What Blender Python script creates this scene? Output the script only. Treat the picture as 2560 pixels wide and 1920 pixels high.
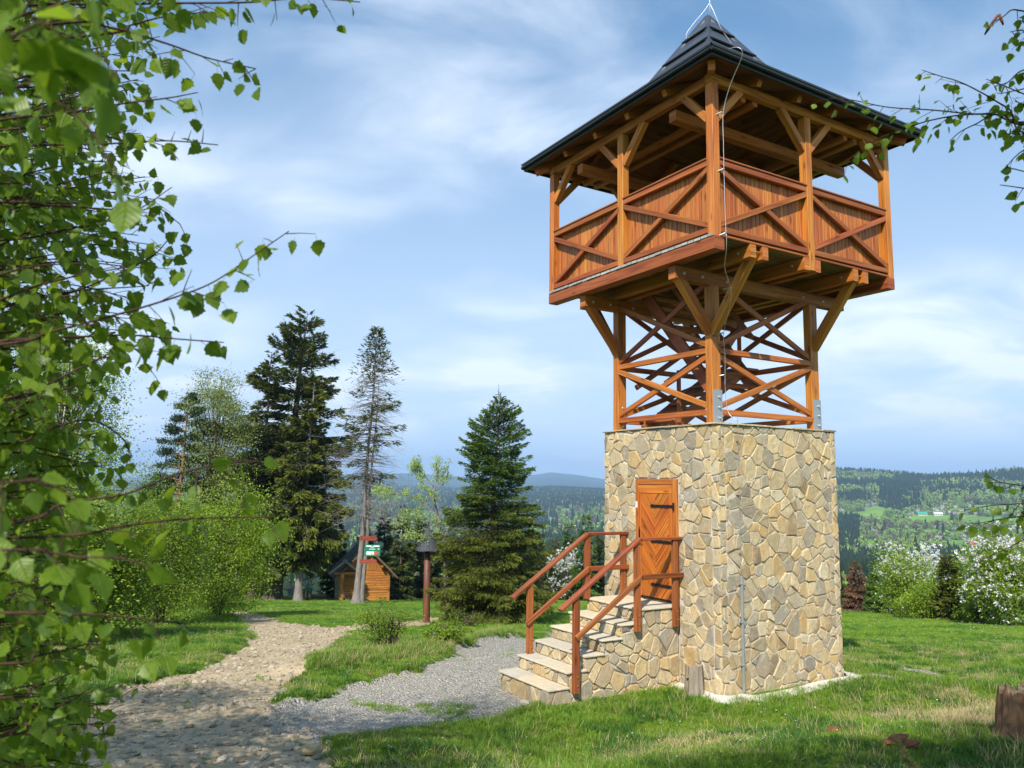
import bpy, math, random
import numpy as np
from mathutils import Vector, Matrix

# ------------------------------------------------------------------ scene basics
for _o in list(bpy.data.objects):
    bpy.data.objects.remove(_o)
SC = bpy.context.scene
COL = SC.collection

# ------------------------------------------------------------------ camera
CZ, PIT, ROL, FPX = 2.9993, 0.1287, 0.0144, 1951.46
cam_d = bpy.data.cameras.new('camera')
cam_d.sensor_width = 36.0
cam_d.lens = FPX / 2560.0 * 36.0
cam_d.clip_start = 0.05
cam_d.clip_end = 60000.0
cam_d.dof.use_dof = True
cam_d.dof.focus_distance = 13.0
cam_d.dof.aperture_fstop = 4.6
cam = bpy.data.objects.new('camera', cam_d)
COL.objects.link(cam)
cam.matrix_world = (Matrix.Translation((0, 0, CZ)) @ Matrix.Rotation(math.pi / 2 + PIT, 4, 'X')
                    @ Matrix.Rotation(ROL, 4, 'Z'))
SC.camera = cam

# ------------------------------------------------------------------ sun, sky, exposure
SUN_DIR = Vector((-0.318, -0.985, 1.0)).normalized()
sun_d = bpy.data.lights.new('sun', 'SUN')
sun_d.energy = 5.0
sun_d.angle = math.radians(0.53)
sun_d.color = (1.0, 0.955, 0.88)
sun = bpy.data.objects.new('sun', sun_d)
COL.objects.link(sun)
sun.rotation_euler = (-SUN_DIR).to_track_quat('-Z', 'Y').to_euler()
sun.location = SUN_DIR * 60

world = bpy.data.worlds.new('World')
SC.world = world
world.use_nodes = True
nt = world.node_tree
nt.nodes.clear()
W = nt.nodes.new
wl = nt.links.new
w_out = W('ShaderNodeOutputWorld')
w_bg = W('ShaderNodeBackground')
w_bg.inputs['Strength'].default_value = 0.142
sky = W('ShaderNodeTexSky')
sky.sky_type = 'NISHITA'
sky.sun_disc = False
sky.sun_elevation = math.asin(SUN_DIR.z)
sky.sun_rotation = math.atan2(SUN_DIR.x, SUN_DIR.y)
sky.altitude = 1500
sky.air_density = 1.0
sky.dust_density = 0.15
sky.ozone_density = 1.0
# thin high cloud: noise on a flat cloud layer, same everywhere in the sky
tc = W('ShaderNodeTexCoord')
sep = W('ShaderNodeSeparateXYZ')
wl(tc.outputs['Generated'], sep.inputs[0])
zz = W('ShaderNodeMath'); zz.operation = 'MAXIMUM'; zz.inputs[1].default_value = 0.02
wl(sep.outputs['Z'], zz.inputs[0])
za_ = W('ShaderNodeMath'); za_.operation = 'ADD'; za_.inputs[1].default_value = 0.30
wl(zz.outputs[0], za_.inputs[0])
dx = W('ShaderNodeMath'); dx.operation = 'DIVIDE'
dy = W('ShaderNodeMath'); dy.operation = 'DIVIDE'
wl(sep.outputs['X'], dx.inputs[0]); wl(za_.outputs[0], dx.inputs[1])
wl(sep.outputs['Y'], dy.inputs[0]); wl(za_.outputs[0], dy.inputs[1])
cmb = W('ShaderNodeCombineXYZ')
wl(dx.outputs[0], cmb.inputs[0]); wl(dy.outputs[0], cmb.inputs[1])
# look the sky up a little higher than the true horizon: keeps the glare band below the hills
zl = W('ShaderNodeMath'); zl.operation = 'MULTIPLY_ADD'; zl.inputs[1].default_value = 0.80; zl.inputs[2].default_value = 0.20
wl(zz.outputs[0], zl.inputs[0])
cv = W('ShaderNodeCombineXYZ')
wl(sep.outputs['X'], cv.inputs[0]); wl(sep.outputs['Y'], cv.inputs[1]); wl(zl.outputs[0], cv.inputs[2])
nv = W('ShaderNodeVectorMath'); nv.operation = 'NORMALIZE'
wl(cv.outputs[0], nv.inputs[0]); wl(nv.outputs[0], sky.inputs['Vector'])
def cloud_noise(scale, rot, detail, rough, loc, dist=0.0):
    mp = W('ShaderNodeMapping')
    mp.inputs['Scale'].default_value = scale
    mp.inputs['Rotation'].default_value = (0, 0, rot)
    mp.inputs['Location'].default_value = loc
    wl(cmb.outputs[0], mp.inputs[0])
    n = W('ShaderNodeTexNoise')
    n.inputs['Scale'].default_value = 1.0
    n.inputs['Detail'].default_value = detail
    n.inputs['Roughness'].default_value = rough
    n.inputs['Distortion'].default_value = dist
    wl(mp.outputs[0], n.inputs['Vector'])
    return n
n1 = cloud_noise((2.0, 2.7, 1), 0.18, 8, 0.55, (1.3, 3.6, 0), 0.6)
n2 = cloud_noise((1.3, 1.5, 1), -0.3, 3, 0.5, (6.2, 1.1, 0))
mul = W('ShaderNodeMath'); mul.operation = 'MULTIPLY'
r1 = W('ShaderNodeMapRange'); r1.inputs[1].default_value = 0.32; r1.inputs[2].default_value = 0.76
r2 = W('ShaderNodeMapRange'); r2.inputs[1].default_value = 0.36; r2.inputs[2].default_value = 0.68
r1.interpolation_type = r2.interpolation_type = 'SMOOTHSTEP'
wl(n1.outputs['Fac'], r1.inputs[0]); wl(n2.outputs['Fac'], r2.inputs[0])
wl(r1.outputs[0], mul.inputs[0]); wl(r2.outputs[0], mul.inputs[1])
# veil: even, thin white toward the horizon where more cloud layer is looked through
veil = W('ShaderNodeMapRange')
veil.inputs[1].default_value = 0.0; veil.inputs[2].default_value = 0.60
veil.inputs[3].default_value = 0.76; veil.inputs[4].default_value = 0.0
wl(sep.outputs['Z'], veil.inputs[0])
mul2 = W('ShaderNodeMath'); mul2.operation = 'MULTIPLY'; mul2.inputs[1].default_value = 0.85
wl(mul.outputs[0], mul2.inputs[0])
mx = W('ShaderNodeMath'); mx.operation = 'ADD'; mx.use_clamp = True
wl(mul2.outputs[0], mx.inputs[0]); wl(veil.outputs[0], mx.inputs[1])
mixc = W('ShaderNodeMix'); mixc.data_type = 'RGBA'
wl(mx.outputs[0], mixc.inputs['Factor'])
hs = W('ShaderNodeHueSaturation'); hs.inputs['Saturation'].default_value = 1.32
hs.inputs['Value'].default_value = 1.05; hs.inputs['Hue'].default_value = 0.487
wl(sky.outputs[0], hs.inputs['Color'])
wl(hs.outputs[0], mixc.inputs['A'])
mixc.inputs['B'].default_value = (5.3, 5.85, 6.7, 1)
wl(mixc.outputs['Result'], w_bg.inputs['Color'])
wl(w_bg.outputs[0], w_out.inputs['Surface'])

SC.view_settings.view_transform = 'Standard'
SC.view_settings.look = 'None'
SC.view_settings.gamma = 1.0
SC.view_settings.use_curve_mapping = False
SC.view_settings.exposure = 0.5
SC.render.engine = 'CYCLES'
cy = SC.cycles
cy.use_denoising = True
cy.use_adaptive_sampling = True
cy.max_bounces = 6
cy.diffuse_bounces = 1
cy.glossy_bounces = 2
cy.transmission_bounces = 3
cy.transparent_max_bounces = 6
cy.volume_bounces = 0
cy.sample_clamp_indirect = 6.0
cy.caustics_reflective = False
cy.caustics_refractive = False

rng = np.random.default_rng(7)
random.seed(7)

# ------------------------------------------------------------------ picture <-> place
def ray(px, py):
    x, y = px - 1280.0, py - 960.0
    c, s = math.cos(-ROL), math.sin(-ROL)
    x, y = c * x - s * y, s * x + c * y
    d = np.array([x / FPX, 1.0, -y / FPX])
    c, s = math.cos(PIT), math.sin(PIT)
    return np.array([d[0], d[1] * c - d[2] * s, d[1] * s + d[2] * c])
CAMP = np.array([0, 0, CZ])
def at(px, py, depth):
    d = ray(px, py)
    return CAMP + d * (depth / d[1])
TH = 0.5420
UB = np.array([math.cos(TH), math.sin(TH), 0]); UA = np.array([-math.sin(TH), math.cos(TH), 0])
TC = np.array([3.5144, 13.4180, 0.0])          # centre of the tower's footprint
HS = 1.355                                      # half side of the stone base
def smooth(a, b, x):
    t = np.clip((x - a) / (b - a), 0, 1)
    return t * t * (3 - 2 * t)
def vnoise(x, y, seed=0):
    """cheap smooth value noise, vectorised"""
    x = np.asarray(x, float); y = np.asarray(y, float)
    xi = np.floor(x).astype(np.int64); yi = np.floor(y).astype(np.int64)
    fx = x - xi; fy = y - yi
    def h(a, b):
        n = (a * 374761393 + b * 668265263 + seed * 974711) & 0xFFFFFFFF
        n = ((n ^ (n >> 13)) * 1274126177) & 0xFFFFFFFF
        return ((n ^ (n >> 16)) & 0xFFFF) / 65535.0
    ux = fx * fx * (3 - 2 * fx); uy = fy * fy * (3 - 2 * fy)
    return ((h(xi, yi) * (1 - ux) + h(xi + 1, yi) * ux) * (1 - uy)
            + (h(xi, yi + 1) * (1 - ux) + h(xi + 1, yi + 1) * ux) * uy)
def fbm(x, y, seed=0, n=4):
    r = 0; a = 0.5; t = 0
    for k in range(n):
        r = r + a * vnoise(x * 2 ** k, y * 2 ** k, seed + k); t += a; a *= .5
    return r / t
BANK = np.array([[-3.3, 13.6], [-1.9, 15.8], [-0.9, 18.2], [-.2, 21]])    # grassy hump between road and gravel
def hbase(x, y):
    x = np.asarray(x, float); y = np.asarray(y, float)
    z = 1.5 - 0.1195 * y
    z = z - 0.22 * np.maximum(y - 66, 0)
    # the meadow breaks off beyond a crest line on the right
    z = z - 0.40 * np.maximum(x - 24.0, 0) * smooth(12, 24, y)
    # level pad round tower and stairs
    q = np.stack([x - TC[0], y - TC[1]], -1)
    lx = q @ UB[:2]; ly = q @ UA[:2]
    d = np.maximum(np.maximum(-4.0 - lx, lx - 1.5), np.maximum(-1.6 - ly, ly - 1.6))
    d = np.maximum(d, 0)
    w = 1 - smooth(0.2, 3.2, d)
    z = z * (1 - w) + 0.03 * w
    return z
def hterr(x, y):
    x = np.asarray(x, float); y = np.asarray(y, float)
    z = hbase(x, y)
    q = np.stack([x - TC[0], y - TC[1]], -1)
    lx = q @ UB[:2]; ly = q @ UA[:2]
    d = np.maximum(np.maximum(np.maximum(-3.8 - lx, lx - 1.5), np.maximum(-1.6 - ly, ly - 1.6)), 0)
    f = smooth(0.1, 1.5, d)
    z = z + f * (0.16 * (fbm(x * .55, y * .55, 3) - .5) + 0.05 * (fbm(x * 2.3, y * 2.3, 9) - .5))
    db = np.full(np.shape(x), 99.0)
    for a, b in zip(BANK[:-1], BANK[1:]):
        ab = b - a
        t = np.clip(((x - a[0]) * ab[0] + (y - a[1]) * ab[1]) / (ab @ ab), 0, 1)
        db = np.minimum(db, np.hypot(x - a[0] - t * ab[0], y - a[1] - t * ab[1]))
    z = z + 0.20 * np.exp(-(db / 0.75) ** 2)
    return z
def gp(px, py):
    """point of the ground seen at a pixel"""
    d = ray(px, py)
    ms = np.arange(2.0, 120.0, .5)
    Pm = CAMP[None] + d[None] * ms[:, None]
    below = np.nonzero(Pm[:, 2] < hbase(Pm[:, 0], Pm[:, 1]))[0]
    hi = ms[below[0]] if len(below) else 66.0
    lo = hi - .5
    for _ in range(40):
        m = (lo + hi) / 2
        p = CAMP + d * m
        if p[2] > float(hbase(p[0], p[1])):
            lo = m
        else:
            hi = m
    p = CAMP + d * lo
    p[2] = float(hterr(p[0], p[1]))
    return p
def size_at(px_len, y):
    return px_len * y / FPX

# ------------------------------------------------------------------ mesh helpers
def mesh_np(name, V, F, mat=None, smooth_=False, uv=None, attrs=None):
    """V (n,3); F either (m,k) array or list of index lists; uv per loop; attrs {name: per-point float}"""
    me = bpy.data.meshes.new(name)
    V = np.asarray(V, np.float32)
    if isinstance(F, np.ndarray):
        m, k = F.shape
        loops = F.ravel().astype(np.int32)
        starts = np.arange(m, dtype=np.int32) * k
        m_ = m
    else:
        loops = np.fromiter((i for f in F for i in f), np.int32)
        sz = np.fromiter((len(f) for f in F), np.int32)
        starts = np.concatenate([[0], np.cumsum(sz)[:-1]]).astype(np.int32)
        m_ = len(F)
    me.vertices.add(len(V)); me.vertices.foreach_set('co', V.ravel())
    me.loops.add(len(loops)); me.loops.foreach_set('vertex_index', loops)
    me.polygons.add(m_); me.polygons.foreach_set('loop_start', starts)
    me.polygons.foreach_set('use_smooth', np.full(m_, bool(smooth_)))
    if uv is not None:
        ul = me.uv_layers.new(name='UVMap')
        ul.data.foreach_set('uv', np.asarray(uv, np.float32).ravel())
    if attrs:
        for an, av in attrs.items():
            a = me.attributes.new(an, 'FLOAT', 'POINT')
            a.data.foreach_set('value', np.asarray(av, np.float32))
    me.update(calc_edges=True)
    if mat is not None:
        me.materials.append(mat)
    return me
def link(name, me, parent=None, label=None, cat=None, group=None, kind=None, loc=None, rot=None):
    o = bpy.data.objects.new(name, me)
    COL.objects.link(o)
    if parent is not None:
        o.parent = parent
    if label: o['label'] = label
    if cat: o['category'] = cat
    if group: o['group'] = group
    if kind: o['kind'] = kind
    if loc is not None: o.location = loc
    if rot is not None: o.rotation_euler = rot
    return o
def empty(name, loc, rz=0, label=None, cat=None, group=None):
    o = link(name, None, None, label, cat, group, None, loc, (0, 0, rz))
    o.empty_display_size = .2
    return o

class MB:
    """collects shapes into one mesh"""
    def __init__(s):
        s.V = []; s.F = []; s.UV = []; s.n = 0; s.T = []
    def add(s, V, F, UV=None, tint=None):
        V = np.asarray(V, float)
        s.V.append(V)
        for f in F:
            s.F.append([i + s.n for i in f])
        if UV is None:
            UV = [(V[i][0] + V[i][1], V[i][2]) for f in F for i in f]
        s.UV.extend(UV)
        s.T.append(np.full(len(V), .5 if tint is None else tint) if np.ndim(tint) == 0 or tint is None else tint)
        s.n += len(V)
        return s
    def beam(s, p0, p1, w, h, up=(0, 0, 1), ch=.007, tint=None):
        s.add(*beam_geo(p0, p1, w, h, up, ch), tint)
        return s
    def box(s, lo, hi, ch=.004, tint=None):
        lo = np.array(lo, float); hi = np.array(hi, float)
        c = (lo + hi) / 2; d = hi - lo
        k = int(np.argmax(d))
        e = np.zeros(3); e[k] = d[k] / 2
        up = (0, 0, 1) if k != 2 else (0, 1, 0)
        ax = [0, 1, 2]; ax.remove(k)
        if k == 2: w, h = d[0], d[1]
        elif k == 0: w, h = d[1], d[2]
        else: w, h = d[0], d[2]
        return s.beam(c - e, c + e, w, h, up, min(ch, w * .3, h * .3), tint)
    def tube(s, pts, rad, sides=6, tint=None, cap=True):
        s.add(*tube_geo(pts, rad, sides, cap), tint)
        return s
    def mesh(s, name, mat=None, smooth_=False):
        V = np.concatenate(s.V)
        return mesh_np(name, V, s.F, mat, smooth_, s.UV, {'tint': np.concatenate(s.T)})
    def obj(s, name, mat, parent=None, smooth_=False, **k):
        return link(name, s.mesh(name, mat, smooth_), parent, **k)

def turn(F, UV):
    out, uo, k = [], [], 0
    for f in F:
        out.append(f[::-1]); uo += UV[k:k + len(f)][::-1]; k += len(f)
    return out, uo
def beam_geo(p0, p1, w, h, up=(0, 0, 1), ch=.007):
    p0 = np.array(p0, float); p1 = np.array(p1, float)
    d = p1 - p0; L = np.linalg.norm(d); d = d / L
    up = np.array(up, float)
    s = np.cross(d, up)
    if np.linalg.norm(s) < 1e-6:
        s = np.cross(d, (0, 1, 0) if abs(d[1]) < .9 else (1, 0, 0))
    s /= np.linalg.norm(s)
    u = np.cross(s, d)
    a, b = w / 2, h / 2
    c = min(ch, a * .6, b * .6)
    sec = [(a, -b + c), (a, b - c), (a - c, b), (-a + c, b), (-a, b - c), (-a, -b + c), (-a + c, -b), (a - c, -b)]
    V = [p0 + s * x + u * y for x, y in sec] + [p1 + s * x + u * y for x, y in sec]
    per = [0]
    for i in range(8):
        q = sec[(i + 1) % 8]; r = sec[i]
        per.append(per[-1] + math.hypot(q[0] - r[0], q[1] - r[1]))
    F = []; UV = []
    for i in range(8):
        j = (i + 1) % 8
        F.append([i, j, 8 + j, 8 + i])
        UV += [(0, per[i]), (0, per[i + 1]), (L, per[i + 1]), (L, per[i])]
    F.append(list(range(7, -1, -1))); UV += [(sec[i][0] * .3, sec[i][1]) for i in range(7, -1, -1)]
    F.append(list(range(8, 16))); UV += [(sec[i][0] * .3, sec[i][1]) for i in range(8)]
    return V, *turn(F, UV)
def tube_geo(pts, rad, sides=6, cap=True):
    P = np.array(pts, float); n = len(P)
    R = np.full(n, rad) if np.ndim(rad) == 0 else np.array(rad, float)
    T = np.gradient(P, axis=0); T /= np.linalg.norm(T, axis=1)[:, None] + 1e-12
    ref = np.array([0, 0, 1.]) if abs(T[0][2]) < .9 else np.array([1., 0, 0])
    V = []; F = []; UV = []
    ang = np.arange(sides) / sides * 2 * np.pi
    ln = 0
    LN = [0]
    for i in range(n):
        a = np.cross(T[i], ref); a /= np.linalg.norm(a) + 1e-12
        b = np.cross(T[i], a)
        V.append(P[i] + R[i] * (np.cos(ang)[:, None] * a + np.sin(ang)[:, None] * b))
        if i: LN.append(LN[-1] + np.linalg.norm(P[i] - P[i - 1]))
    V = np.concatenate(V)
    for i in range(n - 1):
        for j in range(sides):
            k = (j + 1) % sides
            F.append([i * sides + j, (i + 1) * sides + j, (i + 1) * sides + k, i * sides + k])
            c = 2 * math.pi * max(R[i], .01) / sides
            UV += [(LN[i], c * j), (LN[i + 1], c * j), (LN[i + 1], c * (j + 1)), (LN[i], c * (j + 1))]
    if cap:
        F.append(list(range(sides))); UV += [(0, 0)] * sides
        F.append(list(range((n - 1) * sides + sides - 1, (n - 1) * sides - 1, -1))); UV += [(0, 0)] * sides
    return V, *turn(F, UV)
def beam_obj(name, p0, p1, w, h, mat, parent, up=(0, 0, 1), ch=.007, **k):
    return MB().beam(p0, p1, w, h, up, ch).obj(name, mat, parent, **k)

# ------------------------------------------------------------------ materials
def new_mat(name):
    m = bpy.data.materials.new(name)
    m.use_nodes = True
    t = m.node_tree
    t.nodes.clear()
    out = t.nodes.new('ShaderNodeOutputMaterial')
    return m, t, out
class NT:
    """terse node building"""
    def __init__(s, t): s.t = t
    def n(s, typ, **k):
        nd = s.t.nodes.new(typ)
        for a, v in k.items(): setattr(nd, a, v)
        return nd
    def l(s, a, b): s.t.links.new(a, b)
    def val(s, nd, **k):
        for a, v in k.items(): nd.inputs[a.replace('_', ' ')].default_value = v
        return nd
    def math(s, op, a, b=None, clamp=False):
        nd = s.n('ShaderNodeMath', operation=op, use_clamp=clamp)
        for i, v in enumerate((a, b)):
            if v is None: continue
            if hasattr(v, 'is_linked'): s.l(v, nd.inputs[i])
            else: nd.inputs[i].default_value = v
        return nd.outputs[0]
    def mix(s, f, a, b, mode='MIX'):
        nd = s.n('ShaderNodeMix', data_type='RGBA', blend_type=mode)
        for nm, v in (('Factor', f), ('A', a), ('B', b)):
            if hasattr(v, 'is_linked'): s.l(v, nd.inputs[nm])
            elif nm == 'Factor': nd.inputs[nm].default_value = v
            else: nd.inputs[nm].default_value = (*v[:3], 1)
        return nd.outputs['Result']
    def noise(s, vec, scale, detail=4, rough=.55, dist=0.):
        nd = s.n('ShaderNodeTexNoise')
        nd.inputs['Scale'].default_value = scale; nd.inputs['Detail'].default_value = detail
        nd.inputs['Roughness'].default_value = rough; nd.inputs['Distortion'].default_value = dist
        if vec is not None: s.l(vec, nd.inputs['Vector'])
        return nd.outputs['Fac']
    def ramp(s, fac, stops, interp='LINEAR'):
        nd = s.n('ShaderNodeValToRGB')
        cr = nd.color_ramp; cr.interpolation = interp
        while len(cr.elements) < len(stops): cr.elements.new(.5)
        for e, (p, c) in zip(cr.elements, stops):
            e.position = p; e.color = (*c[:3], 1)
        s.l(fac, nd.inputs[0])
        return nd.outputs['Color']
    def rmap(s, v, a, b, c=0., d=1.):
        nd = s.n('ShaderNodeMapRange')
        for i, x in zip((1, 2, 3, 4), (a, b, c, d)): nd.inputs[i].default_value = x
        s.l(v, nd.inputs[0])
        return nd.outputs[0]
    def bump(s, h, strength, dist=.01):
        nd = s.n('ShaderNodeBump')
        nd.inputs['Strength'].default_value = strength; nd.inputs['Distance'].default_value = dist
        s.l(h, nd.inputs['Height'])
        return nd.outputs[0]
    def mapping(s, vec, scale=(1, 1, 1), loc=(0, 0, 0), rot=(0, 0, 0)):
        nd = s.n('ShaderNodeMapping')
        nd.inputs['Scale'].default_value = scale; nd.inputs['Location'].default_value = loc; nd.inputs['Rotation'].default_value = rot
        s.l(vec, nd.inputs[0])
        return nd.outputs[0]
    def attr(s, name):
        return s.n('ShaderNodeAttribute', attribute_name=name).outputs['Fac']
    def principled(s, out, color, rough=.6, normal=None, metal=0., spec=.5):
        b = s.n('ShaderNodeBsdfPrincipled')
        for nm, v in (('Base Color', color), ('Roughness', rough), ('Metallic', metal), ('Specular IOR Level', spec)):
            if hasattr(v, 'is_linked'): s.l(v, b.inputs[nm])
            elif nm == 'Base Color': b.inputs[nm].default_value = (*v[:3], 1)
            else: b.inputs[nm].default_value = v
        if normal is not None: s.l(normal, b.inputs['Normal'])
        s.l(b.outputs[0], out.inputs['Surface'])
        return b

def wood_mat(name, light, mid, dark, rough=.5, grain=1.0, knots=True, wear=None, spec=.4):
    m, t, out = new_mat(name); g = NT(t)
    uv = g.n('ShaderNodeTexCoord').outputs['UV']
    oi = g.n('ShaderNodeObjectInfo').outputs['Random']
    off = g.n('ShaderNodeCombineXYZ')
    g.l(g.math('MULTIPLY', oi, 61.0), off.inputs[0]); g.l(g.math('MULTIPLY', oi, 23.0), off.inputs[2])
    add = g.n('ShaderNodeVectorMath', operation='ADD')
    g.l(uv, add.inputs[0]); g.l(off.outputs[0], add.inputs[1])
    v = add.outputs[0]
    fine = g.noise(g.mapping(v, (2.2, 75 * grain, 1)), 1.0, 5, .6, .3)
    broad = g.noise(g.mapping(v, (.7, 11 * grain, 1)), 1.0, 3, .5, .8)
    f = g.math('ADD', g.math('MULTIPLY', fine, .45), g.math('MULTIPLY', broad, .65))
    c = g.ramp(f, [(.40, dark), (.54, mid), (.70, light)])
    # each piece a bit lighter, darker, redder
    hs = g.n('ShaderNodeHueSaturation')
    g.l(g.rmap(oi, 0, 1, .493, .506), hs.inputs['Hue'])
    r2 = g.n('ShaderNodeTexWhiteNoise', noise_dimensions='1D'); g.l(oi, r2.inputs['W'])
    g.l(g.rmap(r2.outputs['Value'], 0, 1, .84, 1.14), hs.inputs['Value'])
    g.l(c, hs.inputs['Color'])
    c = hs.outputs[0]
    if knots:
        vo = g.n('ShaderNodeTexVoronoi'); vo.inputs['Scale'].default_value = 1.0
        g.l(g.mapping(v, (2.1, 7.5, 1)), vo.inputs['Vector'])
        k = g.rmap(vo.outputs['Distance'], .05, .20, 1, 0)
        crk = g.noise(g.mapping(v, (.9, 38, 1), (2, 9, 0)), 1.0, 2, .5, .2)
        c = g.mix(g.rmap(crk, .66, .72, 0, .75), c, (dark[0] * .4, dark[1] * .35, dark[2] * .35))
        c = g.mix(g.math('MULTIPLY', k, .85), c, (dark[0] * .35, dark[1] * .3, dark[2] * .3))
    if wear is not None:
        wn = g.noise(g.mapping(v, (1.1, 9, 1), (4, 2, 0)), 1.0, 4, .65)
        c = g.mix(g.rmap(wn, .56, .72), c, wear)
    g.principled(out, c, g.rmap(fine, 0, 1, rough - .08, rough + .14), g.bump(f, .35, .004), spec=spec)
    return m

M = {}
M['honey'] = wood_mat('wood_honey_stain', (.58, .235, .040), (.46, .150, .020), (.27, .072, .010))
M['orange'] = wood_mat('wood_orange_stain', (.54, .190, .034), (.42, .122, .018), (.25, .060, .009))
M['rail'] = wood_mat('wood_red_stain', (.42, .135, .030), (.32, .085, .016), (.19, .043, .008))
M['handrail'] = wood_mat('wood_brown_red_stain', (.38, .120, .036), (.29, .080, .021), (.16, .040, .010))
M['deckboard'] = wood_mat('stained_floor_plank', (.24, .17, .085), (.17, .115, .05), (.10, .06, .025), rough=.8, spec=.2)
M['endgrain'] = wood_mat('weathered_plank_end', (.46, .45, .43), (.36, .34, .32), (.20, .185, .165), rough=.9, spec=.1, knots=False)
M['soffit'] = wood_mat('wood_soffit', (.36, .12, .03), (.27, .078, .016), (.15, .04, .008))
M['door'] = wood_mat('wood_door', (.56, .185, .024), (.45, .118, .013), (.26, .055, .006), rough=.42)
M['cabin'] = wood_mat('wood_cabin_logs', (.50, .215, .045), (.40, .15, .026), (.24, .075, .012))
M['cabin_dark'] = wood_mat('wood_cabin_dark', (.24, .14, .075), (.165, .093, .046), (.09, .05, .024))
M['post'] = wood_mat('wood_dark_log', (.16, .060, .032), (.115, .038, .02), (.07, .022, .012))
M['sign'] = wood_mat('wood_red_sign', (.30, .06, .03), (.22, .04, .02), (.12, .02, .012), knots=False)

def plain(name, color, rough=.5, metal=0., var=.12, scale=8., spec=.5, bump=0.):
    m, t, out = new_mat(name); g = NT(t)
    oc = g.n('ShaderNodeTexCoord').outputs['Object']
    n = g.noise(oc, scale, 5, .6)
    c = g.mix(n, [x * (1 - var * 1.6) for x in color], [min(1, x * (1 + var * 1.6)) for x in color])
    g.principled(out, c, rough, g.bump(n, bump, .01) if bump else None, metal, spec)
    return m
M['steel'] = plain('galvanised_steel', (.55, .57, .58), .42, .75, .10, 14)
M['steelpaint'] = plain('grey_painted_steel', (.33, .35, .37), .45, .35, .06, 10)
M['alu'] = plain('aluminium_wire', (.55, .55, .55), .4, .8, .05, 20)
M['black'] = plain('black_iron', (.012, .012, .013), .45, .3, .2, 20)
M['rooftile'] = None
def roof_mat(name, a, b, rough):
    m, t, out = new_mat(name); g = NT(t)
    oc = g.n('ShaderNodeTexCoord').outputs['UV']
    n = g.noise(g.mapping(oc, (5, 70, 1)), 1.0, 6, .65, .4)
    n2 = g.noise(oc, 2.5, 3, .5)
    c = g.mix(g.math('ADD', g.math('MULTIPLY', n, .7), g.math('MULTIPLY', n2, .3)), a, b)
    g.principled(out, c, rough, g.bump(n, .35, .006), 0.0, .5)
    return m
M['rooftile'] = roof_mat('charcoal_roof_tile', (.028, .032, .040), (.075, .082, .095), .38)
M['rooffascia'] = plain('black_roof_edge', (.012, .013, .016), .35, 0, .2, 10)
M['cabinroof'] = roof_mat('dark_cabin_roof', (.016, .016, .017), (.05, .049, .05), .9)
M['shrineroof'] = roof_mat('grey_shake_roof', (.026, .028, .034), (.075, .078, .090), .8)

def stone_mat(name='sandstone', pale=0.):
    m, t, out = new_mat(name); g = NT(t)
    oc = g.n('ShaderNodeTexCoord').outputs['Object']
    tint = g.attr('tint')
    base = g.ramp(tint, [(0, (.22, .155, .085)), (.10, (.58, .40, .17)), (.20, (.34, .295, .21)), (.32, (.66, .50, .27)), (.44, (.44, .36, .22)),
                         (.55, (.25, .225, .175)), (.66, (.62, .52, .34)), (.76, (.54, .34, .12)), (.86, (.36, .325, .265)), (.94, (.60, .45, .22)), (1, (.23, .19, .13))])
    off = g.n('ShaderNodeVectorMath', operation='ADD'); g.l(oc, off.inputs[0])
    cx = g.n('ShaderNodeCombineXYZ'); g.l(g.math('MULTIPLY', tint, 40.), cx.inputs[0]); g.l(cx.outputs[0], off.inputs[1])
    v = off.outputs[0]
    n1 = g.noise(v, 7, 6, .65, .6)
    n2 = g.noise(g.mapping(v, (1, 1, 1.0), rot=(.4, .3, .6)), 26, 6, .7, .4)
    n3 = g.noise(g.mapping(v, (4, 4, 1.2), rot=(.2, .9, .3)), 5, 3, .5, 1.2)
    c = g.mix(g.rmap(n1, .46, .62, 0, .5), base, g.mix(.6, base, (.50, .28, .075)))
    n4 = g.noise(g.mapping(v, (1, 1, 1), (3, 5, 2)), 9, 5, .6, .9)
    c = g.mix(g.rmap(n4, .52, .64, 0, .30), c, (.70, .60, .42))
    c = g.mix(g.rmap(n3, .52, .64, 0, .5), c, (.27, .245, .20))
    c = g.mix(g.rmap(n2, .44, .62, .0, .16), c, (.66, .56, .38))
    c = g.mix(g.rmap(n2, .54, .66, 0, .42), c, (.16, .12, .065))
    if pale: c = g.mix(pale, c, (.74, .67, .52))
    hgt = g.math('ADD', g.math('MULTIPLY', n2, .5), g.math('MULTIPLY', n1, .8))
    g.principled(out, c, .85, g.bump(hgt, .9, .02), 0, .25)
    return m
M['stone'] = stone_mat()
M['tread'] = stone_mat('pale_flagstone', .45)
def mortar_mat():
    m, t, out = new_mat('pale_mortar'); g = NT(t)
    oc = g.n('ShaderNodeTexCoord').outputs['Object']
    n = g.noise(oc, 5, 5, .6); n2 = g.noise(oc, 90, 3, .6)
    c = g.mix(n, (.55, .505, .41), (.70, .655, .56))
    c = g.mix(g.rmap(n2, .4, .7, 0, .35), c, (.45, .40, .31))
    g.principled(out, c, .92, g.bump(n2, .6, .006), 0, .2)
    return m
M['mortar'] = mortar_mat()
M['concrete'] = plain('pale_concrete', (.62, .57, .48), .9, 0, .10, 9, .2, .5)
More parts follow.
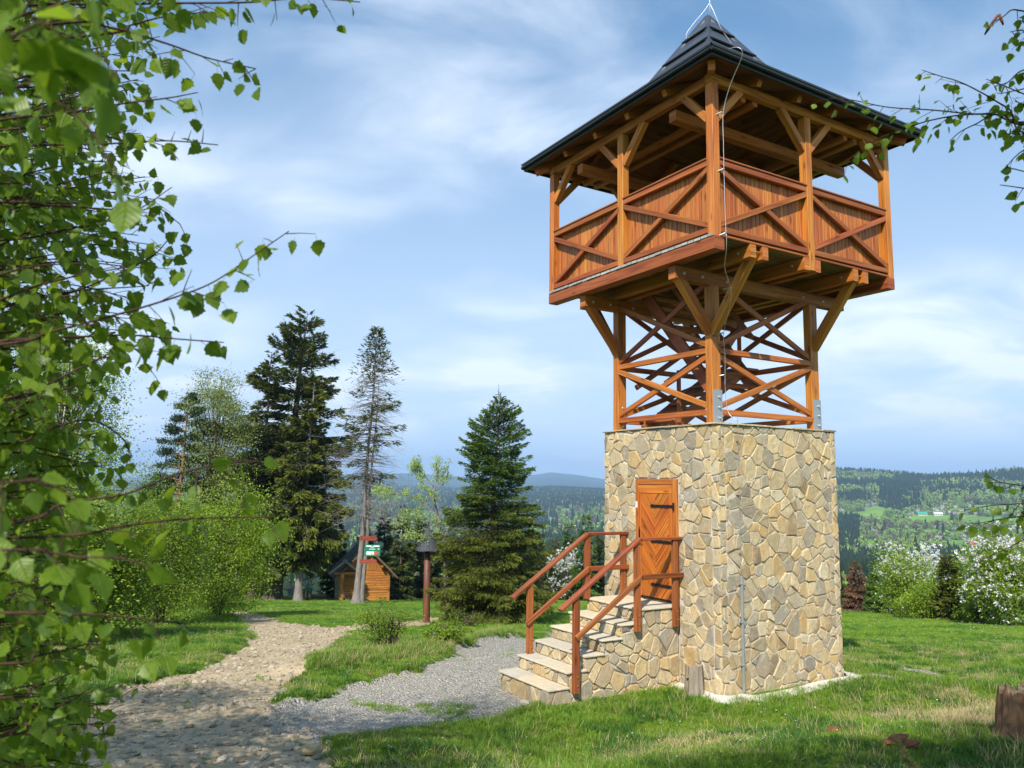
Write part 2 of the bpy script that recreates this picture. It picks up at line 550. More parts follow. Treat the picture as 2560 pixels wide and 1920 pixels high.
def bark_mat(name, a, b, scale=(6, 1, 1), rough=.9, patch=None):
    m, t, out = new_mat(name); g = NT(t)
    oc = g.n('ShaderNodeTexCoord').outputs['Object']
    n = g.noise(g.mapping(oc, (7, 7, 1.4)), 2.0, 6, .7, .5)
    c = g.mix(g.rmap(n, .3, .7), a, b)
    if patch is not None:
        n2 = g.noise(g.mapping(oc, (3, 3, 6)), 1.6, 4, .6)
        c = g.mix(g.rmap(n2, .52, .6), c, patch)
    g.principled(out, c, rough, g.bump(n, .9, .03), 0, .2)
    return m
M['bark_spruce'] = bark_mat('spruce_bark', (.05, .036, .026), (.14, .10, .075))
M['bark_dead'] = bark_mat('grey_dead_bark', (.12, .10, .085), (.30, .26, .22))
M['bark_pine'] = bark_mat('orange_pine_bark', (.16, .07, .035), (.32, .15, .075))
M['bark_birch'] = bark_mat('birch_bark', (.52, .49, .44), (.72, .69, .63), patch=(.06, .05, .045))
M['bark_twig'] = bark_mat('birch_twig', (.035, .017, .013), (.10, .05, .035))
M['bark_shrub'] = bark_mat('shrub_bark', (.05, .038, .03), (.12, .09, .07))
M['bark_stump'] = bark_mat('stump_bark', (.12, .062, .03), (.30, .165, .085))
M['bark_rust'] = bark_mat('rotten_wood', (.13, .045, .022), (.30, .12, .06))
M['log'] = bark_mat('weathered_log', (.20, .16, .115), (.40, .33, .245))

def leaf_mat(name, dark, light, trans=.35, tcol=None, rough=.5, spec=.35, rand=False, veins=False):
    """tint attribute 0..1 picks the shade of each leaf"""
    m, t, out = new_mat(name); g = NT(t)
    tint = g.attr('tint')
    if rand:
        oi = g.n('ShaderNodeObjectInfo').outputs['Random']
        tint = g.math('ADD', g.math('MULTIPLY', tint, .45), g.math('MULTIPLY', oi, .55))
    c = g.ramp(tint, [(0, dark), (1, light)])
    b = g.n('ShaderNodeBsdfPrincipled')
    if veins:
        ax = g.math('ABSOLUTE', g.attr('lx')); ly = g.attr('ly')
        f = g.math('FRACT', g.math('MULTIPLY', g.math('SUBTRACT', ly, g.math('MULTIPLY', ax, .75)), 6.5))
        vn = g.math('MAXIMUM', g.rmap(g.math('ABSOLUTE', g.math('SUBTRACT', f, .5)), 0, .13, 1, 0), g.rmap(ax, .0, .03, 1, 0))
        cxy = g.n('ShaderNodeCombineXYZ'); g.l(g.attr('lx'), cxy.inputs[0]); g.l(ly, cxy.inputs[1])
        if rand: g.l(g.math('MULTIPLY', oi, 50.), cxy.inputs[2])
        mo = g.noise(cxy.outputs[0], 5., 4, .6)
        c = g.mix(g.math('MULTIPLY', vn, .25), c, (light[0] * 1.7, light[1] * 1.45, light[2] * 2))
        c = g.mix(g.rmap(mo, .45, .75, 0, .55), c, (dark[0] * .8, dark[1] * .75, dark[2]))
        c = g.mix(g.rmap(mo, .30, .22, 0, .5), c, (.22, .16, .03))
        g.l(g.bump(vn, .5, .02), b.inputs['Normal'])
    g.l(c, b.inputs['Base Color']); b.inputs['Roughness'].default_value = rough
    b.inputs['Specular IOR Level'].default_value = spec
    if trans > 0:
        tr = g.n('ShaderNodeBsdfTranslucent')
        tc_ = g.mix(.6, c, tcol if tcol else (light[0] * 1.25, light[1] * 1.2, light[2] * .6))
        g.l(tc_, tr.inputs['Color'])
        ms = g.n('ShaderNodeMixShader'); ms.inputs[0].default_value = trans
        g.l(b.outputs[0], ms.inputs[1]); g.l(tr.outputs[0], ms.inputs[2])
        g.l(ms.outputs[0], out.inputs['Surface'])
    else:
        g.l(b.outputs[0], out.inputs['Surface'])
    return m
M['lf_spruce'] = leaf_mat('spruce_needles', (.016, .030, .007), (.115, .135, .026), .12, rough=.6, spec=.2)
M['lf_spruce_y'] = leaf_mat('yellowish_spruce_needles', (.020, .034, .006), (.17, .19, .020), .12, rough=.6, spec=.2)
M['lf_spruce_g'] = leaf_mat('green_spruce_needles', (.012, .036, .007), (.12, .20, .026), .12, rough=.6, spec=.2)
M['lf_pine'] = leaf_mat('pine_needles', (.014, .030, .016), (.062, .10, .045), .1, rough=.6, spec=.2)
M['lf_brown'] = leaf_mat('dead_brown_needles', (.09, .045, .024), (.25, .135, .075), .1, rough=.8, spec=.1)
M['lf_deadtop'] = leaf_mat('sparse_grey_green_needles', (.03, .042, .014), (.12, .14, .04), .1, rough=.7, spec=.1)
M['lf_birch_far'] = leaf_mat('young_birch_leaves', (.10, .14, .03), (.34, .40, .12), .35)
M['lf_bright'] = leaf_mat('bright_spring_leaves', (.10, .185, .012), (.36, .48, .034), .4)
M['lf_bright2'] = leaf_mat('mid_spring_leaves', (.075, .14, .012), (.27, .37, .03), .4)
M['lf_rowan'] = leaf_mat('pale_rowan_leaves', (.20, .30, .07), (.46, .58, .20), .4)
M['lf_birch'] = leaf_mat('birch_leaf', (.050, .110, .006), (.215, .315, .020), .46, (.40, .56, .03), rough=.42, spec=.4, rand=True, veins=True)
M['blossom'] = leaf_mat('white_blossom', (.62, .62, .58), (.86, .86, .84), .25, (.85, .85, .8))
M['grass'] = leaf_mat('grass_blades', (.080, .165, .010), (.26, .41, .038), .3, rough=.5, spec=.3, rand=True)
M['grass_d'] = leaf_mat('deep_green_grass', (.030, .085, .010), (.11, .235, .026), .3, rough=.5, spec=.3, rand=True)
M['grass_y'] = leaf_mat('yellow_green_grass', (.10, .15, .014), (.30, .38, .055), .3, rough=.5, spec=.3, rand=True)
M['straw'] = leaf_mat('dry_grass', (.30, .22, .10), (.62, .50, .27), .2, rough=.7, spec=.2, rand=True)

# ------------------------------------------------------------------ ground
def ground_mat(name, fn):
    m, t, out = new_mat(name); g = NT(t)
    oc = g.n('ShaderNodeTexCoord').outputs['Object']
    fn(g, oc, out)
    return m
def _meadow(g, oc, out):
    a = g.noise(oc, .35, 5, .6, .5); b = g.noise(oc, 2.3, 5, .65, .4); c = g.noise(g.mapping(oc, (1, 1, 1)), 22, 4, .7)
    col = g.mix(g.rmap(a, .35, .65), (.075, .165, .018), (.115, .225, .026))
    col = g.mix(g.rmap(b, .42, .62), col, (.15, .25, .035))
    col = g.mix(g.rmap(c, .45, .72, 0, .75), col, (.055, .10, .014))
    d = g.noise(g.mapping(oc, (1, 1, 1), (7, 3, 0)), .8, 5, .7, .8)
    col = g.mix(g.rmap(d, .60, .74, 0, .5), col, (.28, .23, .10))
    g.principled(out, col, .95, g.bump(g.math('ADD', g.math('MULTIPLY', c, .6), b), .9, .12), 0, .1)
M['meadow'] = ground_mat('meadow_ground', _meadow)
def _road(g, oc, out):
    a = g.noise(oc, .9, 5, .6, .6); b = g.noise(oc, 6, 6, .7, .3); c = g.noise(oc, 45, 4, .7)
    vo = g.n('ShaderNodeTexVoronoi'); vo.inputs['Scale'].default_value = 13; g.l(oc, vo.inputs['Vector'])
    col = g.mix(g.rmap(a, .35, .65), (.34, .25, .148), (.485, .38, .238))
    col = g.mix(g.rmap(b, .42, .68, 0, .55), col, (.37, .285, .17))
    col = g.mix(g.rmap(vo.outputs['Distance'], .08, .40, .55, 0), col, (.60, .51, .36))
    h = g.math('ADD', g.math('MULTIPLY', b, 1.2), g.math('ADD', g.math('MULTIPLY', c, .25), g.math('MULTIPLY', vo.outputs['Distance'], -.5)))
    g.principled(out, col, .95, g.bump(h, .8, .025), 0, .1)
M['road'] = ground_mat('sandy_dirt', _road)
def _gravel(g, oc, out):
    a = g.noise(oc, .8, 4, .6, .4); b = g.noise(oc, 4, 5, .6)
    vo = g.n('ShaderNodeTexVoronoi'); vo.inputs['Scale'].default_value = 42; g.l(oc, vo.inputs['Vector'])
    vo2 = g.n('ShaderNodeTexVoronoi'); vo2.inputs['Scale'].default_value = 21; g.l(oc, vo2.inputs['Vector'])
    sp = g.n('ShaderNodeSeparateColor'); g.l(vo.outputs['Color'], sp.inputs[0])
    col = g.ramp(sp.outputs[0], [(0, (.25, .22, .17)), (.4, (.42, .38, .31)), (.8, (.53, .485, .40)), (1, (.63, .585, .50))])
    col = g.mix(g.rmap(a, .45, .68, 0, .6), col, (.50, .44, .33))
    col = g.mix(g.rmap(vo.outputs['Distance'], .45, .75, 0, .7), col, (.17, .16, .14))
    h = g.math('ADD', g.math('MULTIPLY', vo.outputs['Distance'], -1.), g.math('MULTIPLY', vo2.outputs['Distance'], -1.2))
    g.principled(out, col, .9, g.bump(h, 1.0, .03), 0, .2)
M['gravel'] = ground_mat('grey_gravel', _gravel)

def poly(pxs):
    return np.array([gp(*p)[:2] for p in pxs])
def inside(P, x, y):
    r = np.zeros(np.shape(x), bool)
    n = len(P)
    for i in range(n):
        x0, y0 = P[i]; x1, y1 = P[(i + 1) % n]
        c = ((y0 > y) != (y1 > y)) & (x < (x1 - x0) * (y - y0) / (y1 - y0 + 1e-12) + x0)
        r ^= c
    return r
R_ROAD = poly([(60, 2400), (150, 1960), (185, 1840), (200, 1740), (345, 1700), (500, 1665), (595, 1625), (634, 1590), (612, 1558), (575, 1532), (560, 1522),
               (655, 1535), (730, 1557), (800, 1567), (920, 1556), (1000, 1552), (1060, 1543), (1110, 1540), (1125, 1556), (1060, 1563), (960, 1572), (870, 1580), (840, 1610), (790, 1660),
               (715, 1720), (705, 1752), (760, 1765), (770, 1800), (800, 1835), (850, 1880), (870, 1960), (900, 2400)])
R_GRAV = poly([(705, 1753), (755, 1748), (870, 1718), (940, 1700), (1040, 1672), (1128, 1642), (1180, 1624), (1280, 1604), (1330, 1600), (1420, 1560), (1500, 1560),
               (1560, 1640), (1420, 1740), (1330, 1757), (1250, 1790), (1210, 1806), (1110, 1810), (940, 1822), (870, 1832), (800, 1848), (755, 1830), (690, 1822), (670, 1790)])
R_PATCH = poly([(2150, 1690), (2260, 1672), (2330, 1668), (2400, 1685), (2420, 1700), (2330, 1706), (2240, 1700)])
def graded(a, b, fine0, fine1, step, grow=1.12, mx=2.0):
    xs = list(np.arange(fine0, fine1, step))
    s = step; x = fine0
    lo = []
    while x > a:
        s = min(s * grow, mx); x -= s; lo.append(x)
    s = step; x = xs[-1]; hi = []
    while x < b:
        s = min(s * grow, mx); x += s; hi.append(x)
    return np.array(lo[::-1] + xs + hi)
gx = graded(-70, 75, -7.5, 9.0, .085)
gy = graded(-25, 90, 6.0, 24.0, .085)
GX, GY = np.meshgrid(gx, gy)
GZ = hterr(GX, GY)
road_in_v = inside(R_ROAD, GX, GY) | inside(R_GRAV, GX, GY)
rin = inside(R_ROAD, GX, GY)
GZ = GZ - 0.05 * road_in_v + rin * (0.07 * (fbm(GX * 1.3, GY * 1.3, 21) - .5) + .018 * (fbm(GX * 5, GY * 5, 25, 2) - .5))
nx, ny = len(gx), len(gy)
idx = np.arange(nx * ny).reshape(ny, nx)
Q = np.stack([idx[:-1, :-1], idx[:-1, 1:], idx[1:, 1:], idx[1:, :-1]], -1).reshape(-1, 4)
GV = np.stack([GX, GY, GZ], -1).reshape(-1, 3)
fc = GV[Q].mean(1)
jx = fc[:, 0] + .5 * (fbm(fc[:, 0] * 2.2, fc[:, 1] * 2.2, 31) - .5) + .2 * (vnoise(fc[:, 0] * 9, fc[:, 1] * 9, 5) - .5)
jy = fc[:, 1] + .5 * (fbm(fc[:, 0] * 2.2, fc[:, 1] * 2.2, 41) - .5) + .2 * (vnoise(fc[:, 0] * 9, fc[:, 1] * 9, 6) - .5)
m_grav = inside(R_GRAV, jx, jy) | (inside(R_PATCH, jx, jy) & (fbm(fc[:, 0] * 2.5, fc[:, 1] * 2.5, 77) > .48))
m_road = inside(R_ROAD, jx, jy) & ~m_grav
def sub_mesh(name, mask, mat):
    q = Q[mask]
    u, inv = np.unique(q, return_inverse=True)
    return mesh_np(name, GV[u], inv.reshape(-1, 4), mat, True)
link('meadow', sub_mesh('meadow', ~(m_grav | m_road), M['meadow']), label='sloping green meadow around the tower', kind='structure')
link('dirt_road', sub_mesh('dirt_road', m_road, M['road']), label='stony sandy dirt road bending away on the left', kind='structure')
link('gravel_path', sub_mesh('gravel_path', m_grav, M['gravel']), label='grey gravel path leading to the stone steps', kind='structure')
from_grid = (gx, gy, GZ)
def zg(x, y):
    """height of the built ground (bilinear on the grid)"""
    x = np.asarray(x, float); y = np.asarray(y, float)
    i = np.clip(np.searchsorted(gx, x) - 1, 0, nx - 2); j = np.clip(np.searchsorted(gy, y) - 1, 0, ny - 2)
    fx = np.clip((x - gx[i]) / (gx[i + 1] - gx[i]), 0, 1); fy = np.clip((y - gy[j]) / (gy[j + 1] - gy[j]), 0, 1)
    return (GZ[j, i] * (1 - fx) + GZ[j, i + 1] * fx) * (1 - fy) + (GZ[j + 1, i] * (1 - fx) + GZ[j + 1, i + 1] * fx) * fy

# ------------------------------------------------------------------ far land
COLS = [
    (150,  [(62, 1640), (90, 1620), (180, 1545), (400, 1480), (900, 1400), (1500, 1330), (2500, 1265), (4000, 1226), (5500, 1234), (9000, 1189), (13000, 1240)]),
    (700,  [(62, 1640), (90, 1620), (180, 1545), (400, 1480), (900, 1400), (1500, 1330), (2500, 1265), (4000, 1226), (5500, 1234), (9000, 1193), (13000, 1240)]),
    (1000, [(62, 1640), (90, 1620), (180, 1545), (400, 1480), (900, 1395), (1500, 1330), (2500, 1262), (4000, 1224), (5500, 1232), (9000, 1184), (13000, 1240)]),
    (1250, [(62, 1640), (90, 1620), (180, 1545), (400, 1480), (900, 1395), (1500, 1325), (2300, 1262), (3600, 1226), (5000, 1238), (9000, 1195), (13000, 1240)]),
    (1380, [(62, 1640), (90, 1620), (180, 1545), (400, 1480), (900, 1390), (1400, 1325), (2100, 1270), (3400, 1224), (5000, 1238), (9000, 1181), (13000, 1240)]),
    (1440, [(62, 1640), (90, 1620), (180, 1545), (400, 1480), (900, 1390), (1400, 1325), (2000, 1275), (3300, 1227), (5000, 1238), (9000, 1187), (13000, 1240)]),
    (1515, [(62, 1650), (90, 1620), (180, 1550), (400, 1480), (900, 1390), (1400, 1318), (2000, 1272), (3300, 1231), (5000, 1242), (9000, 1197), (13000, 1245)]),
    (1800, [(62, 1660), (90, 1630), (180, 1560), (420, 1500), (800, 1420), (1200, 1345), (1700, 1275), (2600, 1214), (3200, 1240), (9000, 1212), (13000, 1250)]),
    (2095, [(62, 1665), (90, 1640), (180, 1570), (420, 1510), (700, 1440), (1000, 1375), (1400, 1305), (1800, 1240), (2400, 1184), (2900, 1210), (9000, 1230), (13000, 1255)]),
    (2200, [(62, 1680), (90, 1650), (180, 1575), (420, 1510), (700, 1440), (1000, 1375), (1400, 1305), (1800, 1240), (2400, 1189), (2900, 1215), (9000, 1235), (13000, 1255)]),
    (2300, [(62, 1680), (90, 1650), (180, 1575), (420, 1510), (700, 1440), (1000, 1372), (1400, 1305), (1800, 1240), (2400, 1197), (2900, 1220), (9000, 1235), (13000, 1255)]),
    (2450, [(62, 1700), (90, 1660), (180, 1580), (420, 1515), (700, 1445), (1000, 1375), (1400, 1305), (1800, 1240), (2400, 1192), (2900, 1215), (9000, 1235), (13000, 1255)]),
    (2560, [(62, 1700), (90, 1660), (180, 1580), (420, 1515), (700, 1445), (1000, 1375), (1400, 1305), (1800, 1240), (2400, 1179), (2900, 1210), (9000, 1235), (13000, 1255)]),
]
R_LINES = np.concatenate([np.linspace(58, 400, 30), np.geomspace(420, 13000, 120)])
caz, cz = [], []
for px, tab in COLS:
    zr = []
    for r, y in tab:
        d = ray(px, y); zr.append(CZ + r * d[2] / math.hypot(d[0], d[1]))
    d = ray(px, 1200)
    caz.append(math.atan2(d[0], d[1]))
    cz.append(np.interp(R_LINES, [t[0] for t in tab], zr))
caz = np.array([-1.6] + caz + [1.6]); cz = np.array([cz[0]] + cz + [cz[-1]])
AZ = np.unique(np.concatenate([np.linspace(-1.6, 1.6, 120), np.linspace(-.62, .62, 380)]))
HZ = np.array([[np.interp(a, caz, cz[:, k]) for k in range(len(R_LINES))] for a in AZ])
AZg, Rg = np.meshgrid(AZ, R_LINES, indexing='ij')
hx = Rg * np.sin(AZg); hy = Rg * np.cos(AZg)
amp = np.interp(Rg, [58, 150, 600, 2400, 9000, 13000], [0, 1.5, 7, 14, 55, 55])
HZ = HZ + amp * (fbm(hx / np.maximum(Rg * .11, 1) * .5 + 40, hy / 900 + 11, 51, 5) - .5) * 1.0
HZ = HZ + np.where(Rg > 6000, 25 * (fbm(AZg * 38, Rg * 0, 61, 4) - .5), 0)
def hill_z(x, y):
    r = np.hypot(x, y); a = np.arctan2(x, y)
    i = np.clip(np.searchsorted(AZ, a) - 1, 0, len(AZ) - 2); j = np.clip(np.searchsorted(R_LINES, r) - 1, 0, len(R_LINES) - 2)
    fa = (a - AZ[i]) / (AZ[i + 1] - AZ[i]); fr = np.clip((r - R_LINES[j]) / (R_LINES[j + 1] - R_LINES[j]), 0, 1)
    return (HZ[i, j] * (1 - fr) + HZ[i, j + 1] * fr) * (1 - fa) + (HZ[i + 1, j] * (1 - fr) + HZ[i + 1, j + 1] * fr) * fa
def _hills(g, oc, out):
    a = g.noise(oc, .0022, 6, .6, .6); b = g.noise(oc, .012, 5, .65, .4); c = g.noise(oc, .06, 4, .7)
    col = g.mix(g.rmap(a, .40, .62), (.12, .24, .035), (.18, .31, .05))
    col = g.mix(g.rmap(b, .45, .65, 0, .6), col, (.09, .12, .035))
    col = g.mix(g.rmap(c, .5, .75, 0, .5), col, (.20, .20, .07))
    sp = g.n('ShaderNodeSeparateXYZ'); g.l(oc, sp.inputs[0])
    far = g.rmap(sp.outputs['Y'], 2600, 4200)
    fcol = g.mix(g.rmap(g.noise(oc, .0035, 6, .6), .42, .6), (.016, .030, .012), (.05, .07, .028))
    col = g.mix(far, col, fcol)
    g.principled(out, col, .95, None, 0, .05)
M['hills'] = ground_mat('hill_grass', _hills)
na, nr = len(AZ), len(R_LINES)
hid = np.arange(na * nr).reshape(na, nr)
HQ = np.stack([hid[:-1, :-1], hid[1:, :-1], hid[1:, 1:], hid[:-1, 1:]], -1).reshape(-1, 4)
HQ = HQ[:, ::-1]
link('hills', mesh_np('hills', np.stack([hx, hy, HZ], -1).reshape(-1, 3), HQ, M['hills'], True),
     label='valley and wooded hills fading into blue distance', kind='structure')

# ------------------------------------------------------------------ scattering of uncountable stuff
def scatter(name, pts, rot, scl, pick, templates, label, cat=None, parent=None):
    """templates: list of meshes; one instance of templates[pick] at every point"""
    me = bpy.data.meshes.new(name)
    n = len(pts)
    me.vertices.add(n); me.vertices.foreach_set('co', np.asarray(pts, np.float32).ravel())
    a = me.attributes.new('rot', 'FLOAT_VECTOR', 'POINT'); a.data.foreach_set('vector', np.asarray(rot, np.float32).ravel())
    a = me.attributes.new('scl', 'FLOAT', 'POINT'); a.data.foreach_set('value', np.asarray(scl, np.float32))
    a = me.attributes.new('pick', 'INT', 'POINT'); a.data.foreach_set('value', np.asarray(pick, np.int32))
    tcol = bpy.data.collections.new(name + '_kinds')
    for k, t in enumerate(templates):
        tcol.objects.link(bpy.data.objects.new('%s_kind_%02d' % (name, k), t))
    ng = bpy.data.node_groups.new(name + '_scatter', 'GeometryNodeTree')
    ng.interface.new_socket('Geometry', in_out='INPUT', socket_type='NodeSocketGeometry')
    ng.interface.new_socket('Geometry', in_out='OUTPUT', socket_type='NodeSocketGeometry')
    N = ng.nodes.new; L = ng.links.new
    gi = N('NodeGroupInput'); go = N('NodeGroupOutput')
    ci = N('GeometryNodeCollectionInfo')
    ci.inputs['Collection'].default_value = tcol
    ci.inputs['Separate Children'].default_value = True
    ci.inputs['Reset Children'].default_value = True
    ip = N('GeometryNodeInstanceOnPoints'); ip.inputs['Pick Instance'].default_value = True
    def na_(nm, dt):
        q = N('GeometryNodeInputNamedAttribute'); q.data_type = dt; q.inputs['Name'].default_value = nm
        return q.outputs['Attribute']
    L(gi.outputs[0], ip.inputs['Points']); L(ci.outputs[0], ip.inputs['Instance'])
    L(na_('pick', 'INT'), ip.inputs['Instance Index'])
    L(na_('rot', 'FLOAT_VECTOR'), ip.inputs['Rotation'])
    L(na_('scl', 'FLOAT'), ip.inputs['Scale'])
    L(ip.outputs[0], go.inputs[0])
    o = link(name, me, parent, label=label, cat=cat, kind='stuff')
    md = o.modifiers.new('scatter', 'NODES'); md.node_group = ng
    return o

# ------------------------------------------------------------------ far forest
def far_spruce(mat, seed, sides=9):
    r = np.random.default_rng(seed)
    mb = MB()
    lv = 5
    for k in range(lv):
        z0 = .06 + k * .18; z1 = min(z0 + .36, 1.0)
        R = .17 * (1 - k / lv) + .025
        n = sides
        a = np.arange(n) / n * 6.283 + r.random() * 6
        rr = R * (.65 + .7 * r.random(n))
        V = [(math.cos(t) * q, math.sin(t) * q, z0 - .04 * r.random()) for t, q in zip(a, rr)] + [(0, 0, z1)]
        F = [[i, (i + 1) % n, n] for i in range(n)]
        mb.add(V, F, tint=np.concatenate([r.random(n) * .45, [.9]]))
    return mb.mesh('far_spruce', mat)
def far_round(mat, seed, squash=1.0, n=90):
    r = np.random.default_rng(seed)
    mb = MB()
    P = r.normal(size=(n, 3)); P /= np.linalg.norm(P, axis=1)[:, None]
    P *= (.30 + .16 * r.random((n, 1)))
    P[:, 2] = P[:, 2] * squash + .52
    s = .10
    for p in P:
        d = r.normal(size=(3, 3)) * s
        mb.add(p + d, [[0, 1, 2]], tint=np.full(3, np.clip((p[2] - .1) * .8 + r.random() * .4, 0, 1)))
    mb.tube([(0, 0, 0), (0, 0, .5)], [.03, .015], 4, tint=0)
    return mb.mesh('far_tree', mat)
M['far_sp'] = leaf_mat('far_spruce_needles', (.008, .018, .008), (.030, .050, .018), 0, rough=.9, spec=.05, rand=True)
M['far_gr'] = leaf_mat('far_spring_leaves', (.075, .135, .02), (.24, .35, .07), 0, rough=.9, spec=.05, rand=True)
M['far_br'] = leaf_mat('far_bare_twigs', (.085, .062, .05), (.20, .145, .115), 0, rough=.9, spec=.05, rand=True)
M['far_bl'] = leaf_mat('far_blossom', (.34, .33, .28), (.66, .65, .60), 0, rough=.9, spec=.05, rand=True)
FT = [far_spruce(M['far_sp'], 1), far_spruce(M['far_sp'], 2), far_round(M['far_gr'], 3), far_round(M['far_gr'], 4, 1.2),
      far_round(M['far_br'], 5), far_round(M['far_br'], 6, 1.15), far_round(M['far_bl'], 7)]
def project(P):
    P = np.asarray(P, float) - CAMP
    c, s = math.cos(PIT), math.sin(PIT)
    d = P[:, 1] * c + P[:, 2] * s; u = -P[:, 1] * s + P[:, 2] * c
    x, y = P[:, 0] * FPX / d, -u * FPX / d
    c, s = math.cos(ROL), math.sin(ROL)
    return 1280 + c * x - s * y, 960 + s * x + c * y
def forest_points(n, az0, az1, r0, r1, seed):
    r = np.random.default_rng(seed)
    a = az0 + (az1 - az0) * r.random(n)
    d = np.sqrt(r0 ** 2 + (r1 ** 2 - r0 ** 2) * r.random(n))
    x = d * np.sin(a); y = d * np.cos(a)
    return np.stack([x, y, hill_z(x, y)], -1), r
FP, FPick, FScl = [], [], []
def grow(n, az0, az1, r0, r1, seed, rule):
    P, r = forest_points(n, az0, az1, r0, r1, seed)
    px, py = project(P)
    k, s = rule(px, py, P, r)
    ok = k >= 0
    FP.append(P[ok]); FPick.append(k[ok]); FScl.append(s[ok])
def choose(r, n, w):
    c = np.cumsum(w) / np.sum(w)
    return np.searchsorted(c, r.random(n))
def rule_right(px, py, P, r):
    n = len(px)
    nz = fbm(P[:, 0] / 130, P[:, 1] / 130, 71)
    nz2 = fbm(P[:, 0] / 60, P[:, 1] / 60, 81)
    up = choose(r, n, [3, 3, 9, 8, 8, 8, .6])
    up = np.where(nz > .56, choose(r, n, [8, 8, 1, 1, 1, 1, 0]), up)
    up = np.where(nz < .42, choose(r, n, [.5, .5, 9, 8, 3, 3, 1]), up)
    orch = choose(r, n, [.7, .7, 8, 7, 3, 2, 9])
    low = choose(r, n, [12, 12, 1, 1, 1, 1, .3])
    k = np.where(py < 1262, up, np.where(py < 1404, orch, low))
    dark = ((px > 2200) & (px < 2300) & (py > 1208) & (py < 1276) & (nz2 > .36))
    k = np.where(dark, low, k)
    k = np.where((px < 2150) & (py > 1300) & (nz2 > .42), low, k)
    keep = np.ones(n, bool)
    keep &= ~((py < 1212) & (r.random(n) < .45) & (nz2 < .5))
    keep &= ~((py > 1262) & (py < 1404) & ((nz2 < .53) | (r.random(n) < .45)) & ~((px < 2160) & (py > 1300)))
    keep &= ~((px > 2310) & (px < 2480) & (py > 1330) & (py < 1372) & (nz2 < .68))
    keep &= ~((py < 1262) & (nz < .37) & (r.random(n) < .7))
    for (hpx, hpy, hr) in ((2305, 1291, 1480), (2345, 1291, 1480), (2440, 1372, 1010)):
        keep &= ~((np.abs(px - hpx) < 32) & (py > hpy - 3) & (py < hpy + 26))
    k = np.where(keep, k, -1)
    s = np.where(k < 2, 17 + 9 * r.random(n), np.where(k == 6, 7 + 5 * r.random(n), 10 + 6 * r.random(n)))
    s = np.where((py > 1262), s * .70, s)
    return k, s
grow(26000, .33, .62, 560, 2480, 11, rule_right)
def rule_mid(px, py, P, r):
    n = len(px)
    nz = fbm(P[:, 0] / 200, P[:, 1] / 200, 91)
    k = choose(r, n, [9, 9, 2, 2, 3, 3, .2])
    k = np.where(nz < .42, choose(r, n, [2, 2, 5, 5, 4, 4, .3]), k)
    mead = (py > 1268) & (py < 1335) & (px > 1200) & (nz < .63)
    k = np.where(mead & (r.random(n) > .10), -1, k)
    s = np.where(k < 2, 17 + 9 * r.random(n), 11 + 6 * r.random(n))
    return k, s
grow(17000, -.02, .16, 420, 3900, 12, rule_mid)
grow(11000, -.38, -.02, 420, 4200, 13, rule_mid)
def rule_low(px, py, P, r):
    n = len(px)
    k = choose(r, n, [10, 10, 3, 3, 1, 1, .2])
    return k, np.where(k < 2, 13 + 8 * r.random(n), 8 + 5 * r.random(n))
grow(3600, -.5, .62, 330, 560, 14, rule_low)
FP = np.concatenate(FP); FPick = np.concatenate(FPick); FScl = np.concatenate(FScl)
FP[:, 2] -= .3
frot = np.zeros((len(FP), 3)); frot[:, 2] = rng.random(len(FP)) * 6.28
scatter('distant_forest', FP, frot, FScl, FPick, FT, 'mixed spruce and spring forest covering the distant hillsides', 'forest')

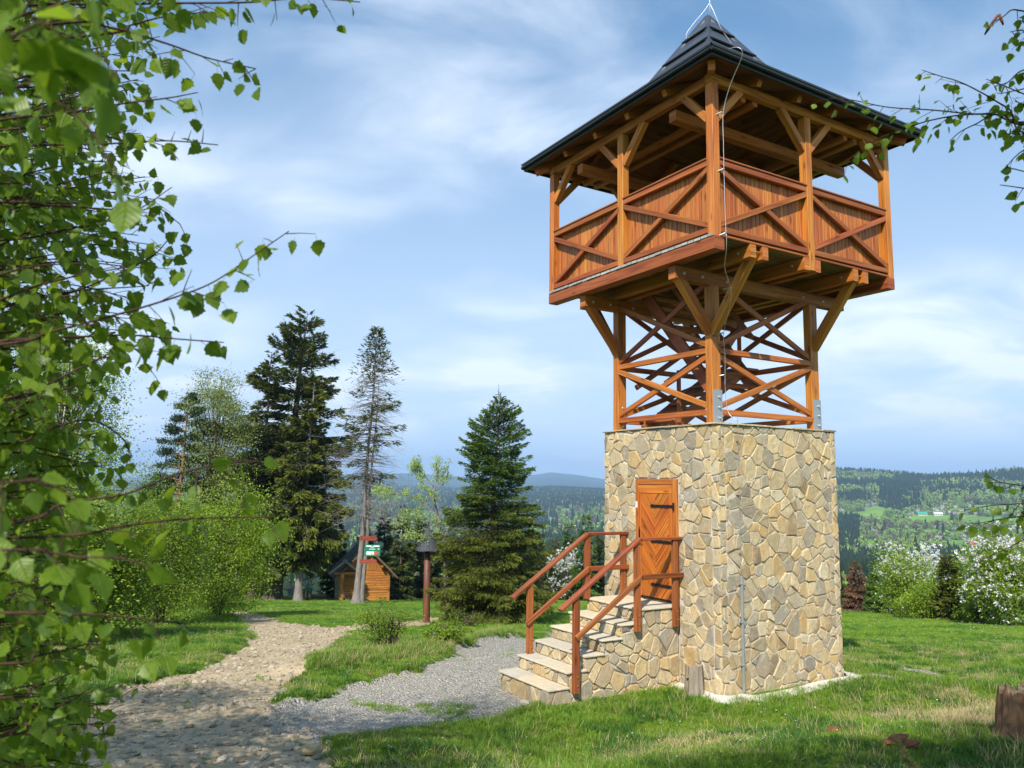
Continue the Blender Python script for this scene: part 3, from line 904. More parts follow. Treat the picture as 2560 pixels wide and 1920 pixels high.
# ------------------------------------------------------------------ observation tower
tower = empty('observation_tower', TC, TH, 'wooden lookout tower with charcoal pyramid roof on a square sandstone base', 'tower')
ZT = 3.967
def clip_poly(P, n, d):
    """keep the part of convex polygon P with p.n <= d"""
    out = []
    s = P @ n - d
    m = len(P)
    for i in range(m):
        j = (i + 1) % m
        if s[i] <= 0: out.append(P[i])
        if (s[i] < 0) != (s[j] < 0) and abs(s[i] - s[j]) > 1e-12:
            t = s[i] / (s[i] - s[j]); out.append(P[i] + t * (P[j] - P[i]))
    return np.array(out)
def stone_cells(rect, size, seed, holes=(), gap=.008, aspect=1.15):
    """irregular polygonal stones filling rect (u0,v0,u1,v1), not entering the holes (u0,v0,u1,v1)"""
    r = np.random.default_rng(seed)
    u0, v0, u1, v1 = rect
    nu = max(1, int(round((u1 - u0) / size))); nv = max(1, int(round((v1 - v0) / (size * aspect))))
    S = []
    for i in range(-1, nu + 1):
        for j in range(-1, nv + 1):
            if r.random() < .10: continue
            S.append((u0 + (i + .5 + .5 * (j % 2) + r.uniform(-.42, .42)) * (u1 - u0) / nu,
                      v0 + (j + .5 + r.uniform(-.42, .42)) * (v1 - v0) / nv))
            if r.random() < .10:
                S.append((S[-1][0] + r.uniform(-.4, .4) * size, S[-1][1] + r.uniform(-.4, .4) * size))
    S = np.array(S)
    wgt = np.where(r.random(len(S)) < .24, r.uniform(.010, .026, len(S)), r.uniform(-.014, .004, len(S))) * (size / .2) ** 2
    polys = []
    R0 = np.array([(u0, v0), (u1, v0), (u1, v1), (u0, v1)])
    for k, s in enumerate(S):
        P = R0.copy()
        P = np.array([(u0 + gap * .3, v0), (u1 - gap * .3, v0), (u1 - gap * .3, v1), (u0 + gap * .3, v1)])
        d = np.hypot(*(S - s).T)
        for q in np.argsort(d)[1:26]:
            n = S[q] - s; L = np.linalg.norm(n); n = n / L
            mid = (s @ n + S[q] @ n) / 2 + (wgt[k] - wgt[q]) / (2 * L)
            P = clip_poly(P, n, mid - gap / 2)
            if len(P) < 3: break
        if len(P) < 3: continue
        bad = False
        for (a, b, c, e) in holes:
            if P[:, 0].max() <= a or P[:, 0].min() >= c or P[:, 1].max() <= b or P[:, 1].min() >= e: continue
            cen = P.mean(0)
            opts = [(a - cen[0], np.array([1., 0]), a), (cen[0] - c, np.array([-1., 0]), -c), (b - cen[1], np.array([0, 1.]), b), (cen[1] - e, np.array([0, -1.]), -e)]
            opts.sort(key=lambda t: -t[0])
            if opts[0][0] < -.06: bad = True; break
            P = clip_poly(P, opts[0][1], opts[0][2])
            if len(P) < 3: bad = True; break
        if bad: continue
        # bend the joints a little so the stones do not look cut to one pattern
        if u1 - u0 > .5:
            ed = np.minimum(np.minimum(P[:, 0] - u0, u1 - P[:, 0]), np.minimum(P[:, 1] - v0, v1 - P[:, 1]))
            for (a, b, c, e) in holes:
                ed = np.minimum(ed, np.maximum(np.maximum(a - P[:, 0], P[:, 0] - c), np.maximum(b - P[:, 1], P[:, 1] - e)))
            wd = np.clip(ed / .12, 0, 1)
            P = P + np.stack([wd * .11 * (fbm(P[:, 0] * 4.6, P[:, 1] * 4.6, seed + 900, 2) - .5), wd * .11 * (fbm(P[:, 0] * 4.6, P[:, 1] * 4.6, seed + 950, 2) - .5)], -1)
        x, y = P[:, 0], P[:, 1]
        A = .5 * abs(np.dot(x, np.roll(y, 1)) - np.dot(y, np.roll(x, 1)))
        if A < .0016: continue
        polys.append((A, P))
    return polys
def stone_geo(P, t, r, flat=False):
    """stone on the polygon P (2D, ccw or cw), height t; local (u, v, out)"""
    x, y = P[:, 0], P[:, 1]
    if np.dot(x, np.roll(y, -1)) - np.dot(y, np.roll(x, -1)) < 0: P = P[::-1]
    # drop tiny edges, cut the corners
    Q = [P[0]]
    for p in P[1:]:
        if np.linalg.norm(p - Q[-1]) > .02: Q.append(p)
    if len(Q) > 3 and np.linalg.norm(Q[0] - Q[-1]) < .02: Q.pop()
    P = np.array(Q)
    if len(P) < 3: return None
    R = []
    n = len(P)
    for i in range(n):
        a, b, c = P[i - 1], P[i], P[(i + 1) % n]
        k1 = min(.25, .009 / (np.linalg.norm(a - b) + 1e-9)); k2 = min(.25, .009 / (np.linalg.norm(c - b) + 1e-9))
        R.append(b + (a - b) * k1); R.append(b + (c - b) * k2)
    R = np.array(R)
    R += r.normal(0, .0022, R.shape)
    cen = R.mean(0)
    m = len(R)
    size = np.sqrt(np.mean(np.sum((R - cen) ** 2, 1)))
    k = 1 - min(.005 / size, .2)
    k2 = 1 - min(.020 / size, .4)
    tilt = r.normal(0, .05, 2)
    ring0 = np.c_[R, np.full(m, -.004)]
    S1 = cen + (R - cen) * k; ring1 = np.c_[S1, t * .72 + (S1 - cen) @ tilt * .4 + r.normal(0, .0012, m)]
    S2 = cen + (R - cen) * k2; ring2 = np.c_[S2, t + (S2 - cen) @ tilt + r.normal(0, .0018, m)]
    V = np.concatenate([ring0, ring1, ring2])
    F = []
    for i in range(m):
        j = (i + 1) % m
        F.append([i, j, m + j, m + i]); F.append([m + i, m + j, 2 * m + j, 2 * m + i])
    F.append(list(range(2 * m, 3 * m)))
    return V, F
# mortar core of the base (kept behind the stones)
MC = HS - .018
wall = MB()
wall.box((-MC, -MC, -.6), (MC, MC, ZT - .03), ch=.002).obj('stone_wall', M['mortar'], tower)
wall_o = tower.children[-1] if False else [o for o in COL.objects if o.name == 'stone_wall'][0]
DOOR = (-.49, 1.235, .50, 3.13)          # y0, z0, y1, z1 on the left face
STAIR_Y = (-.50, .80)
def face_map(side):
    if side == 'L':     # x = -MC plane; u = y
        return lambda V: np.c_[-MC - V[:, 2], V[:, 0], V[:, 1]], True
    if side == 'R':     # y = -MC plane; u = x
        return lambda V: np.c_[V[:, 0], -MC - V[:, 2], V[:, 1]], False
    if side == 'B':     # x = +MC
        return lambda V: np.c_[MC + V[:, 2], V[:, 0], V[:, 1]], False
    return lambda V: np.c_[V[:, 0], MC + V[:, 2], V[:, 1]], True
def emit(polys, mp, flip, r, out, t0=.011, t1=.024):
    for A, P in polys:
        gq = stone_geo(P, r.uniform(t0, t1), r)
        if gq is None: continue
        V, F = gq
        W3 = mp(V)
        if flip: F = [f[::-1] for f in F]
        out.append((A, W3, F, r.random()))
stones = []
srng = np.random.default_rng(77)
z0, z1 = -.12, ZT - .022
E2 = HS + .001
mp, fl = face_map('L')
hole = [(DOOR[0] - .012, DOOR[1], DOOR[2] + .012, DOOR[3] + .012), (STAIR_Y[0], -1, STAIR_Y[1], 1.20)]
emit(stone_cells((-E2, z0, -E2 + .15, z1), .145, 1, hole, aspect=1.3), mp, fl, srng, stones)
emit(stone_cells((-E2 + .158, z0, E2 - .12, z1), .158, 2, hole), mp, fl, srng, stones)
emit(stone_cells((E2 - .112, z0, E2, z1), .13, 3, hole, aspect=1.6), mp, fl, srng, stones)
mp, fl = face_map('R')
emit(stone_cells((-HS + .012, z0, -HS + .15, z1), .14, 4, aspect=1.25), mp, fl, srng, stones)
emit(stone_cells((-HS + .158, z0, HS - .13, z1), .162, 5), mp, fl, srng, stones)
emit(stone_cells((HS - .122, z0, HS, z1), .13, 6, aspect=1.9), mp, fl, srng, stones)
stones.sort(key=lambda s: -s[0])
for k, (A, V, F, tn) in enumerate(stones[:300]):
    link('stone', mesh_np('stone', V, F, M['stone'], False, None, {'tint': np.full(len(V), tn)}), wall_o)
def joined(parts):
    mb = MB()
    for (A, V, F, tn) in parts: mb.add(V, F, tint=np.full(len(V), tn))
    return mb
joined(stones[300:]).obj('small_stones', M['stone'], wall_o, kind='stuff')
# the two faces turned away
back = []
for sd, seed in (('B', 8), ('F', 9)):
    mp, fl = face_map(sd)
    emit(stone_cells((-HS, z0, HS, z1), .24, seed), mp, fl, srng, back)
joined(back).obj('rear_stones', M['stone'], wall_o, kind='stuff')
# thin cap slabs
crng = np.random.default_rng(5)
def cap_row(axis, sgn, a0, a1):
    x = a0
    while x < a1 - .05:
        L = min(crng.uniform(.28, .6), a1 - x)
        if a1 - (x + L) < .15: L = a1 - x
        o = crng.uniform(.012, .032); zc = ZT - .010 + crng.uniform(-.004, .004)
        lo, hi = x + .003, x + L - .003
        b0, b1 = sorted((sgn * (HS - .30), sgn * (HS + o)))
        if axis == 'y': bx = ((b0, lo, zc - .012), (b1, hi, zc + .014))
        else: bx = ((lo, b0, zc - .012), (hi, b1, zc + .014))
        mb = MB(); mb.box(*bx, ch=.005, tint=crng.random())
        mb.obj('cap_slab', M['stone'], tower)
        x += L
cap_row('y', -1, -HS - .02, HS + .02)
cap_row('y', 1, -HS - .02, HS + .02)
cap_row('x', -1, -HS + .30, HS - .30)
cap_row('x', 1, -HS + .30, HS - .30)
MB().box((-HS + .30, -HS + .30, ZT - .02), (HS - .30, HS - .30, ZT - .008)).obj('base_floor', M['concrete'], tower)

# --- door
door = MB().box((-HS - .004, DOOR[0] + .075, DOOR[1] + .02), (-HS + .03, DOOR[2] - .075, DOOR[3] - .105), ch=.003).obj('door', M['cabin_dark'], tower)  # dark backing stands in for shade in the plank grooves
dx0 = -HS - .004
for a, b in ((DOOR[0], DOOR[0] + .10), (DOOR[2] - .075, DOOR[2])):
    MB().box((-HS - .016, a, DOOR[1]), (-HS + .05, b, DOOR[3]), ch=.004).obj('door_frame', M['orange'], tower)
MB().box((-HS - .014, DOOR[0] + .10, DOOR[3] - .09), (-HS + .05, DOOR[2] - .075, DOOR[3]), ch=.004).obj('door_frame', M['orange'], tower)
MB().box((-HS - .02, DOOR[0] + .02, DOOR[1] - .012), (-HS + .05, DOOR[2] - .02, DOOR[1] + .012)).obj('threshold', M['black'], tower)
py0, py1, pz0, pz1 = DOOR[0] + .105, DOOR[2] - .08, DOOR[1] + .022, DOOR[3] - .10
for bx in (((py0, pz1 - .13), (py1, pz1)), ((py0, pz0), (py0 + .075, pz1 - .132)), ((py1 - .075, pz0), (py1, pz1 - .132))):
    MB().box((dx0 - .020, bx[0][0], bx[0][1]), (dx0 + .0, bx[1][0], bx[1][1]), ch=.003).obj('door_rail', M['door'], door)
# herringbone planks, clipped to the panel halves
ym = (py0 + py1) / 2
ia, ib = py0 + .077, py1 - .077
zt_, zb_ = pz1 - .134, pz0 + .002
for half, (a, b) in enumerate(((ia, ym - .001), (ym + .001, ib))):
    sg = -1 if half == 0 else 1          # planks rise toward the middle line
    pw = .118
    for k in range(-6, 24):
        c0 = zb_ - .6 + k * pw * 1.41 * .92
        rect = np.array([(a, zb_), (b, zb_), (b, zt_), (a, zt_)], float)
        sl = -1.15 if half == 0 else 1.15
        xr = b if half == 0 else a
        # band: c0 < z - sl*(y - xr) < c0 + pw
        n_ = np.array([-sl, 1.0]); ln = np.linalg.norm(n_)
        P = clip_poly(rect, n_ / ln, (c0 + pw * 1.41 * .92 - .011 - sl * xr + 0) / ln)
        if len(P) >= 3: P = clip_poly(P, -n_ / ln, -(c0 - sl * xr) / ln)
        if len(P) < 3: continue
        x, y = P[:, 0], P[:, 1]
        if .5 * abs(np.dot(x, np.roll(y, 1)) - np.dot(y, np.roll(x, 1))) < .0006: continue
        if np.dot(x, np.roll(y, -1)) - np.dot(y, np.roll(x, -1)) < 0: P = P[::-1]
        m = len(P); cen = P.mean(0)
        Pi = cen + (P - cen) * (1 - .004 / np.sqrt(np.mean(np.sum((P - cen) ** 2, 1))))
        V = np.concatenate([np.c_[np.full(m, dx0), P], np.c_[np.full(m, dx0 - .009), P], np.c_[np.full(m, dx0 - .013), Pi]])
        F = [[i, m + i, m + (i + 1) % m, (i + 1) % m] for i in range(m)] + [[m + i, 2 * m + i, 2 * m + (i + 1) % m, m + (i + 1) % m] for i in range(m)] + [list(range(3 * m - 1, 2 * m - 1, -1))]
        dirv = np.array([1.0, sl]) / math.hypot(1, sl); nor = np.array([-dirv[1], dirv[0]])
        pr = np.concatenate([P, P, Pi])
        UV = [(pr[i] @ dirv, pr[i] @ nor) for f in F for i in f]
        mb = MB(); mb.add(V, F, UV); mb.obj('door_plank', M['door'], door)
def hinge(z):
    y1 = py1 + .055; y0 = y1 - .56
    h = .024
    o = [(y1, z - h), (y1, z + h), (y0 + .09, z + h * .8), (y0 + .05, z + h * 1.25), (y0, z), (y0 + .05, z - h * 1.25), (y0 + .09, z - h * .8)]
    o = [(a, b) for a, b in o]
    m = len(o)
    V = np.array([(dx0 - .021, a, b) for a, b in o] + [(dx0 - .027, a, b) for a, b in o])
    F = [[i, m + i, m + (i + 1) % m, (i + 1) % m] for i in range(m)] + [list(range(m, 2 * m))]
    mb = MB(); mb.add(V, F); mb.add(V, [list(range(2 * m - 1, m - 1, -1))])
    mb.tube([(dx0 - .03, y1 + .01, z - .06), (dx0 - .03, y1 + .01, z + .06)], .014, 8)
    mb.obj('hinge', M['black'], door)
# mirrored: straps run from the frame on the right (small y) toward the middle
def hinge_r(z):
    y1 = py0 - .03; y0 = y1 + .54
    h = .024
    o = [(y1, z - h), (y1, z + h), (y0 - .09, z + h * .8), (y0 - .05, z + h * 1.25), (y0, z), (y0 - .05, z - h * 1.25), (y0 - .09, z - h * .8)]
    m = len(o)
    V = np.array([(dx0 - .018, a, b) for a, b in o] + [(dx0 - .027, a, b) for a, b in o])
    F = [[i, (i + 1) % m, m + (i + 1) % m, m + i] for i in range(m)] + [list(range(m, 2 * m))]
    mb = MB(); mb.add(V, F)
    mb.tube([(dx0 - .03, y1 - .015, z - .06), (dx0 - .03, y1 - .015, z + .06)], .015, 8)
    for q in (.12, .25, .38):
        mb.tube([(dx0 - .027, y1 + q, z), (dx0 - .033, y1 + q, z)], .008, 6)
    mb.obj('hinge', M['black'], door)
for z in (DOOR[0] * 0 + 2.70, 2.14, 1.46): hinge_r(z)
hb = MB()
yh = py1 - .03
hb.box((dx0 - .026, yh - .02, 2.06), (dx0 - .020, yh + .02, 2.30), ch=.002)
hb.tube([(dx0 - .02, yh, 2.12), (dx0 - .06, yh, 2.12), (dx0 - .062, yh - .06, 2.125), (dx0 - .062, yh - .11, 2.12)], .009, 6)
hb.tube([(dx0 - .02, yh, 2.30), (dx0 - .024, yh, 2.36)], [.014, .004], 6)
hb.obj('door_handle', M['black'], door)
MB().box((-HS - .022, DOOR[2] - .055, 2.66), (-HS - .016, DOOR[2] - .01, 2.76)).obj('small_notice', plain('white_notice', (.75, .78, .80), .4), tower, label='small white notice on the door frame')

# --- lower timber frame
PX, PYF, PYB = 1.155, -1.10, 1.165           # post centres
PW, PD = .19, .135                            # post size along x, along y
def post(x, y, z0, z1, w, d, mat=None, name='post'):
    return beam_obj(name, (x, y, z0), (x, y, z1), w, d, mat or M['honey'], tower, up=(0, 1, 0), ch=.006)
for x in (-PX, PX):
    for y in (PYF, PYB):
        post(x, y, ZT + .005, 6.12, PW, PD)
xf = -PX - PW / 2 + .045; xb = PX + PW / 2 - .045        # planes of rails on the x faces
yf = PYF - PD / 2 + .035; yb = PYB + PD / 2 - .035
ya, yb_ = PYF + PD / 2, PYB - PD / 2                     # clear span along y
xa, xb_ = -PX + PW / 2, PX - PW / 2
def cross(face, c, a0, a1, z0, z1, w, h, mat, off=.03):
    for k, (s0, s1) in enumerate((((a0, z0), (a1, z1)), ((a0, z1), (a1, z0)))):
        o = (off if k else -off) * (1 if c < 0 else -1)
        d = np.array([s1[0] - s0[0], s1[1] - s0[1]]); d = d / np.linalg.norm(d) * .04
        if face == 'x':
            p, q = (c + o * .5, s0[0] - d[0], s0[1] - d[1]), (c + o * .5, s1[0] + d[0], s1[1] + d[1]); up = (1, 0, 0)
        else:
            p, q = (s0[0] - d[0], c + o * .5, s0[1] - d[1]), (s1[0] + d[0], c + o * .5, s1[1] + d[1]); up = (0, 1, 0)
        beam_obj('cross_brace', p, q, h, w, mat, tower, up=up)
for c in (xf, xb):
    for z in (4.15, 5.10):
        beam_obj('horizontal_rail', (c, ya - .03, z), (c, yb_ + .03, z), .07, .088, M['orange'], tower)
    cross('x', c, ya, yb_, 4.25, 5.02, .05, .088, M['orange'])
    cross('x', c, ya, yb_, 5.20, 6.18, .05, .088, M['rail'])
for c in (yf, yb):
    for z in (4.15, 5.10):
        beam_obj('horizontal_rail', (xa - .03, c, z), (xb_ + .03, c, z), .07, .088, M['orange'], tower)
    cross('y', c, xa, xb_, 4.25, 5.02, .05, .088, M['orange'])
    cross('y', c, xa, xb_, 5.20, 6.18, .05, .088, M['rail'])
# steel shoes with bolts
for x in (-PX, PX):
    for y, s in ((PYF, -1), (PYB, 1)):
        yp = y + s * (PD / 2 + .008)
        sh = MB().box((x - PW / 2 + .012, yp - .008, ZT), (x + PW / 2 + .006, yp + .008, ZT + .52), ch=.002).obj('steel_shoe', M['steelpaint'], tower)
        for z in (.09, .25, .41):
            bm = MB(); bm.tube([(x + .03, yp, ZT + z), (x + .03, yp + s * .045, ZT + z)], .011, 6)
            bm.tube([(x + .03, yp, ZT + z), (x + .03, yp + s * .022, ZT + z)], .022, 6)
            bm.obj('bolt', M['steel'], sh)
            bm = MB(); bm.tube([(x + .02, y - s * PD / 2, ZT + z), (x + .02, y - s * (PD / 2 + .012), ZT + z)], [.026, .018], 10)
            bm.obj('bolt', M['steel'], sh)

# --- deck beams
D = 2.08
for y in (PYF, PYB):
    beam_obj('floor_beam', (-1.98, y, 6.215), (1.98, y, 6.215), .15, .20, M['orange'], tower)
    for x in (-1.80, -1.42, -.9, .9, 1.42, 1.80):
        s = -1
        bm = MB(); bm.tube([(x, y - .075, 6.21), (x, y - .09, 6.21)], [.026, .018], 10); bm.obj('bolt', M['steel'], tower)
for xc in (-1.18, 0.0, 1.18):
    for dx_ in (-.128, .128):
        beam_obj('joist', (xc + dx_, -D, 6.415), (xc + dx_, D, 6.415), .122, .195, M['orange'], tower)
    for y in (-1.85, 1.85):
        bm = MB(); bm.tube([(xc - .19, y, 6.42), (xc - .205, y, 6.42)], [.022, .015], 10); bm.obj('bolt', M['steel'], tower)
for x in (-D + .095, D - .095):
    beam_obj('edge_beam', (x, -D, 6.418), (x, D, 6.418), .19, .186, M['rail'], tower)
# knee braces under the deck: along x below the beams, along y below the joists
for y in (PYF, PYB):
    for s in (-1, 1):
        beam_obj('knee_brace', (s * (PX + .03), y, 5.36), (s * 1.93, y, 6.25), .125, .14, M['honey'], tower, up=(s * -1, 0, 1))
for xc in (-PX - .025, PX + .025):
    for y, s in ((PYF, -1), (PYB, 1)):
        beam_obj('knee_brace', (xc, y + s * .03, 5.36), (xc, s * 1.99, 6.47), .125, .14, M['honey'], tower, up=(0, -s, 1))
# floor planks
x = -D - .004
frng = np.random.default_rng(3)
y = -D + .02
while y < D - .05:
    w = frng.uniform(.115, .15)
    if y + w > D - .01: w = D - .01 - y
    e = frng.uniform(0, .03)
    pk = MB().box((-D - .002 - e * .5, y, 6.514), (D + .002 + frng.uniform(0, .02), y + w - .008, 6.556), ch=.004).obj('floor_plank', M['deckboard'], tower)
    MB().box((-D - .006 - e * .5, y + .002, 6.516), (-D - .0025 - e * .5, y + w - .010, 6.554), ch=.001).obj('plank_end', M['endgrain'], pk)
    y += w

# --- parapet
PS = .135
ZR0, ZR1 = 7.575, 7.665
posts_xy = [(-1, -1), (-1, 1), (1, -1), (1, 1), (-1, 0), (1, 0), (0, -1), (0, 1)]
for a, b in posts_xy:
    x = a * (D - PS / 2); y = b * (D - PS / 2)
    zb = 6.512 if abs(a) == 1 else 6.33
    if abs(a) == 1 and abs(b) == 1: zb = 6.512
    post(x, y, zb, 8.80, PS, PS)
def side_pts(side, u, inset, z):
    """point on a parapet side; u along the side, inset inward from outer face"""
    c = D - inset
    return {'L': (-c, u, z), 'R': (u, -c, z), 'B': (c, u, z), 'F': (u, c, z)}[side]
UPS = {'L': (1, 0, 0), 'R': (0, 1, 0), 'B': (1, 0, 0), 'F': (0, 1, 0)}
bw = .0905
board_mesh = {}
for sd in 'LRBF':
    for (u0, u1) in ((-D + PS, -PS / 2), (PS / 2, D - PS)):
        hz = (0, 0, 1)
        beam_obj('top_rail', side_pts(sd, u0 - .02, .05, (ZR0 + ZR1) / 2), side_pts(sd, u1 + .02, .05, (ZR0 + ZR1) / 2), .075, ZR1 - ZR0, M['rail'], tower)
        beam_obj('rail_cap', side_pts(sd, u0 + .0, .058, ZR1 + .016), side_pts(sd, u1 - .0, .058, ZR1 + .016), .125, .030, M['handrail'], tower)
        beam_obj('bottom_rail', side_pts(sd, u0 - .02, .05, 6.627), side_pts(sd, u1 + .02, .05, 6.627), .075, .085, M['rail'], tower)
        zz0, zz1 = 6.70, 7.535
        for k, (a, b) in enumerate((((u0, zz0), (u1, zz1)), ((u0, zz1), (u1, zz0)))):
            d = np.array([b[0] - a[0], b[1] - a[1]]); d = d / np.linalg.norm(d) * .03
            ins = .046 if k else .038
            beam_obj('cross_brace', side_pts(sd, a[0] - d[0], ins, a[1] - d[1]), side_pts(sd, b[0] + d[0], ins, b[1] + d[1]), .085, .058, M['rail'], tower, up=UPS[sd])
    # cladding boards: one shared board mesh per direction
    key = 'x' if sd in 'LB' else 'y'
    if key not in board_mesh:
        a = (0, 0, 6.60); b = (0, 0, 7.655)
        board_mesh[key] = MB().beam(a, b, .022 if key == 'x' else bw - .006, bw - .006 if key == 'x' else .022, up=(0, 1, 0), ch=.005).mesh('cladding_board', M['orange'])
    u = -D + .05
    while u < D - .06:
        p = side_pts(sd, u + bw / 2, .115, 0)
        link('cladding_board', board_mesh[key], tower, loc=p)
        u += bw
# gap-closing strip at deck edge on the front and rear
for sd in 'RF':
    beam_obj('edge_strip', side_pts(sd, -D + PS, .03, 6.536), side_pts(sd, D - PS, .03, 6.536), .05, .036, M['rail'], tower)

# --- upper frame: wall plates, knee braces, tie beams
ZP = 8.875
for sd in 'LR':
    for s in (1, -1):
        c = (D - .07) * (-1 if s == 1 else 1)
        z = ZP + (0 if sd == 'L' else .0)
        if sd == 'L': beam_obj('wall_plate', (c, -D + .14, ZP), (c, D - .14, ZP), .135, .145, M['honey'], tower, ch=.02)
        else: beam_obj('wall_plate', (-D + .0, c, ZP + .008), (D - .0, c, ZP + .008), .131, .141, M['honey'], tower, ch=.02)
for sd in 'LRBF':
    for uc in (-D + PS / 2, 0, D - PS / 2):
        for s in (-1, 1):
            if abs(uc) > 1 and s == math.copysign(1, uc): continue
            a = side_pts(sd, uc + s * .05, .0675, 8.28); b = side_pts(sd, uc + s * .56, .0675, 8.83)
            up = {'L': (0, -s, 1), 'B': (0, -s, 1), 'R': (-s, 0, 1), 'F': (-s, 0, 1)}[sd]
            beam_obj('knee_brace', a, b, .105, .115, M['honey'], tower, up=up)
for y in (-1.2, 1.2):
    beam_obj('tie_beam', (-2.02, y, 8.645), (2.02, y, 8.645), .15, .165, M['orange'], tower)
for xc in (-1.2, 1.2):
    for dx_ in (-.128, .128):
        beam_obj('ceiling_joist', (xc + dx_, -1.98, 8.775), (xc + dx_, 1.98, 8.775), .10, .09, M['orange'], tower)

# --- roof: steep pyramid with flared eaves
ZA, TK, ZK, TE, ZE = 11.616, 1.32, 9.50, 2.437, 9.02
def prof(t):
    return ZA - (ZA - ZK) / TK * t if t <= TK else ZK + (ZE - ZK) * (t - TK) / (TE - TK)
def rp(sd, t, s, z):
    return {'L': (-t, s, z), 'R': (s, -t, z), 'B': (t, s, z), 'F': (s, t, z)}[sd]
roof = MB()
for sd in 'LRBF':
    V = [rp(sd, 0.02, 0, prof(.02) - .07), rp(sd, TK, -TK, ZK - .055), rp(sd, TK, TK, ZK - .055)]
    roof.add(V, [[0, 1, 2]])
    V = [rp(sd, TK, -TK, ZK - .055), rp(sd, TK, TK, ZK - .055), rp(sd, TE - .03, TE - .03, ZE - .055), rp(sd, TE - .03, -TE + .03, ZE - .055)]
    roof.add(V, [[0, 1, 2, 3]])
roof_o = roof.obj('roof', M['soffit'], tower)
ts = list(np.linspace(.04, TK, 6)) + list(np.linspace(TK, TE, 5))[1:]
for sd in 'LRBF':
    for k in range(len(ts) - 1):
        ta, tb = ts[k], ts[k + 1]
        z_a, z_b = prof(ta), prof(tb)
        d = np.array([tb - ta, z_b - z_a]); d /= np.linalg.norm(d); nrm = np.array([-d[1], d[0]])
        up_, lo_ = .006, .062
        ext = d * .03
        A0 = np.array([ta, z_a]) + nrm * up_; B0 = np.array([tb, z_b]) + nrm * lo_ + ext
        B1 = np.array([tb, z_b]) + nrm * (lo_ - .026) + ext; A1 = np.array([ta, z_a]) - nrm * .02
        V = []
        for q, tt in ((A0, ta), (B0, tb + ext[0]), (B1, tb + ext[0]), (A1, ta)):
            V += [rp(sd, q[0], -tt, q[1]), rp(sd, q[0], tt, q[1])]
        F = [[0, 1, 3, 2], [2, 3, 5, 4], [4, 5, 7, 6], [6, 7, 1, 0], [0, 2, 4, 6], [1, 7, 5, 3]]
        UV = []
        L = np.linalg.norm(B0 - A0)
        co = {0: (0, -ta), 1: (0, ta), 2: (L, -tb), 3: (L, tb), 4: (L + .03, -tb), 5: (L + .03, tb), 6: (0, -ta), 7: (0, ta)}
        UV = [(co[i][0], co[i][1] * .25) for f in F for i in f]
        mb = MB(); mb.add(V, F, UV); mb.obj('tile_course', M['rooftile'], roof_o)
for a, b in ((-1, -1), (-1, 1), (1, -1), (1, 1)):
    path = [(.03, prof(.03)), (TK, ZK), (TE, ZE)]
    V = []; F = []
    for (t, z) in path:
        w = .085
        V += [(a * t, b * t, z + .085), (a * (t + .0), b * (t - w), z + .045), (a * (t - w), b * t, z + .045), (a * (t), b * (t - w), z - .01), (a * (t - w), b * t, z - .01)]
    for k in range(2):
        o = k * 5
        F += [[o, o + 5, o + 6, o + 1], [o, o + 2, o + 7, o + 5], [o + 1, o + 6, o + 8, o + 3], [o + 2, o + 4, o + 9, o + 7]]
    mb = MB(); mb.add(V, F); mb.obj('hip_cap', M['rooftile'], roof_o)
for sd in 'LRBF':
    e0 = TE - .02
    if sd in 'LB': ends = (-TE, TE)
    else: ends = (-TE + .04, TE - .04)
    beam_obj('eave_board', rp(sd, e0, ends[0], ZE - .045), rp(sd, e0, ends[1], ZE - .045), .035, .10, M['rooffascia'], roof_o)
    g0 = TE + .028
    beam_obj('drip_edge', rp(sd, g0, -g0, ZE - .02), rp(sd, g0, g0, ZE - .02), .05, .055, M['rooffascia'], roof_o, ch=.018)
    # soffit boards
    tt = 1.36
    while tt < TE - .10:
        w = .125
        za_s, zb_s = prof(tt) - .062, prof(tt + w - .006) - .062
        V = [rp(sd, tt, -tt, za_s), rp(sd, tt, tt, za_s), rp(sd, tt + w - .006, tt + w, zb_s), rp(sd, tt + w - .006, -tt - w, zb_s)]
        V += [(p[0], p[1], p[2] - .016) for p in V]
        F = [[0, 1, 2, 3], [4, 7, 6, 5], [0, 4, 5, 1], [2, 6, 7, 3], [1, 5, 6, 2], [3, 7, 4, 0]]
        co = [(-tt, 0), (tt, 0), (tt, w), (-tt, w)] * 2
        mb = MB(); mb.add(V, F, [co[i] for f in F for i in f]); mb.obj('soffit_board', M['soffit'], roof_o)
        tt += w
    # rafters
    for s_ in (-1.30, -.42, .42, 1.30):
        t0 = max(abs(s_) + .1, .9)
        q = rp(sd, TE - .16, s_, ZE - .115)
        p = rp(sd, max(t0, TK), s_, prof(max(t0, TK)) - .125)
        beam_obj('rafter', p, q, .085, .10, M['orange'], roof_o)
for a, b in ((-1, -1), (-1, 1), (1, -1), (1, 1)):
    beam_obj('hip_rafter', (a * TK * .9, b * TK * .9, ZK - .10), (a * (TE - .16), b * (TE - .16), ZE - .13), .10, .13, M['orange'], roof_o)
    beam_obj('hip_rafter', (0, 0, ZA - .25), (a * TK, b * TK, ZK - .13), .10, .12, M['orange'], roof_o)

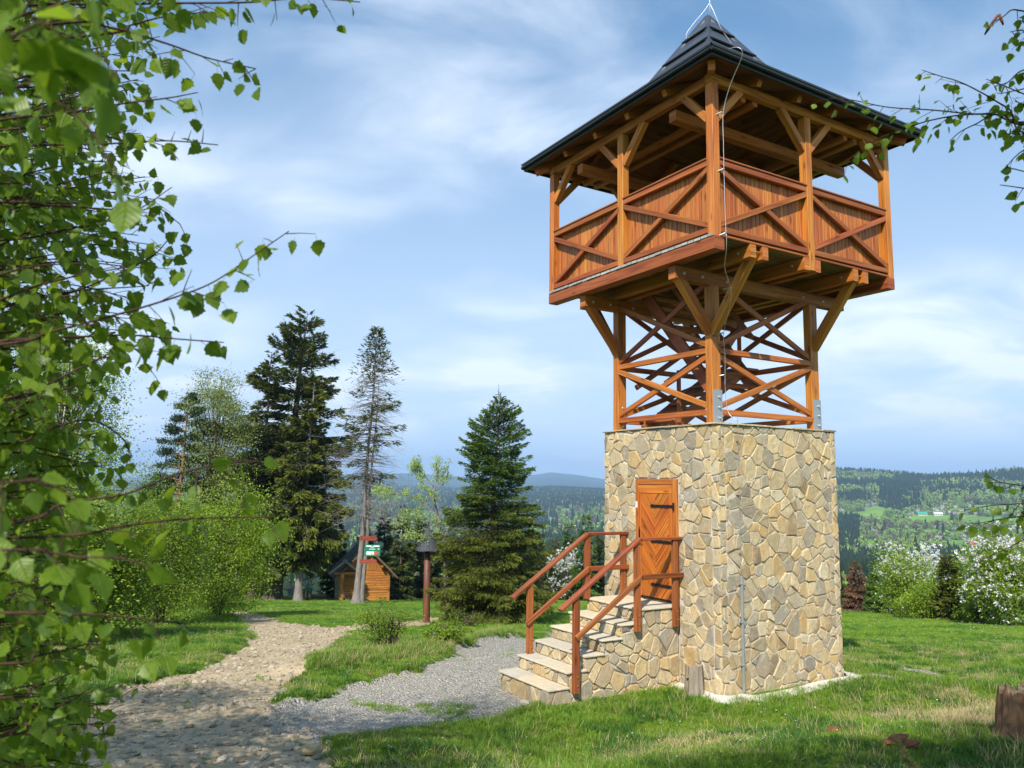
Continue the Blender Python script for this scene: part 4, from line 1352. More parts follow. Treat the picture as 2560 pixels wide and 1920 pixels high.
# --- inner stairs
t1 = MB
SX = (-.35, 1.0)
for y in (.30, .98):
    beam_obj('stair_stringer', (-.75, y, 3.98), (.98, y, 5.12), .05, .22, M['handrail'], tower)
for k in range(6):
    f = (k + .6) / 6.5
    beam_obj('stair_tread', (-.75 + 1.73 * f, .30, 3.98 + 1.14 * f + .06), (-.75 + 1.73 * f, .98, 3.98 + 1.14 * f + .06), .24, .04, M['handrail'], tower)
beam_obj('stair_landing', (1.0, .1, 5.15), (1.0, 1.05, 5.15), .45, .045, M['handrail'], tower, up=(0, 0, 1))
for x in (-.95, .12):
    beam_obj('stair_stringer', (x, -.85, 4.55), (x, .75, 6.45), .05, .22, M['handrail'], tower)
for k in range(9):
    f = (k + .5) / 9.0
    beam_obj('stair_tread', (-.95, -.85 + 1.6 * f, 4.55 + 1.9 * f), (.12, -.85 + 1.6 * f, 4.55 + 1.9 * f), .22, .04, M['handrail'], tower)
for x in (-.95, .12):
    beam_obj('stair_rail', (x, -.75, 5.5), (x, .1, 6.5), .05, .08, M['handrail'], tower)
beam_obj('stair_rail', (-.9, .25, 4.75), (1.0, .25, 5.95), .05, .09, M['handrail'], tower)
beam_obj('stair_rail', (-.9, 1.02, 4.75), (1.0, 1.02, 5.95), .05, .09, M['handrail'], tower)
for x, z in ((-.6, 4.2), (.2, 4.75), (.9, 5.2)):
    beam_obj('stair_post', (x, .25, z - .1), (x, .25, z + .8), .06, .06, M['handrail'], tower)

# --- lightning conductor
def cat_rom(P, n=8):
    P = np.array(P, float)
    Q = [P[0] * 2 - P[1]] + list(P) + [P[-1] * 2 - P[-2]]
    out = []
    for i in range(1, len(Q) - 2):
        for k in range(n):
            t = k / n
            a, b, c, d = Q[i - 1], Q[i], Q[i + 1], Q[i + 2]
            out.append(.5 * ((2 * b) + (-a + c) * t + (2 * a - 5 * b + 4 * c - d) * t * t + (-a + 3 * b - 3 * c + d) * t ** 3))
    out.append(P[-1])
    return np.array(out)
e = -TE - .06
cab = [(-2.06, e + .16, ZE + .14), (-2.0, e - .02, ZE + .10), (-1.95, e - .04, ZE - .02), (-1.93, -2.30, 8.70), (-1.92, -2.14, 8.35), (-1.91, -2.12, 7.9), (-1.91, -2.12, 7.3), (-1.90, -2.12, 6.62), (-1.90, -2.13, 6.5),
       (-1.86, -2.08, 6.30), (-1.70, -1.90, 6.12), (-1.28, -1.62, 5.85), (-1.12, -1.30, 5.35), (-1.02, -1.22, 5.0), (-1.02, -1.21, 4.5), (-1.0, -1.24, 4.15), (-.96, -1.38, 4.0), (-.955, -1.385, 3.9), (-.955, -1.385, 2.2), (-.955, -1.39, 1.72)]
cable = MB().tube(cat_rom(cab, 5), .0046, 6).obj('conductor_wire', M['alu'], tower, smooth_=True)
for z, yy, xx in ((8.35, -2.12, -1.92), (7.50, -2.12, -1.91), (6.56, -2.12, -1.90)):
    mb = MB(); mb.tube([(xx - .09, -2.07, z - .04), (xx - .02, -2.12, z - .005), (xx, -2.125, z)], [.009, .013, .010], 6)
    mb.obj('wire_clip', M['alu'], cable)
for z, x_, y_ in ((5.95, -1.33, -1.66), (5.35, -1.12, -1.28), (4.72, -1.02, -1.2)):
    mb = MB(); mb.tube([(x_ - .09, y_ + .06, z - .02), (x_ - .02, y_, z), (x_ + .01, y_ - .01, z)], [.008, .012, .010], 6)
    mb.obj('wire_clip', M['alu'], cable)
cond = MB(); cond.box((-.972, -1.408, -.1), (-.932, -1.372, 1.72), ch=.006)
cond_o = cond.obj('conduit', M['steel'], tower)
for z in (.45, 1.05, 1.6):
    MB().box((-.99, -1.412, z), (-.915, -1.365, z + .02), ch=.003).obj('conduit_clip', M['steel'], cond_o)
for z in (2.05, 2.9, 3.7):
    MB().box((-.975, -1.395, z), (-.935, -1.365, z + .018), ch=.003).obj('conduit_clip', M['alu'], cond_o)
rod = MB(); rod.tube([(0.03, -.03, ZA - .1), (0.03, -.03, ZA + .35), (.03, -.03, ZA + 1.1)], [.014, .011, .006], 7)
rod_o = rod.obj('lightning_rod', M['steel'], tower, smooth_=True)
MB().tube(cat_rom([(.03, -.03, ZA + .28), (-.05, .05, ZA + .12), (-.17, .17, prof(.17) + .20), (-.27, .27, prof(.27) + .16), (-.275, .275, prof(.275) + .03)], 6), .0055, 6).obj('rod_wire', M['alu'], rod_o, smooth_=True)
MB().tube(cat_rom([(.03, -.03, ZA + .28), (.06, -.12, ZA + .02), (.05, -.26, prof(.26) + .10), (.02, -.45, prof(.45) + .09), (0, -.62, prof(.62) + .09)], 6), .0055, 6).obj('rod_wire', M['alu'], rod_o, smooth_=True)

# ------------------------------------------------------------------ stone staircase with handrails
stairs = empty('stone_staircase', TC, TH, 'sandstone steps with red brown wooden handrails leading up to the tower door', 'staircase')
SY0, SY1 = STAIR_Y
ZL = 1.208
LV = [(-2.14, ZL), (-2.50, 1.012), (-2.83, .825), (-3.15, .635), (-3.45, .445), (-3.76, .245)]   # front edge x and tread height
core = MB()
xs_prev = -HS - .0
for (xe, zt_) in LV:
    core.box((xe + .03, SY0 + .03, -.35), (xs_prev, SY1 - .03, zt_ - .026), ch=.002)
    xs_prev = xe + .03
core_o = core.obj('stair_core', M['mortar'], stairs)
prev = -HS - .002
tr = np.random.default_rng(12)
xr_ = -HS
for k, (xe, zt_) in enumerate(LV):
    xback = prev
    # flagstones on the tread
    ys = [SY0 - .02]
    while ys[-1] < SY1 - .25: ys.append(ys[-1] + tr.uniform(.26, .52))
    ys[-1] = SY1 + .02
    x0 = xe - .010; x1 = xback
    for a, b in zip(ys[:-1], ys[1:]):
        sk = tr.uniform(-.05, .05)
        P = np.array([(x0 + tr.uniform(-.008, .012), a + .006), (x1, a + .006 + sk * 0), (x1, b - .006), (x0 + tr.uniform(-.008, .012), b - .006)])
        m = 4; t0 = zt_ - .026; t1_ = zt_ + tr.uniform(-.006, .004)
        cen = P.mean(0); Pi = cen + (P - cen) * .965
        V = np.concatenate([np.c_[P, np.full(m, t0)], np.c_[P, np.full(m, t1_ - .01)], np.c_[Pi, np.full(m, t1_)]])
        F = [[i, (i + 1) % m, m + (i + 1) % m, m + i] for i in range(m)] + [[m + i, m + (i + 1) % m, 2 * m + (i + 1) % m, 2 * m + i] for i in range(m)] + [list(range(2 * m, 3 * m)), [3, 2, 1, 0]]
        tn = tr.choice([.4, .8, .38, .82, .55]) + tr.uniform(-.03, .03)
        link('tread_slab', mesh_np('tread_slab', V, F, M['tread'], False, None, {'tint': np.full(12, tn)}), stairs)
    # riser stones
    zb_ = LV[k + 1][1] if k + 1 < len(LV) else -.12
    out = []
    mpR = lambda V, xe=xe: np.c_[xe + .028 - V[:, 2], V[:, 0], V[:, 1]]
    emit(stone_cells((SY0, zb_ + .004, SY1, zt_ - .028), .145, 30 + k, aspect=3.0 if k < 5 else 4.0), mpR, True, tr, out, .014, .026)
    for (A, V, F, tn) in out:
        link('riser_stone', mesh_np('riser_stone', V, F, M['stone'], False, None, {'tint': np.full(len(V), tn)}), stairs)
    prev = xe + .028
# side walls
for yy, sgn, nm in ((SY0 + .028, -1, 0), (SY1 - .028, 1, 1)):
    hl = []
    px_ = -HS
    for k, (xe, zt_) in enumerate(LV):
        hl.append((xe - .002, zt_ - .028, px_ + .01, 9)); px_ = xe
    hl.append((-9, -9, LV[-1][0], 9))
    out = []
    mpS = lambda V, yy=yy, sgn=sgn: np.c_[V[:, 0], yy + sgn * V[:, 2], V[:, 1]]
    emit(stone_cells((LV[-1][0], -.14, -HS - .006, ZL - .028), .17, 50 + nm, hl), mpS, sgn > 0, tr, out, .016, .028)
    for (A, V, F, tn) in out:
        link('side_stone', mesh_np('side_stone', V, F, M['stone'], False, None, {'tint': np.full(len(V), tn)}), stairs)
# railings
def railing(yp, side, bottoms):
    rail_o = None
    s = side
    for (x, zb, zt_) in bottoms:
        p = beam_obj('railing_post', (x, yp, zb), (x, yp, zt_), .10 if side else .10, .062, M['handrail'], stairs, up=(0, 1, 0), ch=.006)
        for z in (zb + .10, zb + .22):
            mb = MB(); mb.tube([(x + .012, yp - .03, z), (x + .012, yp - .042, z)], [.013, .010], 8); mb.obj('bolt', plain('brass_bolt', (.45, .30, .12), .4, .7) if 'brass' not in M else M['brass'], p)
    def bent(dz0, w, h, yy, x0, ext):
        zt1 = 2.225 + dz0
        slope = (2.21 - 1.286) / (3.583 - 2.19)
        d = .0
        beam_obj('handrail', (-2.19, yy, zt1), (-HS - .004, yy, zt1), w, h, M['handrail'], stairs)
        beam_obj('handrail', (x0, yy, zt1 - slope * (-2.19 - x0)), (-2.19 + .02, yy, zt1 + slope * .02 - .006), w, h, M['handrail'], stairs)
    bent(0.0, .105, .045, yp, -3.60, 0)
    bent(-.55, .045, .075, yp - .035 * (1 if side else -1) if False else yp - .045, -3.36, 0)
M['brass'] = plain('brass_bolt', (.45, .30, .12), .4, .7)
railing(SY0 - .045, 1, [(-3.33, .16, 1.43), (-2.225, .90, 2.20), (-1.475, .915, 2.21)])
railing(SY1 - .05, 0, [(-3.27, .44, 1.46), (-2.18, 1.20, 2.20), (-1.435, 1.20, 2.21)])

# concrete apron round the base
ap = MB()
arng = np.random.default_rng(2)
ring = []
for t in np.linspace(0, 2 * math.pi, 60, endpoint=False):
    c, s_ = math.cos(t), math.sin(t)
    k = 1 / max(abs(c), abs(s_))
    rr = (HS + .30 + .07 * math.sin(3 * t + 1) + (.14 if math.cos(t + .9) > .35 else 0) * 1.0 + arng.uniform(-.02, .02))
    ring.append((c * k * rr * .98, s_ * k * rr * .98))
V = []; F = []
n_ = len(ring)
for i, (a, b) in enumerate(ring):
    w = TC + a * UB + b * UA
    V.append((w[0], w[1], float(zg(w[0], w[1])) - .05))
for i, (a, b) in enumerate(ring):
    w = TC + a * UB * .97 + b * UA * .97
    V.append((w[0], w[1], .055))
for i, (a, b) in enumerate(ring):
    w = TC + a * UB * .85 + b * UA * .85
    V.append((w[0], w[1], .075))
for i in range(n_):
    j = (i + 1) % n_
    F += [[i, j, n_ + j, n_ + i], [n_ + i, n_ + j, 2 * n_ + j, 2 * n_ + i]]
ap.add(V, F)
ap.obj('concrete_apron', M['concrete'], label='pale concrete apron around the foot of the tower', kind='structure')

# ------------------------------------------------------------------ trees
def diamonds(P, D, L, Wd, r, fold=0.0):
    """thin leaf/sprig shapes: base point P, direction D (n,3), length L, width Wd -> V, F (quads)"""
    n = len(P)
    D = D / (np.linalg.norm(D, axis=1)[:, None] + 1e-9)
    Rv = r.normal(size=(n, 3))
    S = np.cross(D, Rv); S /= np.linalg.norm(S, axis=1)[:, None] + 1e-9
    L = np.broadcast_to(np.asarray(L, float), (n,))[:, None]; Wd = np.broadcast_to(np.asarray(Wd, float), (n,))[:, None]
    N = np.cross(S, D)
    a = P; c = P + D * L
    mid = P + D * L * .5 + N * (fold * Wd)
    V = np.stack([a, mid + S * Wd * .5, c, mid - S * Wd * .5], 1).reshape(-1, 3)
    F = np.arange(n * 4).reshape(n, 4)
    return V, F
def trunk_mb(H, r0, lean=(0, 0), r=None, sides=9, flare=1.5, z0=-.4, top=.015):
    r = r or np.random.default_rng(1)
    zs = np.concatenate([[z0, 0, .25, .7], np.linspace(1.4, H, 9)])
    ph = r.random(2) * 6
    P = np.stack([lean[0] * zs / H + .04 * np.sin(zs * .8 + ph[0]), lean[1] * zs / H + .04 * np.sin(zs * .7 + ph[1]), zs], 1)
    R = r0 * (1 - (np.clip(zs, 0, H) / H) ** .9 * (1 - top / r0))
    R = R * (1 + (flare - 1) * np.exp(-np.clip(zs, 0, None) / .35))
    return P, R
def spruce(name, label, base, H, prof_fn, n_br, n_sp, sp_len, sp_w, mat, bark, seed, r0=None, clear=.06, droop=.35, up_top=.5,
           lean=(0, 0), group=None, bare=0., stubs=0, width=.42, trunk2=None, hang=.35, cat='spruce tree', ragged=0., flare=1.5, mat2=None, stub_lo=.10):
    """conifer: whorled limbs carrying flat fronds of needle sprigs; prof_fn(t) = limb length at height fraction t"""
    r = np.random.default_rng(seed)
    r0 = r0 or H * .018
    t = empty(name, base, 0, label, cat, group)
    P, R = trunk_mb(H, r0, lean, r, top=.01, flare=flare)
    mb = MB(); mb.tube(P, R, 9)
    if trunk2:
        P2, R2 = trunk_mb(H * trunk2[2], r0 * (.75 if r0 < .4 else .42), trunk2[:2], r); mb.tube(P2 + np.array([trunk2[3], 0, 0]), R2, 8)
    mb.obj('trunk', bark, t, smooth_=True)
    def axis(z):
        return np.stack([np.interp(z, P[:, 2], P[:, 0]), np.interp(z, P[:, 2], P[:, 1]), z], -1)
    tt = clear + (1 - clear) * (r.random(n_br) ** 1.15)
    tt = np.sort(tt)
    az = r.random(n_br) * 6.283
    Lb = np.array([prof_fn(x) for x in tt]) * r.uniform(.62, 1.12, n_br)
    if ragged:
        clump = vnoise(az * 1.3 + seed, tt * 9 + seed, seed)
        Lb = Lb * (1 - ragged + ragged * np.clip((clump - .15) * 2.0, .15, 1.35))
    pitch = -droop * (1 - tt) * 1.2 + up_top * tt ** 2 + r.normal(0, .08, n_br)     # start slope
    lim = MB()
    A0 = axis(tt * H)
    dirs = np.stack([np.cos(az) * np.cos(pitch), np.sin(az) * np.cos(pitch), np.sin(pitch)], -1)
    for k in range(n_br):
        L = Lb[k]
        if L < .05: continue
        u = np.array([0, .35, .7, 1.0])
        pts = A0[k] + dirs[k] * (u * L)[:, None]
        pts[:, 2] += (-.12 * u ** 1.5 + .16 * u ** 3) * L * (1 - tt[k])
        lim.tube(pts, np.array([.028, .018, .010, .004]) * max(.5, L * .35) * (H / 8) ** .2, 4, cap=False)
    if stubs:
        for k in range(stubs):
            z = H * r.uniform(stub_lo, .9); a = r.random() * 6.283; L = r.uniform(.3, 1.0) * prof_fn(z / H) * 1.1 + .15
            b = axis(np.array([z]))[0]
            d = np.array([math.cos(a), math.sin(a), r.uniform(-.3, .15)])
            pts = [b, b + d * L * .5 + (0, 0, -.04 * L), b + d * L + (0, 0, -.16 * L + r.normal(0, .05))]
            lim.tube(pts, [.022, .012, .004], 4, cap=False)
            for _ in range(4):
                q = b + d * L * r.uniform(.35, .95); e = d * .5 + r.normal(0, .5, 3); e[2] -= .3
                lim.tube([q, q + e * L * .35], [.007, .002], 3, cap=False)
    if lim.V: lim.obj('limbs', bark, t)
    w = np.maximum(Lb, .02) ** 1.6
    if bare > 0: w = w * (r.random(n_br) > bare)
    k = r.choice(n_br, n_sp, p=w / w.sum())
    u = r.random(n_sp) ** .62
    lat = r.uniform(-1, 1, n_sp)
    side = np.stack([-np.sin(az[k]), np.cos(az[k]), np.zeros(n_sp)], -1)
    wid = width * Lb[k] * np.clip((1 - u) ** .75 + .06, 0, 1) * np.clip(u * 3, 0, 1)
    pos = A0[k] + dirs[k] * (u * Lb[k])[:, None] + side * (lat * wid)[:, None]
    pos[:, 2] += (-.12 * u ** 1.5 + .16 * u ** 3) * Lb[k] * (1 - tt[k]) - np.abs(lat) * wid * hang * r.random(n_sp) - r.random(n_sp) ** 2 * hang * .45 * Lb[k] * .4
    dd = dirs[k] * r.uniform(.5, 1.1, (n_sp, 1)) + side * (np.sign(lat) * r.uniform(.2, .9, n_sp))[:, None]
    dd[:, 2] += r.normal(-.10, .28, n_sp) - hang * .5 * (1 - tt[k])
    V, F = diamonds(pos, dd, sp_len * r.uniform(.6, 1.3, n_sp), sp_w * r.uniform(.7, 1.3, n_sp), r, .15)
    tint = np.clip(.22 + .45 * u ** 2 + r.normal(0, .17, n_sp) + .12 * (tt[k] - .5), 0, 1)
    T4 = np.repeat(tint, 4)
    if mat2 is not None:
        low = tt[k] + r.normal(0, .07, n_sp) + .25 * (vnoise(az[k] * 2, tt[k] * 8, seed) - .5) < .50
        for msk, mm, nm in ((~low, mat, 'foliage'), (low, mat2, 'lower_foliage')):
            m4 = np.repeat(msk, 4)
            link(nm, mesh_np(nm, V[m4], np.arange(m4.sum()).reshape(-1, 4), mm, False, None, {'tint': T4[m4]}), t)
        return t
    link('foliage', mesh_np('foliage', V, F, mat, False, None, {'tint': T4}), t)
    return t
def broadleaf(name, label, base, H, crown, n_clu, n_leaf, leaf, mat, bark, seed, stems=1, r0=.08, spread=.5, group=None, clu_r=.35,
              blossom=0, bl_size=.05, cat='tree', bl_low=.0, clear=.3, twig_r=.012, leaf_drop=.2, hollow=.0):
    """crown = (cx, cy, cz, rx, ry, rz) relative to base"""
    r = np.random.default_rng(seed)
    t = empty(name, base, 0, label, cat, group)
    cx, cyy, cz_, rx, ry, rz = crown
    cl = []
    while len(cl) < n_clu:
        q = r.uniform(-1, 1, 3)
        d = np.linalg.norm(q)
        if d > 1 or d < hollow: continue
        if r.random() > .35 + .65 * d: continue
        lump = .72 + .56 * float(vnoise(math.atan2(q[1], q[0]) * 1.4 + seed, q[2] * 2.2 + 7, seed))
        q = q * lump
        cl.append((cx + q[0] * rx, cyy + q[1] * ry, cz_ + q[2] * rz))
    cl = np.array(cl)
    mb = MB()
    tips = []
    for s in range(stems):
        a = r.random() * 6.28
        off = np.array([math.cos(a), math.sin(a), 0]) * (r0 * 1.5 * (stems > 1) + .10 * (stems > 2) * r.random())
        top = np.array([cx + (r.uniform(-.5, .5) * rx if stems > 1 else 0), cyy + (r.uniform(-.5, .5) * ry if stems > 1 else 0), cz_ + rz * r.uniform(.3, .8)])
        zs = np.linspace(0, 1, 7)
        pts = np.array([off * (1 - q) + top * q + np.array([.05 * math.sin(4 * q + a), .05 * math.cos(3 * q + a), 0]) * H * .15 * q for q in zs])
        pts[0, 2] = -.3
        mb.tube(pts, r0 / (stems ** .5) * (1 - zs * .88) * np.where(zs == 0, 1.35, 1), 7, cap=False)
        tips.append(pts)
    trunk = mb.obj('trunk', bark, t, smooth_=True)
    lm = MB()
    for c in cl:
        st = tips[r.integers(len(tips))]
        zrel = np.clip((c[2] / max(st[-1][2], .1)) * .62 * r.uniform(.75, 1.1), .12, .96)
        f = zrel * 6; i = min(int(f), 5); b = st[i] * (1 - (f - i)) + st[i + 1] * (f - i)
        mid = (b + c) / 2 + np.array([0, 0, .10 * np.linalg.norm(c - b)]) + r.normal(0, .05, 3) * H * .1
        lm.tube([b, mid, c], [twig_r * 1.6, twig_r, twig_r * .35], 4, cap=False)
    lm.obj('limbs', M['bark_shrub'] if bark is M['bark_birch'] else bark, t)
    k = r.integers(0, n_clu, n_leaf)
    ck = r.uniform(.45, 1.55, n_clu)
    ctint = r.normal(0, .16, n_clu)
    off = r.normal(0, 1, (n_leaf, 3)) * clu_r * np.array([1, 1, .75]) * ck[k][:, None]
    pos = cl[k] + off
    dd = off / clu_r + r.normal(0, .8, (n_leaf, 3)); dd[:, 2] -= leaf_drop
    leaf_tint = np.clip(.45 + ctint[k] + r.normal(0, .2, n_leaf), 0, 1)  # random leaf tone
    V, F = diamonds(pos, dd, leaf * r.uniform(.6, 1.3, n_leaf), leaf * .62 * r.uniform(.7, 1.2, n_leaf), r, .12)
    link('foliage', mesh_np('foliage', V, F, mat, False, None, {'tint': np.repeat(leaf_tint, 4)}), t)
    if blossom:
        wgt = np.clip((cl[:, 2] - (cz_ - rz)) / (2 * rz) - bl_low, .02, 1) ** .8
        k = r.choice(n_clu, blossom, p=wgt / wgt.sum())
        # blossom sits in short tufts along the twigs, pushed outward
        cen = np.array([cx, cyy, cz_])
        out = cl[k] - cen; out /= np.linalg.norm(out, axis=1)[:, None] + 1e-6
        tuft = r.integers(0, 7, blossom)
        tr_ = np.random.default_rng(seed + 5).normal(0, 1, (n_clu, 7, 3)) * clu_r * .9
        pos = cl[k] + tr_[k, tuft] + out * clu_r * .45 + r.normal(0, clu_r * .11, (blossom, 3))
        V, F = diamonds(pos, out + r.normal(0, .8, (blossom, 3)), bl_size * r.uniform(.7, 1.3, blossom), bl_size * .9, r, .15)
        link('blossom', mesh_np('blossom', V, F, M['blossom'], False, None, {'tint': np.repeat(r.random(blossom), 4)}), t)
    return t
def place(px, py):
    p = gp(px, py)
    return p
def toph(p, px, ytop):
    """height of a thing standing at p whose top shows at ytop"""
    d = ray(px, ytop)
    return CZ + d[2] / d[1] * p[1] - p[2]
def prof_cone(R, pw=.85, waist=0):
    return lambda t: R * max(0., 1 - t) ** pw * (.8 + .2 * min(1, t / .12))
prng = np.random.default_rng(99)

# --- near spruce in front of the steps
b = place(1220, 1556); h = toph(b, 1240, 985); w = size_at(1, b[1])
def near_prof(t):
    k = np.interp(t, [0, .05, .12, .19, .3, .40, .54, .60, .66, .8, .886, .956, 1.0], [72, 118, 148, 156, 146, 126, 100, 90, 98, 82, 56, 24, 4])
    return k * w
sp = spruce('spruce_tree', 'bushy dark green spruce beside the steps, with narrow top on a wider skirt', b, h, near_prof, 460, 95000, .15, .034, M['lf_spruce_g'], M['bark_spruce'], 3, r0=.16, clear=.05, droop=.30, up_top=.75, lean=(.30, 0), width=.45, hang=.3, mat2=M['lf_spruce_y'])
mb = MB(); mb.tube([(.25, 0, h - .05), (.26, 0, h + .25), (.25, 0, h + .42)], [.012, .008, .003], 5); mb.tube([(.25, 0, h - .1), (.36, .02, h + .06), (.42, .02, h + .1)], [.008, .006, .003], 4)
mb.obj('leader_shoot', M['bark_spruce'], sp)

# --- tall group round the cabin
b = place(682, 1500); h = toph(b, 735, 780); w = size_at(1, b[1])
def big_prof(t):
    return w * np.interp(t, [0, .12, .2, .35, .5, .62, .72, .82, .92, 1.0], [45, 80, 125, 170, 160, 152, 145, 122, 72, 18])
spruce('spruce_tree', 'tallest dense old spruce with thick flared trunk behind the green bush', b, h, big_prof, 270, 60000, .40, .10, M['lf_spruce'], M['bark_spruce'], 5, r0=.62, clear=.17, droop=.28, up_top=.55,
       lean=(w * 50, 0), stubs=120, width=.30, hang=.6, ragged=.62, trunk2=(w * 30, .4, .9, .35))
b = place(630, 1499); h = toph(b, 652, 880); w = size_at(1, b[1])
spruce('spruce_tree', 'ragged spruce crowding against the left side of the tallest spruce', b, h, lambda t: w * np.interp(t, [0, .2, .4, .6, .8, 1], [40, 90, 105, 86, 58, 10]), 200, 30000, .40, .10, M['lf_spruce'], M['bark_spruce'], 15,
       r0=.30, clear=.14, droop=.4, up_top=.4, lean=(w * 16, 0), stubs=60, width=.32, hang=.7, ragged=.7)
b = place(745, 1503); h = toph(b, 770, 950); w = size_at(1, b[1])
spruce('spruce_tree', 'slim spruce with drooping yellowish branches left of the cabin', b, h, lambda t: w * np.interp(t, [0, .2, .4, .6, .8, 1], [20, 70, 98, 74, 48, 8]), 200, 30000, .36, .10, M['lf_spruce_y'], M['bark_dead'], 6,
       r0=.28, clear=.16, droop=.5, up_top=.3, lean=(w * 14, 0), stubs=50, width=.32, hang=.8, ragged=.6, stub_lo=.25)
b = place(892, 1509); h = toph(b, 925, 822); w = size_at(1, b[1])
dead_b = b.copy(); dead_h = h
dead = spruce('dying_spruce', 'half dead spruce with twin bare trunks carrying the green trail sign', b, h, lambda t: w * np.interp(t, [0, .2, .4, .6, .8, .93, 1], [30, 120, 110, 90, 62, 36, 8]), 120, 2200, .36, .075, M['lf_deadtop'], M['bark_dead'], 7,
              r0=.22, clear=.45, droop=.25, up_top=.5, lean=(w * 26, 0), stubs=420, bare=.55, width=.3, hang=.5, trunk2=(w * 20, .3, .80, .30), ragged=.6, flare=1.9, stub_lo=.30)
# green tip of the dying spruce
b2 = b + np.array([w * 24, 0, h * .80])
r_ = np.random.default_rng(17)
n_ = 900
zt_ = r_.random(n_) ** .8; aa = r_.integers(0, 13, n_); ang_ = aa * 2.39996; Lr = (1 - zt_) * 1.55 + .15
zt_ = np.floor(zt_ * 9) / 9 + aa * .006 + r_.normal(0, .008, n_); uu = r_.random(n_) ** .7
P_ = np.stack([np.cos(ang_) * Lr * uu, np.sin(ang_) * Lr * uu, zt_ * h * .205 + .25 * uu ** 2 - .1], -1) + r_.normal(0, .06, (n_, 3))
V, F = diamonds(P_, np.stack([np.cos(ang_), np.sin(ang_), np.full(n_, .3)], -1) + r_.normal(0, .45, (n_, 3)), .34, .075, r_)
link('green_top', mesh_np('green_top', V + (b2 - b), F, M['lf_spruce'], False, None, {'tint': np.repeat(r_.random(n_) * .8, 4)}), dead)

# --- pine
b = place(418, 1500); h = toph(b, 440, 985); w = size_at(1, b[1])
pine = empty('pine_tree', b, 0, 'pine with orange trunk and layered dark crown left of the birch', 'pine tree')
P, R = trunk_mb(h, .26, (w * 22, 0), np.random.default_rng(2)); MB().tube(P, R, 8).obj('trunk', M['bark_pine'], pine, smooth_=True)
r_ = np.random.default_rng(21); lm = MB(); Vs = []; Fs = []; Ts = []; nn = 0
for z, ln, sd in [(.985, 10, 0), (.96, 18, 1), (.93, 26, -1), (.90, 34, 1), (.87, 34, -1), (.84, 40, 1), (.81, 44, -1), (.78, 36, 1), (.75, 50, -1), (.72, 40, 1), (.69, 58, -1), (.66, 44, 1), (.63, 66, -1), (.60, 36, 1),
                  (.57, 70, -1), (.54, 74, -1), (.50, 78, -1), (.46, 72, -1), (.42, 62, -1), (.53, 30, 1)]:
    for q in range(3):
        a = (math.pi if sd < 0 else 0) + r_.normal(0, .8); L = ln * w * r_.uniform(.7, 1.1)
        b0 = np.array([w * 22 * z, 0, z * h]); d = np.array([math.cos(a), math.sin(a), r_.uniform(-.15, .3)])
        tip = b0 + d * L
        lm.tube([b0, (b0 + tip) / 2 + (0, 0, .1), tip], [.05, .03, .012], 4, cap=False)
        n_ = int(80 + 300 * L / 2.5)
        u = r_.random(n_) ** .5
        pp = b0 + d * (L * (.35 + .65 * u))[:, None] + r_.normal(0, 1, (n_, 3)) * np.array([.30, .30, .14]) * (.5 + L * .22)
        V, F = diamonds(pp, r_.normal(0, .5, (n_, 3)) + np.array([d[0] * .5, d[1] * .5, .6]), .26, .055, r_)
        Vs.append(V); Fs.append(F + nn); nn += len(V); Ts.append(np.repeat(np.clip(r_.normal(.45, .25, n_), 0, 1), 4))
lm.obj('limbs', M['bark_pine'], pine)
link('foliage', mesh_np('foliage', np.concatenate(Vs), np.concatenate(Fs), M['lf_pine'], False, None, {'tint': np.concatenate(Ts)}), pine)

# --- pale birch between pine and big spruce
b = place(500, 1500); h = toph(b, 530, 925); w = size_at(1, b[1])
broadleaf('birch_tree', 'pale slender birch with thin yellow green crown and white trunk', b, h, (w * 20, 0, h * .66, w * 92, w * 80, h * .33), 190, 26000, .13, M['lf_birch_far'], M['bark_birch'], 31, stems=1, r0=.17, clu_r=.42, twig_r=.02, leaf_drop=.8)
# --- sunlit bushes along the left of the road
def bush(px, py, ytop, halfw, seed, mat, label, n=9000, leaf=.07, stems=5, name='leafy_bush', group='bushes along the dirt road', zc=.50, clu=70, low=1.08):
    b = place(px, py); h = toph(b, px, ytop); w = size_at(1, b[1])
    return broadleaf(name, label, b, h, (0, 0, h * zc, w * halfw, w * halfw * .8, h * (1 - zc) * .92 * low), clu, n, leaf, mat, M['bark_shrub'], seed, stems=stems, r0=.07, clu_r=h * .085, group=group, cat='bush', twig_r=.010)
bush(545, 1543, 1235, 125, 41, M['lf_bright'], 'bright green bush at the bend of the dirt road', 34000, .085, 7, clu=170)
bush(395, 1560, 1235, 110, 42, M['lf_bright2'], 'darker green bush between the bend bush and the birch branches', 24000, .08, 6, clu=130)
bush(235, 1590, 1240, 130, 43, M['lf_bright2'], 'wide leafy bush behind the birch branches at left', 24000, .08, 6, clu=130)
bush(60, 1610, 1150, 150, 44, M['lf_bright'], 'tall bright bush at the left edge of the picture', 24000, .08, 6, clu=130)
bush(455, 1490, 1180, 120, 45, M['lf_birch_far'], 'yellowish thicket below the pine', 22000, .12, 5, clu=80)
bush(300, 1495, 1165, 130, 46, M['lf_birch_far'], 'pale thicket left of the pine', 22000, .12, 5, clu=80)
b = place(70, 1530); h = toph(b, 60, 740); w = size_at(1, b[1])
broadleaf('birch_tree', 'sunlit birch standing behind the foreground leaves at far left', b, h, (0, 0, h * .6, w * 150, w * 130, h * .4), 190, 30000, .11, M['lf_bright'], M['bark_birch'], 47, stems=2, r0=.14, clu_r=.5, twig_r=.018, leaf_drop=.7)
